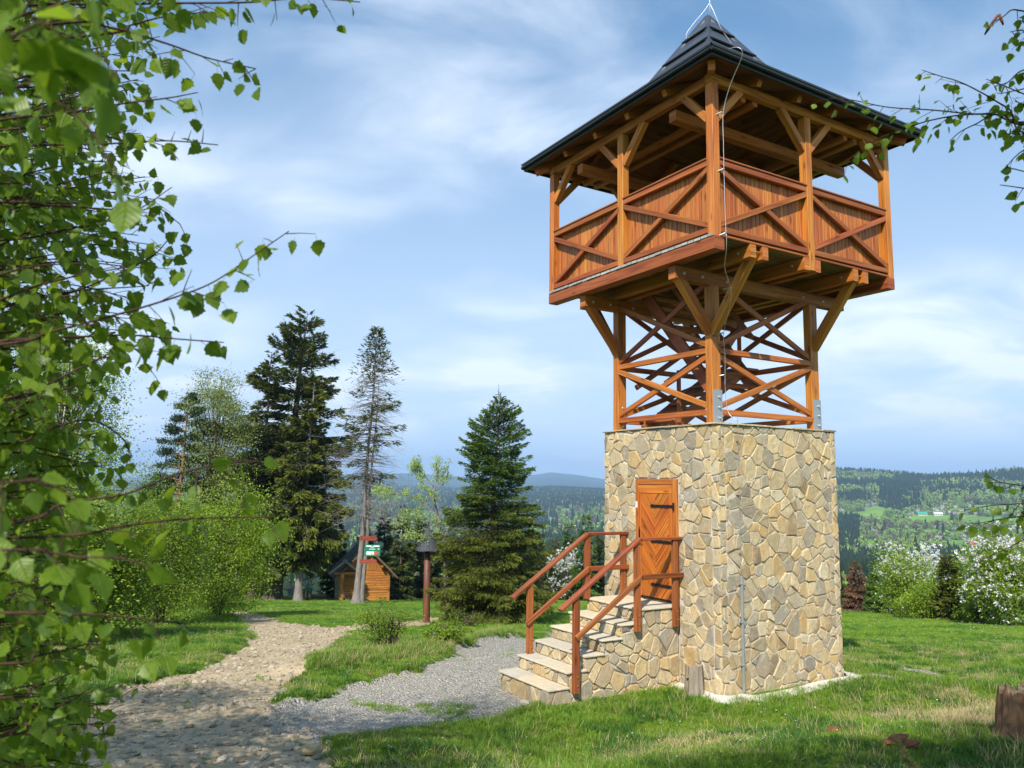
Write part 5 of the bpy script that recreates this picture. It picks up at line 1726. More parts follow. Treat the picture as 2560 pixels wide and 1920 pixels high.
# --- rowan sapling, small shrubs on the bank
b = place(1118, 1553); h = toph(b, 1118, 1150); w = size_at(1, b[1])
row = empty('rowan_sapling', b, 0, 'thin young rowan with pale green leaf tufts beside the post with conical roof', 'sapling')
tk = MB(); lm = MB(); r_ = np.random.default_rng(51)
def wp(px, py): return at(px, py, b[1]) - b
main = [wp(1118, 1560), wp(1114, 1480), wp(1112, 1400), wp(1108, 1340), wp(1095, 1290), wp(1085, 1240), wp(1092, 1190), wp(1090, 1160)]
tk.tube(cat_rom(main, 4), np.linspace(.075, .014, 29), 7); tk.obj('trunk', M['bark_dead'], row, smooth_=True)
twigs = [[(1112, 1370), (1090, 1310), (1040, 1280), (1000, 1290)], [(1110, 1350), (1130, 1300), (1160, 1270), (1190, 1265)], [(1095, 1290), (1050, 1250), (1000, 1235), (950, 1240)], [(1090, 1260), (1060, 1215), (1040, 1175), (1035, 1150)],
         [(1085, 1230), (1115, 1200), (1120, 1165)], [(1112, 1390), (1060, 1340), (1010, 1335)], [(1108, 1340), (1140, 1310), (1200, 1330), (1230, 1350)], [(1085, 1220), (1050, 1180), (1030, 1160)], [(1098, 1300), (1040, 1300), (985, 1310)], [(1000, 1235), (960, 1225), (935, 1230)], [(1095, 1290), (1085, 1240), (1092, 1190), (1090, 1155)]]
Vs, Fs, Ts, nn = [], [], [], 0
for tw in twigs:
    pts = np.array([wp(*q) + np.array([0, r_.normal(0, .35), 0]) for q in tw])
    lm.tube(cat_rom(pts, 3), np.linspace(.018, .005, 3 * (len(pts) - 1) + 1), 4, cap=False)
    cr = cat_rom(pts, 6)
    for q in cr[5:]:
        for _ in range(2):
            c = q + r_.normal(0, .10, 3)
            n_ = 26
            pp = c + r_.normal(0, .075, (n_, 3)); dd = r_.normal(0, 1, (n_, 3)) + (0, 0, .5)
            V, F = diamonds(pp, dd, .085, .036, r_, .1); Vs.append(V); Fs.append(F + nn); nn += len(V); Ts.append(np.repeat(r_.random(n_), 4))
lm.obj('limbs', M['bark_dead'], row)
link('foliage', mesh_np('foliage', np.concatenate(Vs), np.concatenate(Fs), M['lf_rowan'], False, None, {'tint': np.concatenate(Ts)}), row)
bush(965, 1640, 1500, 62, 52, M['lf_bright2'], 'scraggly low shrub with bare twigs on the grassy bank', 3600, .045, 9, name='low_shrub', group='low shrubs on the bank', zc=.5, clu=34)
bush(1118, 1632, 1555, 52, 53, M['lf_bright'], 'small leafy shrub on the bank below the rowan', 3200, .045, 6, name='low_shrub', group='low shrubs on the bank', zc=.45, clu=30)
bush(1170, 1570, 1520, 45, 54, M['lf_spruce_y'], 'tiny low conifer shrub at the foot of the rowan', 900, .06, 4, name='low_shrub', group='low shrubs on the bank', zc=.5, clu=20)

# --- dark trees behind the meadow on the left
def con(px, depth_y, ytop, ybase, halfw, seed, label, mat='lf_spruce', n=5000, name='spruce_tree', group='spruces behind the meadow', sl=.5, sw=.13, droop=.25, pw=.8, cat='spruce tree', bark='bark_spruce', hang=.4):
    p = at(px, ybase, depth_y); p[2] = min(p[2], float(zg(p[0], p[1])) + .05) if depth_y < 85 else p[2]
    h = toph(p, px, ytop); w = size_at(1, depth_y)
    return spruce(name, label, p, h, prof_cone(w * halfw, pw), 90, n, sl, sw, M[mat], M[bark], seed, clear=.03, droop=droop, up_top=.5, group=group, width=.5, hang=hang, cat=cat)
for k, (px, yt, hw, lb) in enumerate([(835, 1290, 44, 'dark spruce behind the left side of the cabin roof'), (905, 1320, 42, 'dark spruce right behind the cabin'), (955, 1275, 40, 'pointed dark spruce behind the cabin and its green bush'),
                                      (1000, 1262, 42, 'taller dark spruce between the cabin and the post with conical roof'), (1050, 1290, 40, 'dark spruce just behind the post with conical roof'), (1090, 1330, 36, 'dark spruce partly behind the rowan sapling'),
                                      (1150, 1340, 40, 'dark spruce hidden behind the bushy near spruce'), (640, 1330, 50, 'dark spruce behind the thick spruce trunk')]):
    con(px, 62 + (k % 3) * 3, yt, 1492, hw, 60 + k, lb, n=5200)
b = place(1000, 1483)
broadleaf('leafy_tree', 'round bright green tree right of the cabin', b, 4.0, (0, 0, 2.2, 1.6, 1.4, 1.7), 50, 5200, .13, M['lf_bright'], M['bark_shrub'], 71, stems=2, r0=.12, clu_r=.4)
b = place(997, 1489)
broadleaf('blossom_bush', 'small white flowering bush at the right corner of the cabin', b, 2.2, (0, 0, 1.1, 1.2, 1.0, .95), 36, 1600, .10, M['lf_bright2'], M['bark_shrub'], 72, stems=3, r0=.06, clu_r=.25, blossom=2600, bl_size=.08, cat='bush')
# --- gap between the near spruce and the tower
for k, (px, yt, hw, dy, lb) in enumerate([(1424, 1302, 30, 70, 'smaller pointed spruce left of its taller neighbour behind the steps'), (1463, 1276, 36, 66, 'taller pointed spruce rising behind the handrails'), (1500, 1330, 34, 70, 'spruce half hidden by the left edge of the stone base'),
                                          (1385, 1345, 34, 70, 'low spruce just right of the bushy near spruce'), (1340, 1330, 40, 68, 'spruce behind the right skirt of the bushy near spruce')]):
    con(px, dy, yt, 1486, hw, 80 + k, lb, n=5200, mat='lf_spruce_g' if k < 2 else 'lf_spruce')
b = place(1412, 1484); h = toph(b, 1412, 1362); w = size_at(1, b[1])
broadleaf('blossom_tree', 'white flowering tree behind the lower handrail', b, h, (0, 0, h * .55, w * 40, w * 36, h * .45), 60, 1800, .10, M['lf_bright2'], M['bark_shrub'], 86, stems=2, r0=.08, clu_r=.32, blossom=5200, bl_size=.085)
# --- trees at the far edge of the right meadow
E_Y = 50
def rp_(px, py): return place(px, py)
b = place(2145, 1527); h = toph(b, 2143, 1402); w = size_at(1, b[1])
spruce('dead_spruce', 'dead brown spruce just right of the tower', b, h, prof_cone(w * 40, .8), 110, 7000, .30, .06, M['lf_brown'], M['bark_dead'], 90, clear=.03, droop=.3, stubs=60, width=.45, hang=.4)
for k, (px, py, yt, hw, m_, lb) in enumerate([(2192, 1530, 1432, 34, 'lf_spruce_g', 'dark spruce between the dead brown spruce and the flowering trees'), (2108, 1524, 1460, 30, 'lf_spruce_g', 'low dark spruce against the right edge of the stone base'),
                                              (2222, 1534, 1455, 26, 'lf_spruce', 'small dark spruce left of the first flowering tree'), (2378, 1552, 1388, 50, 'lf_spruce_y', 'dense olive green conifer cone between the flowering trees'),
                                              (2545, 1552, 1400, 36, 'lf_spruce', 'dark spruce at the right edge behind the largest flowering tree')]):
    b = place(px, py); h = toph(b, px, yt); w = size_at(1, b[1])
    spruce('spruce_tree', lb, b, h, prof_cone(w * hw, .7), 150, 9000, .26, .06, M[m_], M['bark_spruce'], 91 + k, clear=.02, droop=.3, up_top=.6, width=.5, hang=.35, group='trees along the meadow edge')
p_ = at(2510, 1560, 52); h = toph(p_, 2510, 1322); w = size_at(1, 52)
spruce('spruce_tree', 'spruce top showing above the largest flowering tree', p_, h, prof_cone(w * 44, .7), 150, 8000, .28, .065, M['lf_spruce_y'], M['bark_spruce'], 97, clear=.02, droop=.3, group='trees along the meadow edge')
def blossom_tree(px, py, yt, hw, seed, label, leafy, bl, mat='lf_bright', low=.0, zc=.52, back=0):
    b = place(px, py)
    if back: b = at(px, py - back * .1, b[1] + back); b[2] = float(hterr(b[0], b[1]))
    h = toph(b, px, yt); w = size_at(1, b[1])
    return broadleaf('blossom_tree', label, b, h, (0, 0, h * zc, w * hw, w * hw * .9, h * (1 - zc)), 110, leafy, .105, M[mat], M['bark_shrub'], seed, stems=4, r0=.10, clu_r=h * .075, blossom=bl, bl_size=.085, group='flowering trees along the meadow edge', bl_low=low, twig_r=.012)
blossom_tree(2262, 1538, 1378, 68, 101, 'flowering tree with a white top and green lower half left of the olive conifer', 13000, 1900, low=.42)
blossom_tree(2322, 1540, 1372, 40, 102, 'whitest flowering tree peeking up behind the green bush', 900, 3600, back=4)
bush(2322, 1549, 1440, 50, 103, M['lf_bright'], 'green bush in front of the whitest flowering tree', 6000, .10, 4, group='flowering trees along the meadow edge', clu=60)
blossom_tree(2512, 1564, 1348, 80, 104, 'largest flowering tree, round and white green, at the right edge', 17000, 8000, low=.05)
bush(2440, 1560, 1500, 40, 105, M['lf_bright2'], 'low green scrub left of the largest flowering tree', 2400, .10, 4, group='flowering trees along the meadow edge', clu=30)
bush(2300, 1546, 1490, 90, 106, M['lf_bright2'], 'low undergrowth beneath the flowering trees', 4200, .10, 6, group='flowering trees along the meadow edge', clu=50)

# ------------------------------------------------------------------ things round the tower
# cabin
cb = place(850, 1502)
CR = math.radians(18)                    # gable wall faces the viewer, turned a little to the right
cabin = empty('log_cabin', cb, CR, 'small orange log cabin with black shingled roof behind the trail sign tree', 'cabin')
cw = size_at(1, cb[1])                    # metres per picture pixel at the cabin
GWd, GLn, EH, RH = 3.4, 3.6, 2.05, 3.75       # gable width (local x), length (local y), eave and ridge height
zc0 = -.25
# gable planks, horizontal
def plank_wall(x0, x1, y, z0, z1, step, mat, nm, hole=None):
    z = z0
    while z < z1 - .02:
        h = min(step, z1 - z)
        segs = [(x0, x1)]
        if hole and z + h > hole[2] and z < hole[3]: segs = [(x0, hole[0]), (hole[1], x1)]
        for a, b_ in segs:
            V, F, UV = beam_geo((a, y, z + h / 2), (b_, y, z + h / 2), .07, h - .012, (0, 0, 1), .02)
            mb = MB(); mb.add(V, F, UV); mb.obj(nm, mat, cabin)
        z += h
wnd = (1.25, 1.62, .85, 1.62)
plank_wall(.0, GWd, 0, zc0, EH, .17, M['cabin'], 'wall_plank', wnd)
MB().box((0.03, .03, zc0), (GWd - .03, GLn - .03, EH), ch=.005).obj('inner_wall', M['cabin_dark'], cabin)
w_o = MB().box((wnd[0] - .02, -.01, wnd[2] - .02), (wnd[1] + .02, .028, wnd[3] + .02)).obj('window', plain('dark_window_glass', (.01, .012, .014), .12), cabin)
for a, b_ in (((wnd[0] - .05, -.045, wnd[2] - .05), (wnd[0], -.012, wnd[3] + .05)), ((wnd[1], -.045, wnd[2] - .05), (wnd[1] + .05, -.012, wnd[3] + .05)),
              ((wnd[0], -.045, wnd[3]), (wnd[1], -.012, wnd[3] + .05)), ((wnd[0], -.045, wnd[2] - .05), (wnd[1], -.012, wnd[2]))):
    MB().box(a, b_).obj('window_frame', M['cabin_dark'], w_o)
# upright boards of the gable triangle
x_ = .04
while x_ < GWd - .05:
    x2 = min(x_ + .24, GWd - .02)
    def zr(x): return EH + (RH - EH) * (1 - abs(x - GWd / 2) / (GWd / 2)) - .06
    xm = (x_ + x2) / 2
    V = [(x_ + .006, -.03, EH + .005), (x2 - .006, -.03, EH + .005), (x2 - .006, -.03, max(EH + .02, zr(x2))), (x_ + .006, -.03, max(EH + .02, zr(x_)))]
    V += [(a, .02, c) for a, b_, c in V]
    F = [[0, 1, 2, 3], [7, 6, 5, 4], [0, 4, 5, 1], [1, 5, 6, 2], [2, 6, 7, 3], [3, 7, 4, 0]]
    co = [(v[2], v[0]) for v in V]
    mb = MB(); mb.add(V, F, [co[i] for f in F for i in f]); mb.obj('gable_board', M['cabin'], cabin)
    x_ = x2
# left long wall: dark upright planks with two narrow windows
y_ = 0.06
while y_ < GLn - .05:
    MB().box((-.045, y_, zc0), (.0, y_ + .19, EH), ch=.012).obj('side_plank', M['cabin_dark'], cabin)
    y_ += .20
for yy in (.9, 2.2):
    MB().box((-.06, yy, .75), (-.046, yy + .28, 1.45)).obj('side_window', plain('pale_window_glass', (.25, .26, .25), .2), cabin)
for yy in (0.02,):
    for xx in (.0, GWd):
        MB().box((xx - .07, yy - .06, zc0), (xx + .07, yy + .06, EH + .05), ch=.02).obj('corner_post', M['cabin'], cabin)
# roof
for sgn in (-1, 1):
    n = 9
    for k in range(n):
        f0, f1 = k / n, (k + 1) / n
        xr0 = GWd / 2 + sgn * f0 * (GWd / 2 + .55); xr1 = GWd / 2 + sgn * (f1 + .012) * (GWd / 2 + .55)
        sl = (RH - EH) / (GWd / 2)
        za2, zb2 = RH + .06 - abs(xr0 - GWd / 2) * sl, RH + .06 - abs(xr1 - GWd / 2) * sl
        V = [(xr0, -.62, za2), (xr0, GLn + .3, za2), (xr1, GLn + .3, zb2 + .02), (xr1, -.62, zb2 + .02)]
        V += [(a, b_, c - .045) for a, b_, c in V]
        F = [[0, 1, 2, 3], [7, 6, 5, 4], [0, 4, 5, 1], [1, 5, 6, 2], [2, 6, 7, 3], [3, 7, 4, 0]]
        if sgn < 0: F = [f[::-1] for f in F]
        mb = MB(); mb.add(V, F); mb.obj('roof_course', M['cabinroof'], cabin)
    a = (GWd / 2, -.60, RH - .03); q = (GWd / 2 + sgn * (GWd / 2 + .52), -.60, RH - .03 - (GWd / 2 + .52) * (RH - EH) / (GWd / 2))
    beam_obj('barge_board', a, q, .05, .13, M['cabin_dark'], cabin)
    for yy in (-.2, .0):
        beam_obj('purlin', (GWd / 2 + sgn * 1.1, -.55, EH + .28), (GWd / 2 + sgn * 1.1, .05, EH + .28), .13, .13, M['cabin'], cabin) if yy == 0 else None
# porch canopy on the left
pc = (-.55, .0)
for sgn in (-1, 1):
    V = [(.15, -.85, 2.75), (.15, .5, 2.75), (.15 + sgn * 1.05, .5, 1.95), (.15 + sgn * 1.05, -.85, 1.95)]
    V += [(a, b_, c - .06) for a, b_, c in V]
    F = [[0, 1, 2, 3], [7, 6, 5, 4], [0, 4, 5, 1], [1, 5, 6, 2], [2, 6, 7, 3], [3, 7, 4, 0]]
    if sgn < 0: F = [f[::-1] for f in F]
    mb = MB(); mb.add(V, F); mb.obj('canopy_roof', M['cabinroof'], cabin)
    beam_obj('canopy_board', (.15 - sgn * .12, -.88, 2.86), (.15 + sgn * 1.08, -.88, 1.92), .04, .14, M['log'], cabin)
beam_obj('canopy_beam', (-.55, -.7, 1.92), (.95, -.7, 1.92), .12, .14, M['cabin'], cabin)
# carved porch post
r_ = np.random.default_rng(61)
zs = np.linspace(-.3, 1.9, 16)
cp = MB(); cp.tube(np.stack([-.02 + .03 * np.sin(zs * 3), -.75 + 0 * zs, zs], -1), .13 + .05 * np.sin(zs * 5) + .03 * r_.random(16), 9)
cpo = cp.obj('carved_post', M['cabin'], cabin, smooth_=True)
for k in range(14):
    a = r_.uniform(-1.2, 1.2); z = r_.uniform(.2, .75)
    d = np.array([math.sin(a + math.pi), -math.cos(a) * .6, r_.uniform(-.2, .5)])
    MB().tube([(-.05, -.78, z), (-.05 + d[0] * .25, -.8 + d[1] * .2, z + d[2] * .2), (-.05 + d[0] * .42, -.82 + d[1] * .3, z + d[2] * .3)], [.03, .02, .005], 5).obj('carved_spike', M['log'], cpo)
MB().tube([(.42, -.62, -.2), (.42, -.62, .25)], .20, 12).obj('log_seat', M['cabin_dark'], cabin)

# signs nailed to the dying spruce
M['green_sign'] = plain('green_sign_paint', (.010, .17, .095), .4, 0, .05)
M['white_paint'] = plain('white_paint', (.80, .80, .78), .5, 0, .04)
M['red_paint'] = plain('red_paint', (.62, .06, .02), .5, 0, .08)
sy = dead_b[1] - .75
def sp_(px, py): return at(px, py, sy)
c0 = sp_(931, 1376); ppx = sy / FPX
sg = empty('trail_sign', c0, 0, 'green trail sign with white lines and red arrow on the dying spruce', 'sign')
hw_, hh_ = 19.5 * ppx, 13.8 * ppx
MB().box((-hw_, -.012, -hh_), (hw_, .012, hh_), ch=.004).obj('sign_board', M['green_sign'], sg)
def bar(u0, u1, v, t):
    MB().box((u0 * hw_, -.016, v * hh_ - t * hh_), (u1 * hw_, -.0125, v * hh_ + t * hh_), ch=.0005).obj('text_line', M['white_paint'], sg)
bar(-.82, -.12, .74, .10); bar(-.06, .06, .72, .04); bar(.12, .88, .76, .10)
bar(-.20, .18, .52, .04); bar(-.42, .34, .22, .05); bar(.68, .84, .26, .09)
bar(-.72, .22, -.28, .09); bar(-.80, .24, -.50, .08); bar(-.74, -.10, -.72, .06); bar(-.02, .22, -.72, .05)
V = [(.30 * hw_, -.017, -.05 * hh_), (.88 * hw_, -.017, -.42 * hh_), (.30 * hw_, -.017, -.86 * hh_)]; V += [(a, -.013, c) for a, b_, c in V]
mb = MB(); mb.add(V, [[0, 2, 1], [3, 4, 5], [0, 3, 5, 2], [0, 1, 4, 3], [1, 2, 5, 4]]); mb.obj('arrow', M['red_paint'], sg)
for (px, py, hw2, hh2, lb, tip) in ((922, 1346, 21, 5.5, 'upper red wooden pointer sign above the green sign', 1), (920, 1404, 20, 5.0, 'lower red wooden pointer sign below the green sign', 0)):
    c1_ = sp_(px, py)
    o_ = [(-hw2, -hh2), (hw2 - 4 * tip, -hh2), (hw2 + 1, 0), (hw2 - 4 * tip, hh2), (-hw2, hh2)]
    V = [(a * ppx, -.015, c * ppx) for a, c in o_] + [(a * ppx, .015, c * ppx) for a, c in o_]
    F = [list(range(5)), list(range(9, 4, -1))] + [[i, 5 + i, 5 + (i + 1) % 5, (i + 1) % 5] for i in range(5)]
    mb = MB(); mb.add(V, F, [(V[i][0], V[i][2]) for f in F for i in f])
    o_ = mb.obj('pointer_sign', M['sign'], label=lb, cat='sign', group='signs on the dying spruce', loc=c1_, rot=(0, 0, .06))
    for sx in (-.6, .6):
        MB().tube([(sx * hw2 * ppx, -.014, 0), (sx * hw2 * ppx, -.022, 0)], .012, 6).obj('nail', M['steel'], o_)

# post with a conical shake roof
sb = place(1065, 1552); sw = size_at(1, sb[1])
shr = empty('roofed_post', sb, 0, 'dark log post with conical grey shake roof on the meadow', 'post')
MB().tube([(0, 0, -.3), (.01, 0, 0), (.0, 0, 1.0), (-.02, 0, 172 * sw)], [9.2 * sw, 8.8 * sw, 8.4 * sw, 7.6 * sw], 14).obj('post', M['post'], shr, smooth_=True)
sl_n = 26
z0_, z1_ = 168 * sw, 216 * sw
roof_p = MB().tube([(0, 0, z0_ + .015), (0, 0, z1_)], [27 * sw, 6 * sw], 24).obj('roof', M['shrineroof'], shr)
MB().tube([(0, 0, z1_ - .05), (0, 0, z1_ + .06), (0, 0, z1_ + 22 * sw)], [6.5 * sw, 3 * sw, .6 * sw], 10).obj('finial', M['shrineroof'], shr)
for k in range(sl_n):
    a = k / sl_n * 6.283; da = 6.283 / sl_n * .46
    ro, ri = 30.5 * sw + .01 * math.sin(k * 7.3), 8 * sw
    V = []
    for rr, zz_, o in ((ro, z0_ - .01 + .012 * math.sin(k * 5.1), .012), (ri, z1_, .012)):
        for s in (-1, 1): V.append((math.cos(a + s * da) * rr, math.sin(a + s * da) * rr, zz_ + o))
    V += [(x * .985, y * .985, z - .022) for x, y, z in V]
    F = [[0, 1, 3, 2], [6, 7, 5, 4], [0, 4, 5, 1], [1, 5, 7, 3], [3, 7, 6, 2], [2, 6, 4, 0]]
    co = [(v[2], math.atan2(v[1], v[0]) * .4) for v in V]
    mb = MB(); mb.add(V, F, [co[i] for f in F for i in f]); mb.obj('shake', M['shrineroof'], roof_p)

# small info posts beside the slim spruce, bench by the cabin
ib = place(768, 1502); iw = size_at(1, ib[1])
info = empty('info_stand', ib, 0, 'low wooden stand with small green panel left of the cabin', 'sign')
for x_ in (-8, 0, 9):
    MB().tube([(x_ * iw, 0, -.2), (x_ * iw, 0, 30 * iw)], .055, 7).obj('stand_post', M['post'], info)
MB().box((-4 * iw, -.03, 24 * iw), (12 * iw, .03, 34 * iw)).obj('panel', M['green_sign'], info)
MB().beam((-14 * iw, 0, 31 * iw), (16 * iw, 0, 41 * iw), .10, .04).obj('panel_roof', M['cabin_dark'], info)
nb = place(798, 1501)
bench = empty('log_bench', nb, .15, 'dark log bench left of the cabin', 'bench')
MB().tube([(-.5, 0, .30), (.5, 0, .30)], .12, 9).obj('seat', M['cabin_dark'], bench)
for x_ in (-.36, .36): MB().tube([(x_, 0, -.15), (x_, 0, .24)], .10, 8).obj('leg', M['cabin_dark'], bench)

# stumps and debris
def stump(name, label, base, h, r0, mat, top, seed, lean=(0, 0), cat='stump', jag=.0):
    r = np.random.default_rng(seed); n = 44
    t = empty(name, base, 0, label, cat)
    V = []; 
    prof_ = 1 + .10 * np.sin(np.arange(n) / n * 6.283 * 3 + 1) + .07 * np.sin(np.arange(n) / n * 6.283 * 8) + r.uniform(-.05, .05, n)
    lv = [(-.15, 1.25), (0, 1.2), (h * .25, 1.04), (h * .6, .98), (h, .95)]
    for z, k in lv:
        for i in range(n):
            a = i / n * 6.283
            rr = r0 * k * prof_[i] * (1 + r.normal(0, .02))
            V.append((math.cos(a) * rr + lean[0] * z, math.sin(a) * rr + lean[1] * z, z + (r.normal(0, jag) if z == h else 0)))
    F = []
    for l in range(len(lv) - 1):
        for i in range(n):
            j = (i + 1) % n; F.append([l * n + i, l * n + j, (l + 1) * n + j, (l + 1) * n + i])
    mb = MB(); mb.add(V, F); mb.obj('bark', mat, t, smooth_=True)
    m4 = (len(lv) - 1) * n
    T = [V[m4 + i] for i in range(n)]; c = np.mean(T, 0)
    T2 = [tuple(np.array(v) * .985 + c * .015 + (0, 0, -.004)) for v in T] + [tuple(c)]
    mb = MB(); mb.add(T2, [[i, (i + 1) % n, n] for i in range(n)]); mb.obj('cut_top', top, t)
    return t
M['cutwood'] = plain('old_cut_wood', (.33, .23, .13), .9, 0, .25, 30, .1, .5)
lg = TC + (-HS - .22) * UB + (-1.02) * UA; lg[2] = .03
st = stump('chopping_block', 'short upright weathered log section against the foot of the stone base', lg, .42, .125, M['log'], M['cutwood'], 71, jag=.008, cat='log')
MB().tube([(-.10, -.075, .27), (-.122, -.092, .275)], [.02, .016], 8).obj('knot', M['cutwood'], st)
b = gp(2548, 1858); stump('tree_stump', 'reddish brown broken stump at the right edge of the grass', b, size_at(118, b[1]), size_at(42, b[1]), M['bark_stump'], M['cutwood'], 72, lean=(.05, 0), jag=.035)
b = gp(2248, 1868)
dbr = empty('rotten_wood', b, .3, 'rust brown rotten wood chunk lying in the foreground grass', 'wood')
def chunk(lo, hi, seed, mat, parent, name='chunk'):
    r = np.random.default_rng(seed)
    n = 9; V = []
    for x_ in np.linspace(0, 1, 5):
        k = math.sin(math.pi * (x_ * .9 + .05)) ** .5
        for i in range(n):
            a = i / n * 6.283
            V.append((lo[0] + (hi[0] - lo[0]) * x_ + r.normal(0, .006), lo[1] + (hi[1] - lo[1]) * x_ + math.cos(a) * .07 * k * r.uniform(.7, 1.2), lo[2] + (hi[2] - lo[2]) * x_ + math.sin(a) * .045 * k * r.uniform(.7, 1.2)))
    F = []
    for l in range(4):
        for i in range(n):
            j = (i + 1) % n; F.append([l * n + i, l * n + j, (l + 1) * n + j, (l + 1) * n + i])
    F += [list(range(n))[::-1], list(range(4 * n, 5 * n))]
    mb = MB(); mb.add(V, F); return mb.obj(name, mat, parent)
chunk((-.16, 0, .05), (.14, .04, .09), 1, M['bark_rust'], dbr); chunk((-.02, -.08, .04), (.20, -.03, .05), 2, M['bark_rust'], dbr)
b = gp(2085, 1832)
dbr2 = empty('wood_chip', b, .1, 'small brown wood chip in the grass below the tower', 'wood'); chunk((-.09, 0, .03), (.09, .02, .04), 4, M['bark_rust'], dbr2)
b = gp(1312, 1757)
def rock(name, label, base, s, seed, mat, parent=None, cat='stone'):
    r = np.random.default_rng(seed)
    V = []; n = 8
    for lv_, k in ((-.25, .8), (.1, 1.0), (.45, .78)):
        for i in range(n):
            a = i / n * 6.283; q = k * r.uniform(.8, 1.15)
            V.append((math.cos(a) * q * s, math.sin(a) * q * s * .75, lv_ * s + r.normal(0, .04) * s))
    V.append((0, 0, .52 * s))
    F = [[l * n + i, l * n + (i + 1) % n, (l + 1) * n + (i + 1) % n, (l + 1) * n + i] for l in range(2) for i in range(n)] + [[2 * n + i, 2 * n + (i + 1) % n, 3 * n] for i in range(n)]
    me = mesh_np(name, V, F, mat, False, None, {'tint': np.full(len(V), r.random())})
    if label is None: return me
    return link(name, me, parent, label=label, cat=cat, loc=base, rot=(0, 0, r.random() * 6))
rock('loose_stone', 'brown brick sized stone lying on the gravel by the lowest step', b, .075, 3, M['stone'])
b = gp(778, 1878); rock('loose_stone', 'largest grey brown stone beside the grass at the end of the dirt road', b, .10, 4, M['stone'])
b = gp(885, 1837); rock('loose_stone', 'pale stone at the lower edge of the gravel path', b, .06, 6, M['stone'])
# dead spruce twig in the right foreground
bt = [at(2240, 1850, 2.6), at(2275, 1905, 2.4), at(2330, 1960, 2.2), at(2420, 2060, 1.9)]
tw = empty('fallen_branch', bt[2], 0, 'dark needled spruce twig sticking into the lower right foreground', 'branch')
cr = cat_rom(np.array(bt) - bt[2], 10)
mb = MB(); mb.tube(cr, np.linspace(.003, .012, len(cr)), 6); mb.obj('twig', M['bark_twig'], tw)
r_ = np.random.default_rng(8); n_ = 900
k = r_.integers(0, len(cr) - 1, n_); pp = cr[k] + (cr[k + 1] - cr[k]) * r_.random((n_, 1))
V, F = diamonds(pp, (cr[k] - cr[k + 1]) * 6 + r_.normal(0, .5, (n_, 3)), .022, .002, r_)
link('needles', mesh_np('needles', V, F, M['lf_spruce'], False, None, {'tint': np.repeat(r_.random(n_) * .5, 4)}), tw)
# houses on the far hillside
def house(px, py, r, Lm, Wm, hm, roofc, wallc, rz, label):
    d = ray(px, py); k = r / math.hypot(d[0], d[1]); p = CAMP + d * k; p[2] = float(hill_z(np.array([p[0]]), np.array([p[1]]))[0])
    t = empty('house', p, rz, label, 'house', 'houses on the far hillside')
    rm = plain('roof_' + label[:10].replace(' ', '_'), roofc, .6); wm = plain('wall_' + label[:10].replace(' ', '_'), wallc, .8)
    MB().box((-Lm / 2, -Wm / 2, -6), (Lm / 2, Wm / 2, hm), ch=.02).obj('wall', wm, t)
    rh = Wm * .42
    V = [(-Lm / 2 - .6, -Wm / 2 - .6, hm - .3), (Lm / 2 + .6, -Wm / 2 - .6, hm - .3), (Lm / 2 + .6, 0, hm + rh), (-Lm / 2 - .6, 0, hm + rh), (-Lm / 2 - .6, Wm / 2 + .6, hm - .3), (Lm / 2 + .6, Wm / 2 + .6, hm - .3)]
    mb = MB(); mb.add(V, [[0, 1, 2, 3], [3, 2, 5, 4], [0, 3, 4], [1, 5, 2], [0, 4, 5, 1]]); mb.obj('roof', rm, t)
    for u in (-.3, 0, .3):
        MB().box((u * Lm - .7, -Wm / 2 - .05, hm * .35), (u * Lm + .7, -Wm / 2 - .004, hm * .35 + 1.5)).obj('window', M['black'], t)
house(2305, 1291, 1480, 15, 8, 3.0, (.03, .30, .20), (.45, .42, .36), -.1, 'long barn with green roof on the far hillside')
house(2345, 1291, 1480, 13, 7, 2.6, (.5, .5, .5), (.6, .58, .55), -.15, 'long pale grey roofed barn right of the green roofed barn')
house(2440, 1374, 1010, 9, 7, 3.4, (.55, .07, .04), (.78, .77, .74), -.4, 'white house with red roof on the far hillside')
house(2452, 1378, 1000, 7, 6, 3.6, (.62, .6, .58), (.80, .79, .77), .6, 'white gabled house just right of the red roofed house')
house(2446, 1360, 1060, 15, 9, 3.2, (.42, .40, .37), (.55, .52, .47), -.2, 'large grey roofed house above the red roofed house')
house(2420, 1362, 1060, 8, 6, 3.0, (.68, .68, .68), (.72, .72, .72), -.2, 'small white shed left of the grey roofed house')

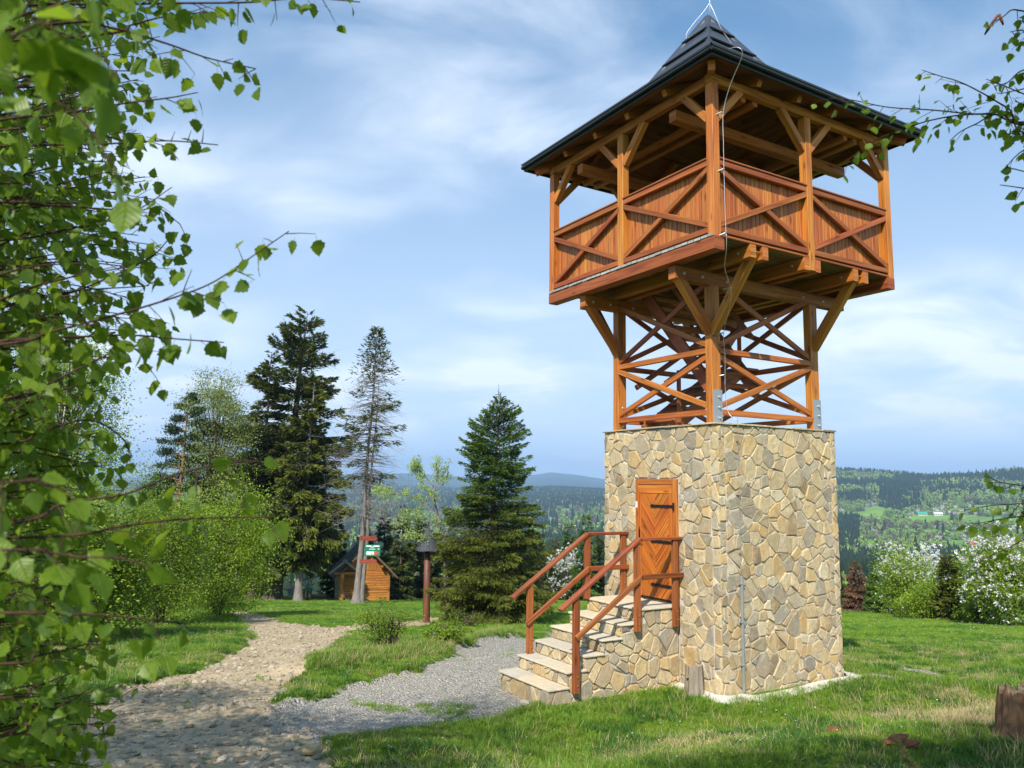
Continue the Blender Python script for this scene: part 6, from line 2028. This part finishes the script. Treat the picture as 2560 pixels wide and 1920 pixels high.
# ------------------------------------------------------------------ foreground birches
def birch_leaf(seed):
    """toothed ovate leaf, 1 unit long, folded along the midrib, stalk along -y; lies in xy, tip at +y"""
    r = np.random.default_rng(seed)
    ys = np.array([0.0, .06, .16, .27, .38, .50, .62, .74, .86, 1.0])
    wd = np.array([.0, .20, .36, .42, .40, .345, .27, .19, .10, .0])
    L = []; Rr = []; C = []
    curl = r.uniform(-.35, .15); fold = r.uniform(.05, .30)
    for i, (y, w_) in enumerate(zip(ys, wd)):
        tooth = (.05 if i % 2 else -.03) * (w_ > .05)
        z = curl * (y - .3) ** 2
        C.append((0.015 * math.sin(5 * y), y, z))
        L.append((-(w_ + tooth) * r.uniform(.95, 1.05), y - tooth * .6, z + fold * w_ + r.normal(0, .012)))
        Rr.append(((w_ + tooth) * r.uniform(.95, 1.05), y - tooth * .6, z + fold * w_ + r.normal(0, .012)))
    V = C + L[1:-1] + Rr[1:-1]
    n = len(ys); m = n - 2
    F = []
    li = lambda i: 0 if i == 0 else (n - 1 if i == n - 1 else n + i - 1)
    ri = lambda i: 0 if i == 0 else (n - 1 if i == n - 1 else n + m + i - 1)
    for i in range(n - 1):
        a = [i, i + 1, li(i + 1)] + ([li(i)] if i else [])
        b_ = [i + 1, i] + ([ri(i)] if i else []) + [ri(i + 1)]
        F.append(a if len(set(a)) > 2 else None); F.append(b_ if len(set(b_)) > 2 else None)
    F = [list(dict.fromkeys(f)) for f in F if f]
    F = [f for f in F if len(f) > 2]
    # stalk
    o = len(V)
    V += [(-.012, 0, 0), (.012, 0, 0), (.008, -.38, .05), (-.008, -.38, .05)]
    F.append([o, o + 1, o + 2, o + 3])
    return np.array(V, float), F
lx_ = lambda V: V[:, 0]
LEAF_GEO = [birch_leaf(k) for k in range(8)]
def leaf_mesh(k):
    V, F = LEAF_GEO[k]
    t = np.clip(.35 + .5 * np.abs(V[:, 0]), 0, 1)
    return mesh_np('leaf', V, F, M['lf_birch'], True, None, {'tint': t, 'lx': V[:, 0], 'ly': V[:, 1]})
LEAF_ME = [leaf_mesh(k) for k in range(8)]
def leaf_frame(D, r):
    """random leaf orientation hanging along D"""
    D = D / np.linalg.norm(D)
    n = r.normal(size=3); x = np.cross(D, n); x /= np.linalg.norm(x)
    z = np.cross(x, D)
    return np.stack([x, D, z], 1)
def birch(name, label, base, trunk_pts, trunk_r, branches, fillers, seed, n_obj, crown=None, leafsize=.05):
    """branches: list of (pixel polyline, depth0, depth1, leaf size, leaves per metre)"""
    r = np.random.default_rng(seed)
    t = empty(name, base, 0, label, 'birch tree')
    B = np.array(base)
    MB().tube(np.array(trunk_pts) - B, trunk_r, 10).obj('trunk', M['bark_birch'], t, smooth_=True)
    leaves = []
    TP = np.array(trunk_pts)
    tw = MB()
    def leaf_at(p, dirv, size):
        D = np.array(dirv, float)
        D = D * .45 + r.normal(0, .42, 3) + np.array([0, 0, -.75])
        D /= np.linalg.norm(D)
        stalk = .38 * size
        leaves.append((p + D * stalk, leaf_frame(D, r), size * r.uniform(.72, 1.2), r.integers(8)))
    def grow_branch(pts, rad0, rad1, size, per_m, side_len, lo=0.0, per_side=None):
        cr = cat_rom(pts, 8)
        tw.tube(cr - B, np.linspace(rad0, rad1, len(cr)), 6, cap=False)
        seg = np.linalg.norm(np.diff(cr, axis=0), axis=1); s = np.concatenate([[0], np.cumsum(seg)])
        L = s[-1]
        nL = int(L * per_m)
        for q in range(nL):
            u = lo + (1 - lo) * (q + r.random()) / nL
            d = u * L; i = min(np.searchsorted(s, d) - 1, len(cr) - 2); i = max(i, 0)
            p = cr[i] + (cr[i + 1] - cr[i]) * ((d - s[i]) / (seg[i] + 1e-9)); dv = (cr[i + 1] - cr[i]) / (seg[i] + 1e-9)
            if r.random() < .45:
                leaf_at(p, dv + r.normal(0, .6, 3), size)
            else:
                l2 = side_len * r.uniform(.3, 1.0) * (1 - .5 * u)
                sd = dv * .6 + r.normal(0, .55, 3) + np.array([0, 0, -.12]); sd /= np.linalg.norm(sd)
                e = p + sd * l2 + np.array([0, 0, -.12 * l2])
                tw.tube(np.array([p, (p + e) / 2 + (0, 0, .02 * l2), e]) - B, [rad1 * 1.0, rad1 * .8, rad1 * .5], 4, cap=False)
                for f in np.linspace(.35, 1, 1 + int(l2 / (size * 1.1))):
                    leaf_at(p + (e - p) * f, sd, size)
    for (pxs, d0, d1, size, per_m) in branches:
        n = len(pxs)
        pts = [at(px, py, d0 + (d1 - d0) * k / (n - 1)) for k, (px, py) in enumerate(pxs)]
        # carry the branch back to the trunk
        z_at = pts[0][2] - .25 * abs(TP[0][0] - pts[0][0]) * .5
        j = np.argmin(np.abs(TP[:, 2] - z_at)); root = TP[j] * 1.0
        root = np.array([np.interp(z_at, TP[:, 2], TP[:, 0]), np.interp(z_at, TP[:, 2], TP[:, 1]), z_at])
        pts = [root, (root * .45 + pts[0] * .55) + (0, 0, .06)] + pts
        grow_branch(np.array(pts), .0055 * min(1, d0 / 2.2), .0018 * min(1, d0 / 1.8), size, per_m * 1.9, .22)
    fillers(grow_branch, r, TP, at)
    tw.obj('branches', M['bark_twig'], t, smooth_=True)
    # the leaves that show largest become parts of their own
    P = np.array([l[0] for l in leaves])
    px, py = project(P)
    vis = (px > -60) & (px < 2620) & (py > -60) & (py < 1980) & (P[:, 1] > .3)
    score = np.array([l[2] for l in leaves]) / np.maximum(P[:, 1], .2) * vis
    order = np.argsort(-score)
    for q in order[:n_obj]:
        p, Rm, s_, k = leaves[q]
        o = link('leaf', LEAF_ME[k], t)
        o.matrix_local = Matrix.Translation(p - B) @ Matrix([[*row_, 0] for row_ in (Rm * s_).tolist()] + [[0, 0, 0, 1]])
    mb = MB()
    Vs, Ts = [], []; Fs = []; nn = 0
    for q in order[n_obj:]:
        p, Rm, s_, k = leaves[q]
        V, F = LEAF_GEO[k]
        Vs.append((V * s_) @ Rm.T + (p - B)); Fs += [[i + nn for i in f] for f in F]; nn += len(V)
        Ts.append(np.c_[np.full(len(V), np.clip(r.normal(.45, .3), 0, 1)), V[:, 0], V[:, 1]])
    if Vs: link('leaves', mesh_np('leaves', np.concatenate(Vs), Fs, M['lf_birch'], True, None, dict(zip(('tint', 'lx', 'ly'), np.concatenate(Ts).T))), t, kind='stuff')
    if crown is not None:
        n_l, cents, rad, ls = crown
        C = np.array(cents)
        k = r.integers(0, len(C), n_l)
        pos = C[k] + r.normal(0, 1, (n_l, 3)) * np.array(rad)
        qx, qy = project(np.where(pos[:, 1:2] > .25, pos, pos + [0, 50, 900]))
        out_ = (pos[:, 1] < .25) | (qx < -120) | (qx > 2680) | (qy < -120) | (qy > 2040)
        pos = pos[out_]; n_l = len(pos)
        V, F = diamonds(pos - B, r.normal(0, 1, (n_l, 3)) + (0, 0, -.6), ls * r.uniform(.7, 1.3, n_l), ls * .75, r, .12)
        link('crown', mesh_np('crown', V, F, M['lf_birch'], False, None, {'tint': np.repeat(r.random(n_l), 4)}), t)
        lm = MB()
        for c in C:
            z_at = min(TP[-1][2] - .1, max(TP[2][2], c[2] - 1.0)); root = np.array([np.interp(z_at, TP[:, 2], TP[:, 0]), np.interp(z_at, TP[:, 2], TP[:, 1]), z_at])
            lm.tube(np.array([root, (root + c) / 2 + (0, 0, .15), c]) - B, [.025, .015, .005], 5, cap=False)
        lm.obj('limbs', M['bark_birch'], t)
    return t
BL = [
    ([(60, 15), (250, 12), (430, 8), (620, 6), (760, -5), (900, 5)], 2.2, 2.6, .055, 15),
    ([(240, 88), (330, 62), (420, 40), (520, 30)], 2.3, 2.5, .055, 14),
    ([(130, 60), (280, 70), (420, 110), (520, 145), (640, 172)], 2.1, 2.5, .056, 13),
    ([(0, 365), (150, 362), (300, 358), (420, 352), (545, 362)], 2.3, 2.6, .056, 13),
    ([(0, 300), (120, 290), (300, 260), (420, 245), (490, 232)], 2.0, 2.4, .055, 14),
    ([(0, 505), (140, 515), (260, 522), (340, 525), (430, 468)], 2.4, 2.8, .054, 15),
    ([(0, 600), (160, 575), (300, 545), (390, 520), (450, 560)], 2.5, 2.9, .052, 15),
    ([(0, 862), (120, 832), (250, 798), (400, 755), (520, 712), (610, 655), (722, 578)], 2.0, 2.4, .058, 14),
    ([(40, 850), (200, 842), (330, 838), (450, 848), (560, 856)], 2.1, 2.3, .060, 15),
    ([(0, 720), (140, 740), (280, 690), (380, 640), (420, 600)], 2.5, 2.9, .052, 15),
    ([(0, 1000), (120, 960), (240, 900), (330, 870), (380, 930)], 2.2, 2.6, .054, 15),
    ([(0, 1110), (100, 1080), (220, 1050), (300, 1090), (330, 1140)], 2.4, 2.8, .052, 14),
    ([(0, 1312), (160, 1258), (310, 1236), (440, 1186), (560, 1160), (648, 1152)], 1.9, 2.2, .052, 13),
    ([(120, 1342), (290, 1318), (430, 1300), (560, 1294), (690, 1292)], 1.9, 2.2, .052, 13),
    ([(0, 1375), (110, 1380), (200, 1392), (300, 1395), (380, 1420)], 1.35, 1.3, .050, 9),
    ([(0, 1208), (70, 1200), (150, 1220), (190, 1250)], 1.3, 1.3, .050, 9),
    ([(0, 1532), (150, 1534), (280, 1540), (400, 1552), (470, 1560)], 1.8, 2.0, .052, 15),
    ([(0, 1660), (90, 1640), (180, 1620), (250, 1600)], 2.1, 2.4, .048, 18),
    ([(0, 1745), (80, 1720), (160, 1690), (230, 1660)], 2.2, 2.5, .046, 18),
    ([(0, 1840), (70, 1800), (140, 1770), (200, 1740)], 2.3, 2.6, .045, 18),
    ([(-20, 120), (80, 130), (190, 128), (250, 140), (300, 200)], .95, .90, .056, 14),
    ([(-20, 30), (60, 40), (130, 70), (170, 120)], .85, .85, .056, 14),
    ([(0, 235), (80, 240), (160, 265), (230, 330), (270, 400)], 1.25, 1.2, .056, 13),
    ([(0, 60), (120, 20), (240, -20), (330, -40)], 1.6, 1.7, .056, 12),
]
def fill_left(grow_b, r, TP, at_):
    for k in range(235):
        y0 = r.uniform(-150, 1900); d = r.uniform(2.3, 4.4)
        x1 = r.uniform(60, 400) * (1.0 if y0 < 950 else .72)
        y1 = y0 + r.uniform(-140, 90)
        p0 = at_(-250, y0 + 90, d); p1 = at_(-250 * .3 + x1 * .5, (y0 + y1) / 2, d * 1.02); p2 = at_(x1, y1, d * 1.05)
        grow_b(np.array([p0, p1, p2]), .005, .0018, .052, 26, .26)
lb_ = np.array([-3.1, 2.4, float(hterr(-3.1, 2.4))])
ltrunk = [lb_ + (0, 0, -.3), lb_ + (0, 0, .1), lb_ + (.05, 0, 1.5), lb_ + (.0, .05, 3.5), lb_ + (-.15, .0, 5.5), lb_ + (-.25, -.1, 7.8)]
lcr = [lb_ + np.array(q) for q in ((-1.0, -.6, 4.6), (-.6, .8, 5.2), (.4, -.8, 5.0), (-.3, .2, 6.2), (-1.4, .5, 5.6), (.3, .5, 6.6), (-.4, -.9, 6.6), (-.2, .1, 7.6), (-1.8, -.8, 5.0), (-2.0, .6, 4.2), (.9, -.2, 5.9))]
for q in ((420, 1740), (300, 1735), (540, 1735), (430, 1825), (300, 1830), (560, 1815), (640, 1790), (230, 1890), (250, 1800)):
    g0 = gp(*q)
    for t_ in (4.6, 6.0): lcr.append(g0 + np.array(SUN_DIR) / SUN_DIR.z * t_)
birch('birch_tree', 'foreground birch reaching in from the left with out of focus toothed leaves', lb_, ltrunk, [.13, .12, .10, .08, .05, .02], BL, fill_left, 201, 300,
      crown=(26000, lcr, (.42, .42, .28), .06))
BR = [
    ([(2640, 300), (2520, 280), (2440, 285), (2330, 275), (2220, 268), (2130, 250), (2080, 245)], 3.6, 3.9, .045, 11),
    ([(2640, 290), (2480, 285), (2400, 288), (2330, 300), (2280, 315), (2200, 345), (2160, 372), (2110, 405)], 3.6, 4.0, .044, 12),
    ([(2640, 330), (2520, 270), (2460, 235), (2400, 205), (2350, 190), (2305, 175)], 3.5, 3.8, .044, 11),
    ([(2640, 260), (2560, 235), (2500, 210), (2465, 198)], 3.5, 3.7, .045, 14),
    ([(2640, 180), (2560, 175), (2520, 205), (2490, 215)], 3.4, 3.6, .044, 12),
    ([(2640, 40), (2560, 28), (2530, 25), (2510, 40), (2470, 70)], 3.4, 3.5, .040, 8),
    ([(2640, 90), (2590, 80), (2550, 76), (2525, 80)], 3.4, 3.5, .044, 12),
    ([(2640, 300), (2500, 285), (2440, 310), (2400, 330), (2375, 352)], 3.5, 3.7, .050, 9),
    ([(2640, 340), (2570, 370), (2540, 390), (2515, 418)], 3.4, 3.6, .046, 11),
    ([(2640, 1230), (2560, 1215), (2500, 1205), (2470, 1190)], 3.6, 3.8, .040, 12),
    ([(2640, 1250), (2560, 1258), (2480, 1264), (2410, 1275)], 3.6, 3.8, .044, 11),
    ([(2640, 1280), (2560, 1290), (2500, 1298), (2440, 1310)], 3.6, 3.8, .044, 12),
    ([(2640, 1330), (2570, 1345), (2520, 1370), (2450, 1402)], 3.6, 3.8, .044, 11),
    ([(2640, 1370), (2590, 1400), (2560, 1410), (2540, 1420)], 3.6, 3.8, .044, 12),
]
def fill_right(grow_b, r, TP, at_):
    for k in range(5):
        y0 = 230 + 60 * k
        p0 = at_(2680, y0, 3.5); p1 = at_(2600, y0 + r.uniform(-30, 40), 3.6); p2 = at_(2520 + r.uniform(-20, 30), y0 + r.uniform(-40, 50), 3.6)
        grow_b(np.array([p0, p1, p2]), .005, .002, .046, 14, .14)
rb_ = np.array([4.2, 1.2, float(hterr(4.2, 1.2))])
rtrunk = [rb_ + (0, 0, -.3), rb_ + (0, 0, .1), rb_ + (0, .05, 1.5), rb_ + (-.1, 0, 3.5), rb_ + (-.25, .05, 5.5), rb_ + (-.3, 0, 8.6)]
rcr = [rb_ + np.array(q) for q in ((-1.0, -.8, 4.8), (-2.2, .3, 5.2), (-.6, -1.2, 5.6), (-1.6, -.5, 6.2), (.3, .5, 5.4), (-.4, .2, 7.0), (-2.6, -.6, 5.8), (-3.3, -.2, 5.0), (.8, -.4, 6.0), (1.0, .6, 4.6), (-.8, -.6, 7.8), (-4.0, -1.4, 5.6), (1.8, 0, 5.2))]
for q in ((2300, 1895), (2150, 1905), (2480, 1885), (1950, 1918), (2560, 1850), (2400, 1915), (1750, 1935)):
    g0 = gp(*q)
    for t_ in (4.6, 5.8): rcr.append(g0 + np.array(SUN_DIR) / SUN_DIR.z * t_)
rbirch = birch('birch_tree', 'birch with sparse thin twigs hanging in at the upper right over the roof edge', rb_, rtrunk, [.12, .11, .10, .08, .05, .02], BR, fill_right, 202, 220,
               crown=(22000, rcr, (.40, .40, .26), .06))
# catkins on the uppermost right twig
for (pa, pb_) in (((2495, 38), (2478, 60)), ((2478, 60), (2462, 86)), ((2498, 36), (2508, 62))):
    a = at(*pa, 3.5); c = at(*pb_, 3.5)
    MB().tube(np.array([a, (a + c) / 2, c]) - rb_, [.006, .0075, .004], 7).obj('catkin', M['bark_rust'], rbirch, smooth_=True)

# ------------------------------------------------------------------ grass, straw, pebbles
def blade_tuft(seed, n, h, spread, width, mats_tint, lean=.5, seg=3):
    r = np.random.default_rng(seed)
    mb_V, mb_F, T = [], [], []; nn = 0
    for k in range(n):
        a = r.random() * 6.283; d = spread * math.sqrt(r.random())
        b = np.array([math.cos(a) * d, math.sin(a) * d, -.01])
        out = np.array([math.cos(a), math.sin(a), 0]) * .6 + np.append(r.normal(0, .6, 2), 0)
        hh = h * r.uniform(.45, 1.15); ln = lean * r.uniform(.3, 1.2)
        sd = np.array([-out[1], out[0], 0]) + np.append(r.normal(0, .4, 2), 0); sd /= np.linalg.norm(sd) + 1e-9
        tn = np.clip(r.normal(.5, .25), 0, 1)
        for i in range(seg + 1):
            f = i / seg
            p = b + np.array([0, 0, 1]) * hh * (f - .25 * ln * f * f) + out * hh * ln * f * f * .8
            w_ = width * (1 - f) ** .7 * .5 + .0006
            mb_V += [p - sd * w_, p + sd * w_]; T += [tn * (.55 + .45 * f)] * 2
        for i in range(seg):
            q = nn + i * 2; mb_F.append([q, q + 1, q + 3, q + 2])
        nn += 2 * (seg + 1)
    return np.array(mb_V), mb_F, np.array(T)
def tuft_mesh(seed, n, h, spread, width, mat, lean=.5):
    V, F, T = blade_tuft(seed, n, h, spread, width, None, lean)
    return mesh_np('tuft', V, F, mat, True, None, {'tint': T})
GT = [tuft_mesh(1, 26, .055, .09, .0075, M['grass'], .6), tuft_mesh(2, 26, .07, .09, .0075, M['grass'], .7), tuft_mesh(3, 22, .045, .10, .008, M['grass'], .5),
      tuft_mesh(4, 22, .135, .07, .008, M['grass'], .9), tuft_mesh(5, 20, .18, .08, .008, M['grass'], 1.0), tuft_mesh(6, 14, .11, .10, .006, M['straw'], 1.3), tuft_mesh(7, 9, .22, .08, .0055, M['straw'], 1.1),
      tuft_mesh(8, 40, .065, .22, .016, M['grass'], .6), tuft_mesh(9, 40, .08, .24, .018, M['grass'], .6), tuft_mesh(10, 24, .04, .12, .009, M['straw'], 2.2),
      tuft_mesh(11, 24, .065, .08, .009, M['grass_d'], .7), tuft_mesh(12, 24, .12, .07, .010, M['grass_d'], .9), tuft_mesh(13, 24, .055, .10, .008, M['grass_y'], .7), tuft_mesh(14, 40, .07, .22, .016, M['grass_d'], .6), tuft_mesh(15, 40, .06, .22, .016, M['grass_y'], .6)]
def weed_mesh(seed):
    """flat rosette of broad leaves"""
    r = np.random.default_rng(seed); n = 9
    a = np.arange(n) * 2.4 + r.random(n) * .5
    V, F = diamonds(np.zeros((n, 3)) + (0, 0, .006), np.stack([np.cos(a), np.sin(a), np.full(n, .35) + r.normal(0, .15, n)], -1), r.uniform(.05, .09, n), .032, r, .15)
    return mesh_np('weed', V, F, M['grass_d'], False, None, {'tint': np.repeat(r.random(n), 4)})
def flower_mesh(seed, mat):
    r = np.random.default_rng(seed); n = 6
    a = np.arange(n) / n * 6.283
    V, F = diamonds(np.zeros((n, 3)) + (0, 0, .075), np.stack([np.cos(a), np.sin(a), np.full(n, .2)], -1), .013, .010, r, 0)
    return mesh_np('flower', V, F, mat, False, None, {'tint': np.ones(len(V))})
M['yellow_fl'] = leaf_mat('yellow_flower', (.60, .40, .01), (.80, .60, .02), .2)
GT += [weed_mesh(1), weed_mesh(2), flower_mesh(3, M['blossom']), flower_mesh(4, M['yellow_fl'])]
g_ = np.random.default_rng(300)
def road_d(x, y):
    return inside(R_ROAD, x, y) | inside(R_GRAV, x, y) | (inside(R_PATCH, x, y) & (fbm(x * 2.5, y * 2.5, 77) > .46))
qT = lambda x, y: ((x - TC[0]) * UB[0] + (y - TC[1]) * UB[1], (x - TC[0]) * UA[0] + (y - TC[1]) * UA[1])
def not_built(x, y, m=.0):
    lx, ly = qT(x, y)
    base_ = (np.abs(lx) < HS + .22 + m) & (np.abs(ly) < HS + .22 + m)
    st_ = (lx < -HS) & (lx > -3.82 - m) & (ly > SY0 - .06 - m) & (ly < SY1 + .06 + m)
    return ~(base_ | st_)
def jit(x, y): return (x + .5 * (fbm(x * 2.2, y * 2.2, 31) - .5) + .2 * (vnoise(x * 9, y * 9, 5) - .5), y + .5 * (fbm(x * 2.2, y * 2.2, 41) - .5) + .2 * (vnoise(x * 9, y * 9, 6) - .5))
gpt, grot, gscl, gpick = [], [], [], []
def in_view(x, y, m=1.0):
    return np.abs(x) < .70 * y + m
def sow(n, x0, x1, y0, y1, rule):
    x = g_.uniform(x0, x1, n); y = g_.uniform(y0, y1, n)
    ok = in_view(x, y)
    x, y = x[ok], y[ok]
    k, s = rule(x, y)
    ok = (k >= 0) & not_built(x, y)
    x, y, k, s = x[ok], y[ok], k[ok], s[ok]
    m = len(x)
    gpt.append(np.stack([x, y, zg(x, y)], -1)); gpick.append(k); gscl.append(s * g_.uniform(.75, 1.25, m))
    grot.append(np.stack([g_.normal(0, .12, m), g_.normal(0, .12, m), g_.random(m) * 6.283], -1))
def rule_near(x, y):
    n = len(x)
    jx_, jy_ = jit(x, y)
    rd = road_d(jx_, jy_)
    dry = fbm(x * .9, y * .9, 111); lush = fbm(x * .7 + 5, y * .7, 121)
    u = g_.random(n)
    k = np.where(u < .4, 0, np.where(u < .75, 1, 2))
    tall = fbm(x * .5, y * .5 + 9, 131)
    lx, ly = qT(x, y)
    right_fg = smooth(2.5, 5, x) * (1 - smooth(11, 15, y))
    k = np.where((lush > .55) & (g_.random(n) < .30 + .25 * right_fg), 3, k)
    k = np.where((lush > .60) & (g_.random(n) < .14 + .15 * right_fg), 4, k)
    pn = fbm(x * 1.6, y * 1.6, 171)
    k = np.where((pn > .54) & (g_.random(n) < .55), np.where(g_.random(n) < .55, 10, 11), k)
    k = np.where((pn < .47) & (g_.random(n) < .6), 12, k)
    drp = np.clip((dry - .54) * 5, 0, 1) * (.28 + .42 * right_fg)
    k = np.where(g_.random(n) < drp, np.where(g_.random(n) < .62, 5, 9), k)
    k = np.where((g_.random(n) < .012 + .03 * right_fg), 6, k)
    # bank between road and gravel is rougher
    db = np.full(n, 99.)
    for a, b in zip(BANK[:-1], BANK[1:]):
        ab = b - a; t = np.clip(((x - a[0]) * ab[0] + (y - a[1]) * ab[1]) / (ab @ ab), 0, 1)
        db = np.minimum(db, np.hypot(x - a[0] - t * ab[0], y - a[1] - t * ab[1]))
    bank = db < .8
    k = np.where(bank & (g_.random(n) < .45), np.where(g_.random(n) < .6, 4, 3), k)
    k = np.where(bank & (g_.random(n) < .22), np.where(g_.random(n) < .5, 5, 6), k)
    wv = fbm(x * .8 + 3, y * .8, 191)
    k = np.where((wv > .52) & (g_.random(n) < .10), np.where(g_.random(n) < .5, 15, 16), k)
    k = np.where((wv < .5) & (g_.random(n) < .012), np.where(g_.random(n) < .7, 17, 18), k)
    k = np.where(rd, -1, k)
    # weeds on the gravel
    weed = rd & (fbm(x * 1.3, y * 1.3, 141) > .66) & (g_.random(n) < .22)
    k = np.where(weed, g_.integers(0, 3, n), k)
    near = inside(R_ROAD, jx_, jy_)
    k = np.where(near & weed & (g_.random(n) < .75), -1, k)
    s = np.where((k == 3) | (k == 4) | (k == 11), .74, .8) * np.ones(n)
    return k, s
sow(80000, -9, 9.5, 6.2, 13.5, rule_near)
sow(70000, -13, 14, 13.5, 22, rule_near)
def rule_far(x, y):
    n = len(x)
    jx_, jy_ = jit(x, y)
    rd = road_d(jx_, jy_)
    k = np.where(g_.random(n) < .5, 7, 8)
    pn = fbm(x * .6, y * .6, 181)
    k = np.where((pn > .54) & (g_.random(n) < .6), 13, np.where((pn < .45) & (g_.random(n) < .5), 14, k))
    k = np.where((fbm(x * .35, y * .35, 151) > .62) & (g_.random(n) < .12), 5, k)
    k = np.where(g_.random(n) < .03, np.where(g_.random(n) < .7, 17, 18), k)
    k = np.where(rd, -1, k)
    s = np.interp(y, [20, 60], [.7, .9]) * np.where(k >= 17, 1.5, 1)
    k = np.where(x > 25, -1, k)
    return k, s
sow(42000, -26, 24, 22, 38, rule_far)
sow(36000, -40, 24, 38, 66, rule_far)
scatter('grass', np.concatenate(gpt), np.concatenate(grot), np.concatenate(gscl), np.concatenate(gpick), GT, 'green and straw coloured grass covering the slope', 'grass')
# stones of the road and the gravel path
M['pebble'] = ground_mat('pebble', lambda g, oc, out: g.principled(out, g.mix(g.n('ShaderNodeObjectInfo').outputs['Random'], (.40, .315, .205), (.64, .54, .385)), .9, g.bump(g.noise(oc, 3., 4), .6, .3), 0, .2))
M['pebble_g'] = ground_mat('grey_pebble', lambda g, oc, out: g.principled(out, g.mix(g.n('ShaderNodeObjectInfo').outputs['Random'], (.31, .28, .225), (.60, .55, .46)), .9, None, 0, .2))
PM = [rock('pebble', None, None, 1.0, 400 + k, M['pebble']) for k in range(4)] + [rock('pebble', None, None, 1.0, 410 + k, M['pebble_g']) for k in range(3)]
n_ = 60000
x = g_.uniform(-9, 7, n_); y = g_.uniform(6.0, 27, n_)
jx_, jy_ = jit(x, y)
onr = inside(R_ROAD, jx_, jy_); ong = (inside(R_GRAV, jx_, jy_) | inside(R_PATCH, jx_, jy_)) & ~onr
lump = fbm(x * .8, y * .8, 161)
keep = (onr & (g_.random(n_) < .45 + .9 * (lump - .4))) | ong
keep &= not_built(x, y, .1)
x, y, onr = x[keep], y[keep], onr[keep]
m_ = len(x)
sz = np.where(onr, .010 + .050 * g_.random(m_) ** 4 + .014 * g_.random(m_), .0055 + .008 * g_.random(m_) ** 2)
pk = np.where(onr, g_.integers(0, 4, m_), g_.integers(4, 7, m_))
scatter('road_stones', np.stack([x, y, zg(x, y) + sz * .05], -1), np.stack([g_.normal(0, .25, m_), g_.normal(0, .25, m_), g_.random(m_) * 6.28], -1), sz, pk, PM, 'loose stones and gravel strewn over road and path', 'gravel')

# ------------------------------------------------------------------ haze
hz = MB()
hz.box((-14500, -400, -950), (14500, 14500, 420), ch=1.0)
hm, ht, hout = new_mat('haze_air')
pv = ht.nodes.new('ShaderNodeVolumePrincipled')
pv.inputs['Color'].default_value = (.46, .70, 1.0, 1)
pv.inputs['Density'].default_value = 1.5e-4
pv.inputs['Anisotropy'].default_value = 0.0
ht.links.new(pv.outputs[0], hout.inputs['Volume'])
hz.obj('haze', hm, kind='stuff', label='blue haze filling the air between the hills')
